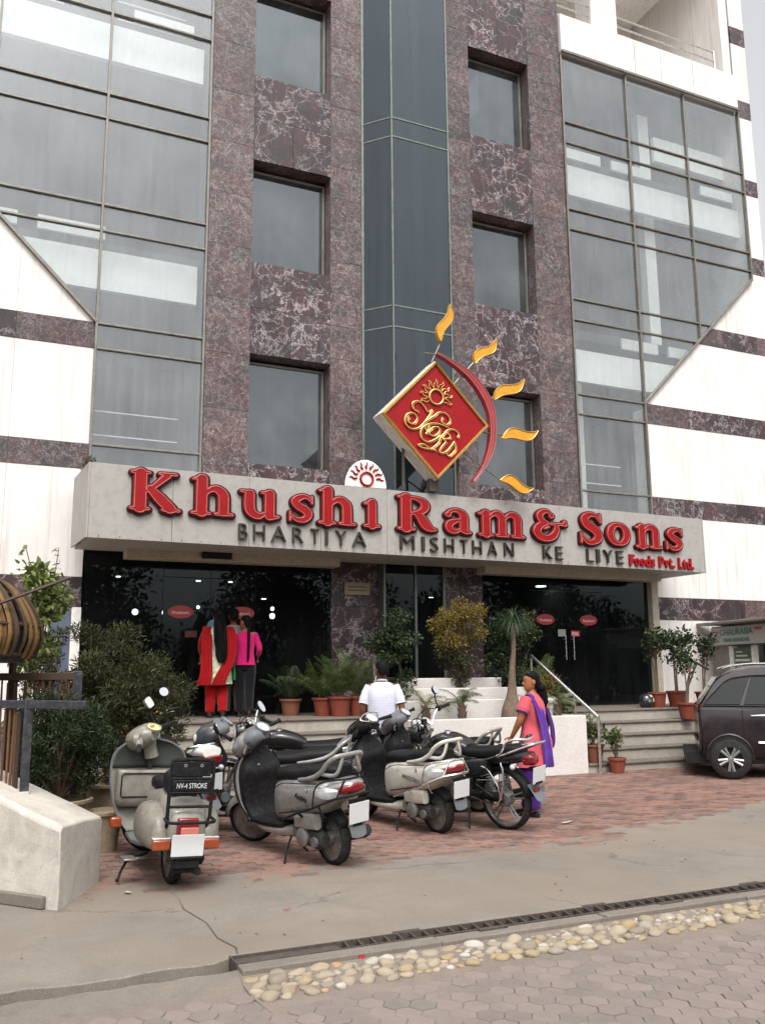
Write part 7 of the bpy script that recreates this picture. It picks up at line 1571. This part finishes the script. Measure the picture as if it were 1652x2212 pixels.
# man in white checked shirt -----------------------------------------
legs = [((.02,.10,.50),(0,.11,.085)), ((.06,-.09,.50),(.03,-.10,.085))]; arms = [((-.05,.245,1.11),(.06,.255,.87)), ((-.07,-.25,1.11),(.0,-.25,.87))]
P2, Hm = person('man in white checked short sleeved shirt and dark trousers walking behind the scooters', (4.66,10.25,.03), math.radians(62), 1.66, arms, legs, 'skind', .55, 1.1)
MT['shirt'] = cloth('white_checked_shirt', srgb(192,192,200), .8, srgb(170,172,200)); MT['dpant'] = cloth('dark_trousers', srgb(34,34,40))
m = MB(); ovloft(m, [(.92,0,0,.135,.185,2.5),(1.0,0,0,.14,.185,2.5),(1.15,0,0,.14,.19,2.5),(1.30,0,0,.125,.195,2.6),(1.39,-.005,0,.09,.16,2.4),(1.43,-.005,0,.065,.085,2.2)], .02, 6, 40, 6, 1.3); m.build('shirt', MT['shirt'], P2, smooth=60)
for s_, (el, wr) in zip((1,-1), arms): m = MB(); limb(m, [(0,s_*.155,1.375),(el[0]*.4,s_*.205,1.27),(el[0]*.8,s_*.232,1.16)], [.064,.066,.068], .02); m.build('sleeve', MT['shirt'], P2, smooth=60)
m = MB(); m.tube([(.05*math.cos(a)-.005, .058*math.sin(a), 1.445+.012*math.cos(a)*-1) for a in [2*PI*k/20 for k in range(20)]], .014, 6, closed=True); m.build('collar', MT['shirt'], P2)
pants(P2, legs, MT['dpant'], (.10,.088,.075)); shoes(P2, legs, MT['seat']); hair_cap(Hm, 1.515).build('hair', MT['hair'], P2, smooth=60)
# woman in red at the doors ------------------------------------------
legs = [((.02,.085,.50),(.0,.10,.085)), ((.03,-.085,.50),(-.10,-.085,.10))]; arms = [((.02,.25,1.12),(.14,.24,.95)), ((.02,-.25,1.12),(.14,-.22,.95))]
P3, Hm = person('woman with waist long black hair, red shawl and green printed tunic', (3.36,13.35,.9), math.radians(84), 1.60, arms, legs, 'skin', .1, 1.08)
MT['red'] = cloth('red_cotton', srgb(142,8,14)); MT['grn'] = cloth('green_cotton', srgb(20,120,72)); MT['prt'] = cloth('green_print', srgb(196,198,170), .85, None, srgb(40,130,56))
m = MB(); ovloft(m, [(.52,-.01,0,.17,.235,2.3),(.70,0,0,.165,.22,2.3),(.90,0,0,.15,.20,2.3),(1.06,0,0,.12,.165,2.3),(1.22,0,0,.13,.175,2.4),(1.34,0,0,.115,.175,2.5),(1.40,0,0,.08,.13,2.3),(1.43,0,0,.06,.075,2.1)], .03, 7, 40, 6, .2); m.build('tunic', MT['prt'], P3, smooth=60)
for s_, (el, wr) in zip((1,-1), arms): m = MB(); limb(m, [(0,s_*.16,1.385),(el[0]*.5,s_*.22,1.25),el,(wr[0]*.7,wr[1],1.02)], [.07,.07,.062,.05], .02); m.build('sleeve', MT['red'], P3, smooth=60)
pants(P3, legs, MT['red'], (.11,.10,.07), 0, .05); shoes(P3, legs, MT['seat'], .05)
for s_ in (1,-1):
    e = 0 if s_ > 0 else .15
    m = ribbon([(.10,s_*.13,1.16),(.06,s_*.15,1.34),(-.02,s_*.17,1.425),(-.11,s_*.19,1.30),(-.165,s_*.195,1.08),(-.185,s_*(.195-e*.3),.86),(-.205,s_*(.20-e),.66),(-.20,s_*(.24-e*1.7),.50)], [.05,.06,.07,.08,.085,.09,.10,.11], [(0,1,.0)]*8, 5, .014); m.build('shawl', MT['red'], P3, smooth=60, solid=.006)
m = ribbon([(-.03,-.25,.95),(-.05,-.255,.8),(-.06,-.26,.66),(-.06,-.26,.58)], [.02,.04,.06,.065], [(1,.2,0)]*4, 3, .008); m.build('side_flap', MT['grn'], P3, solid=.005)
m = hair_cap(Hm, 1.48); m.build('hair', MT['hair'], P3, smooth=60)
m = ribbon([(-.085,0,1.60),(-.125,0,1.48),(-.165,-.005,1.34),(-.185,-.015,1.16),(-.195,-.03,.98),(-.20,-.045,.86)], [.065,.08,.085,.088,.075,.03], [(0,1,0)]*6, 7, .012); m.build('long_hair', MT['hair'], P3, smooth=60, solid=.05)
# girl in pink top ----------------------------------------------------
legs = [((.03,.08,.50),(.0,.08,.085)), ((.0,-.08,.50),(-.12,-.085,.11))]; arms = [((.0,.24,1.12),(.15,.20,1.0)), ((-.02,-.24,1.12),(.13,-.21,1.0))]
P4, Hm = person('girl in bright pink long sleeved top with a long braid at the door', (3.80,13.40,.9), math.radians(72), 1.52, arms, legs, 'skin', .95, .96)
MT['hot'] = cloth('hot_pink_top', srgb(196,30,104)); MT['bpant'] = cloth('black_trousers', srgb(20,20,24))
m = MB(); ovloft(m, [(.86,0,0,.135,.175,2.4),(1.0,0,0,.12,.155,2.4),(1.10,0,0,.115,.15,2.4),(1.24,0,0,.12,.165,2.4),(1.34,0,0,.105,.165,2.5),(1.40,0,0,.075,.12,2.3),(1.43,0,0,.055,.07,2.1)], .018, 6, 36, 6, .9); m.build('top', MT['hot'], P4, smooth=60)
for s_, (el, wr) in zip((1,-1), arms): m = MB(); limb(m, [(0,s_*.15,1.38),(el[0]*.5,s_*.205,1.25),el,(wr[0]*.75,(wr[1]*.8+el[1]*.2),1.03)], [.058,.052,.047,.04], .02); m.build('sleeve', MT['hot'], P4, smooth=60)
pants(P4, legs, MT['bpant'], (.098,.085,.065)); shoes(P4, legs, MT['seat'], .05); hair_cap(Hm, 1.50).build('hair', MT['hair'], P4, smooth=60)
m = MB(); m.tube([tuple(Hm @ Vector((-.09,0,1.55))),(-.09,-.06,1.45),(-.125,-.06,1.33),(-.14,-.06,1.15),(-.145,-.055,.98),(-.14,-.05,.90)], [.03,.026,.026,.024,.022,.006], 10, sub=5); m.build('braid', MT['hair'], P4, smooth=60)
# man in grey shirt stepping in between the two -----------------------
legs = [((.03,.09,.50),(.05,.10,.085)), ((.02,-.09,.50),(-.10,-.10,.10))]; arms = [((.02,.26,1.12),(.16,.22,.98)), ((.02,-.26,1.12),(.16,-.2,.98))]
P5, Hm = person('man in pale grey shirt entering between the two women at the door', (3.68,13.66,.9), math.radians(86), 1.64, arms, legs, 'skind', 0, 1.04)
MT['gshirt'] = cloth('grey_shirt', srgb(150,142,146)); MT['bnpant'] = cloth('brown_grey_trousers', srgb(98,88,80))
m = MB(); ovloft(m, [(.90,0,0,.13,.18,2.5),(1.0,0,0,.135,.18,2.5),(1.15,0,0,.13,.18,2.5),(1.30,0,0,.12,.185,2.6),(1.39,0,0,.085,.155,2.4),(1.435,0,0,.06,.08,2.2)], .02, 6, 36, 6, .4); m.build('shirt', MT['gshirt'], P5, smooth=60)
for s_, (el, wr) in zip((1,-1), arms): m = MB(); limb(m, [(0,s_*.165,1.385),(el[0]*.5,s_*.22,1.27),(el[0],s_*.255,1.15)], [.07,.072,.072], .02); m.build('sleeve', MT['gshirt'], P5, smooth=60)
pants(P5, legs, MT['bnpant'], (.105,.092,.08)); shoes(P5, legs, MT['seat']); hair_cap(Hm, 1.515).build('hair', MT['hair'], P5, smooth=60)
for k_, v_ in dict(hair=.08, red=.1, purp=.12, purps=.12, pinkk=.12, hot=.12, dpant=.1, bpant=.08, bnpant=.1, gshirt=.1, skin=.25, skind=.25).items(): MT[k_].node_tree.nodes['Principled BSDF'].inputs['Specular IOR Level'].default_value = v_
# ================================================================== things behind the camera that the glass mirrors
rng = R_(99)
bl = []
for k in range(130):
    x = rng.uniform(-16, 34); bl.append((x, rng.uniform(-17, -12), rng.uniform(1.0, 6.0)+1.2*math.sin(x*.5), rng.uniform(1.0,1.8), rng.uniform(.8,1.2), rng.uniform(.9,1.5)))
tb = crown(rng, bl, 60000, .26, .18, MT['lf_dark'], None, 'tree_belt', .2, .05); tag(tb, kind='stuff')

# bits of litter on the ground
MT['paper'] = plain('paper_white', srgb(176,172,158), .8); MT['redbit'] = plain('wrapper_red', srgb(150,30,40), .5); MT['dryleaf'] = plain('dry_leaf', srgb(112,84,48), .8)
for k, (x, y, a, l, w, mt, nm, lb) in enumerate(((5.68,7.93,.4,.16,.05,'paper','paper_scrap','crumpled pale paper scrap on the red paving right of the woman'),(2.0,5.95,.3,.05,.012,'redbit','wrapper_scrap','tiny red wrapper shred on the concrete apron'),(2.02,4.74,1.0,.05,.03,'redbit','wrapper_scrap','red wrapper bit caught among the left cobbles'),(4.05,4.62,.2,.05,.03,'paper','paper_scrap','small white paper bit among the right cobbles'),(1.13,6.9,2.0,.05,.03,'paper','paper_scrap','white speck of paper beside the low wall corner'))):
    m = MB(); rr = random.Random(k); rows = []
    for i in range(5): rows.append([(l*(i/4-.5)+rr.uniform(-.004,.004), w*(j/2-.5)+rr.uniform(-.004,.004), .012+.008*rr.random()) for j in range(3)])
    m.loft(rows, cap=False, closed_u=False); o = m.build(nm, MT[mt], None, solid=.0015); o.location = (x, y, gz(y)+(0 if y > 5 else .02)); o.rotation_euler = (0,0,a); tag(o, lb, 'litter')
m = MB()
for k in range(40):
    x, y = random.uniform(.3, 6.5), random.uniform(5.4, 7.6); c, s_ = math.cos(k), math.sin(k); q = random.uniform(.4, 1); z = gz(y)+.003
    m.add([(x-.02*q*c,y-.02*q*s_,z),(x-.009*q*s_,y+.009*q*c,z+.005),(x+.022*q*c,y+.022*q*s_,z+.001),(x+.009*q*s_,y-.009*q*c,z+.004)], [(0,1,2,3)])
tag(m.build('leaf_litter', MT['dryleaf'], None, smooth=0), kind='stuff')
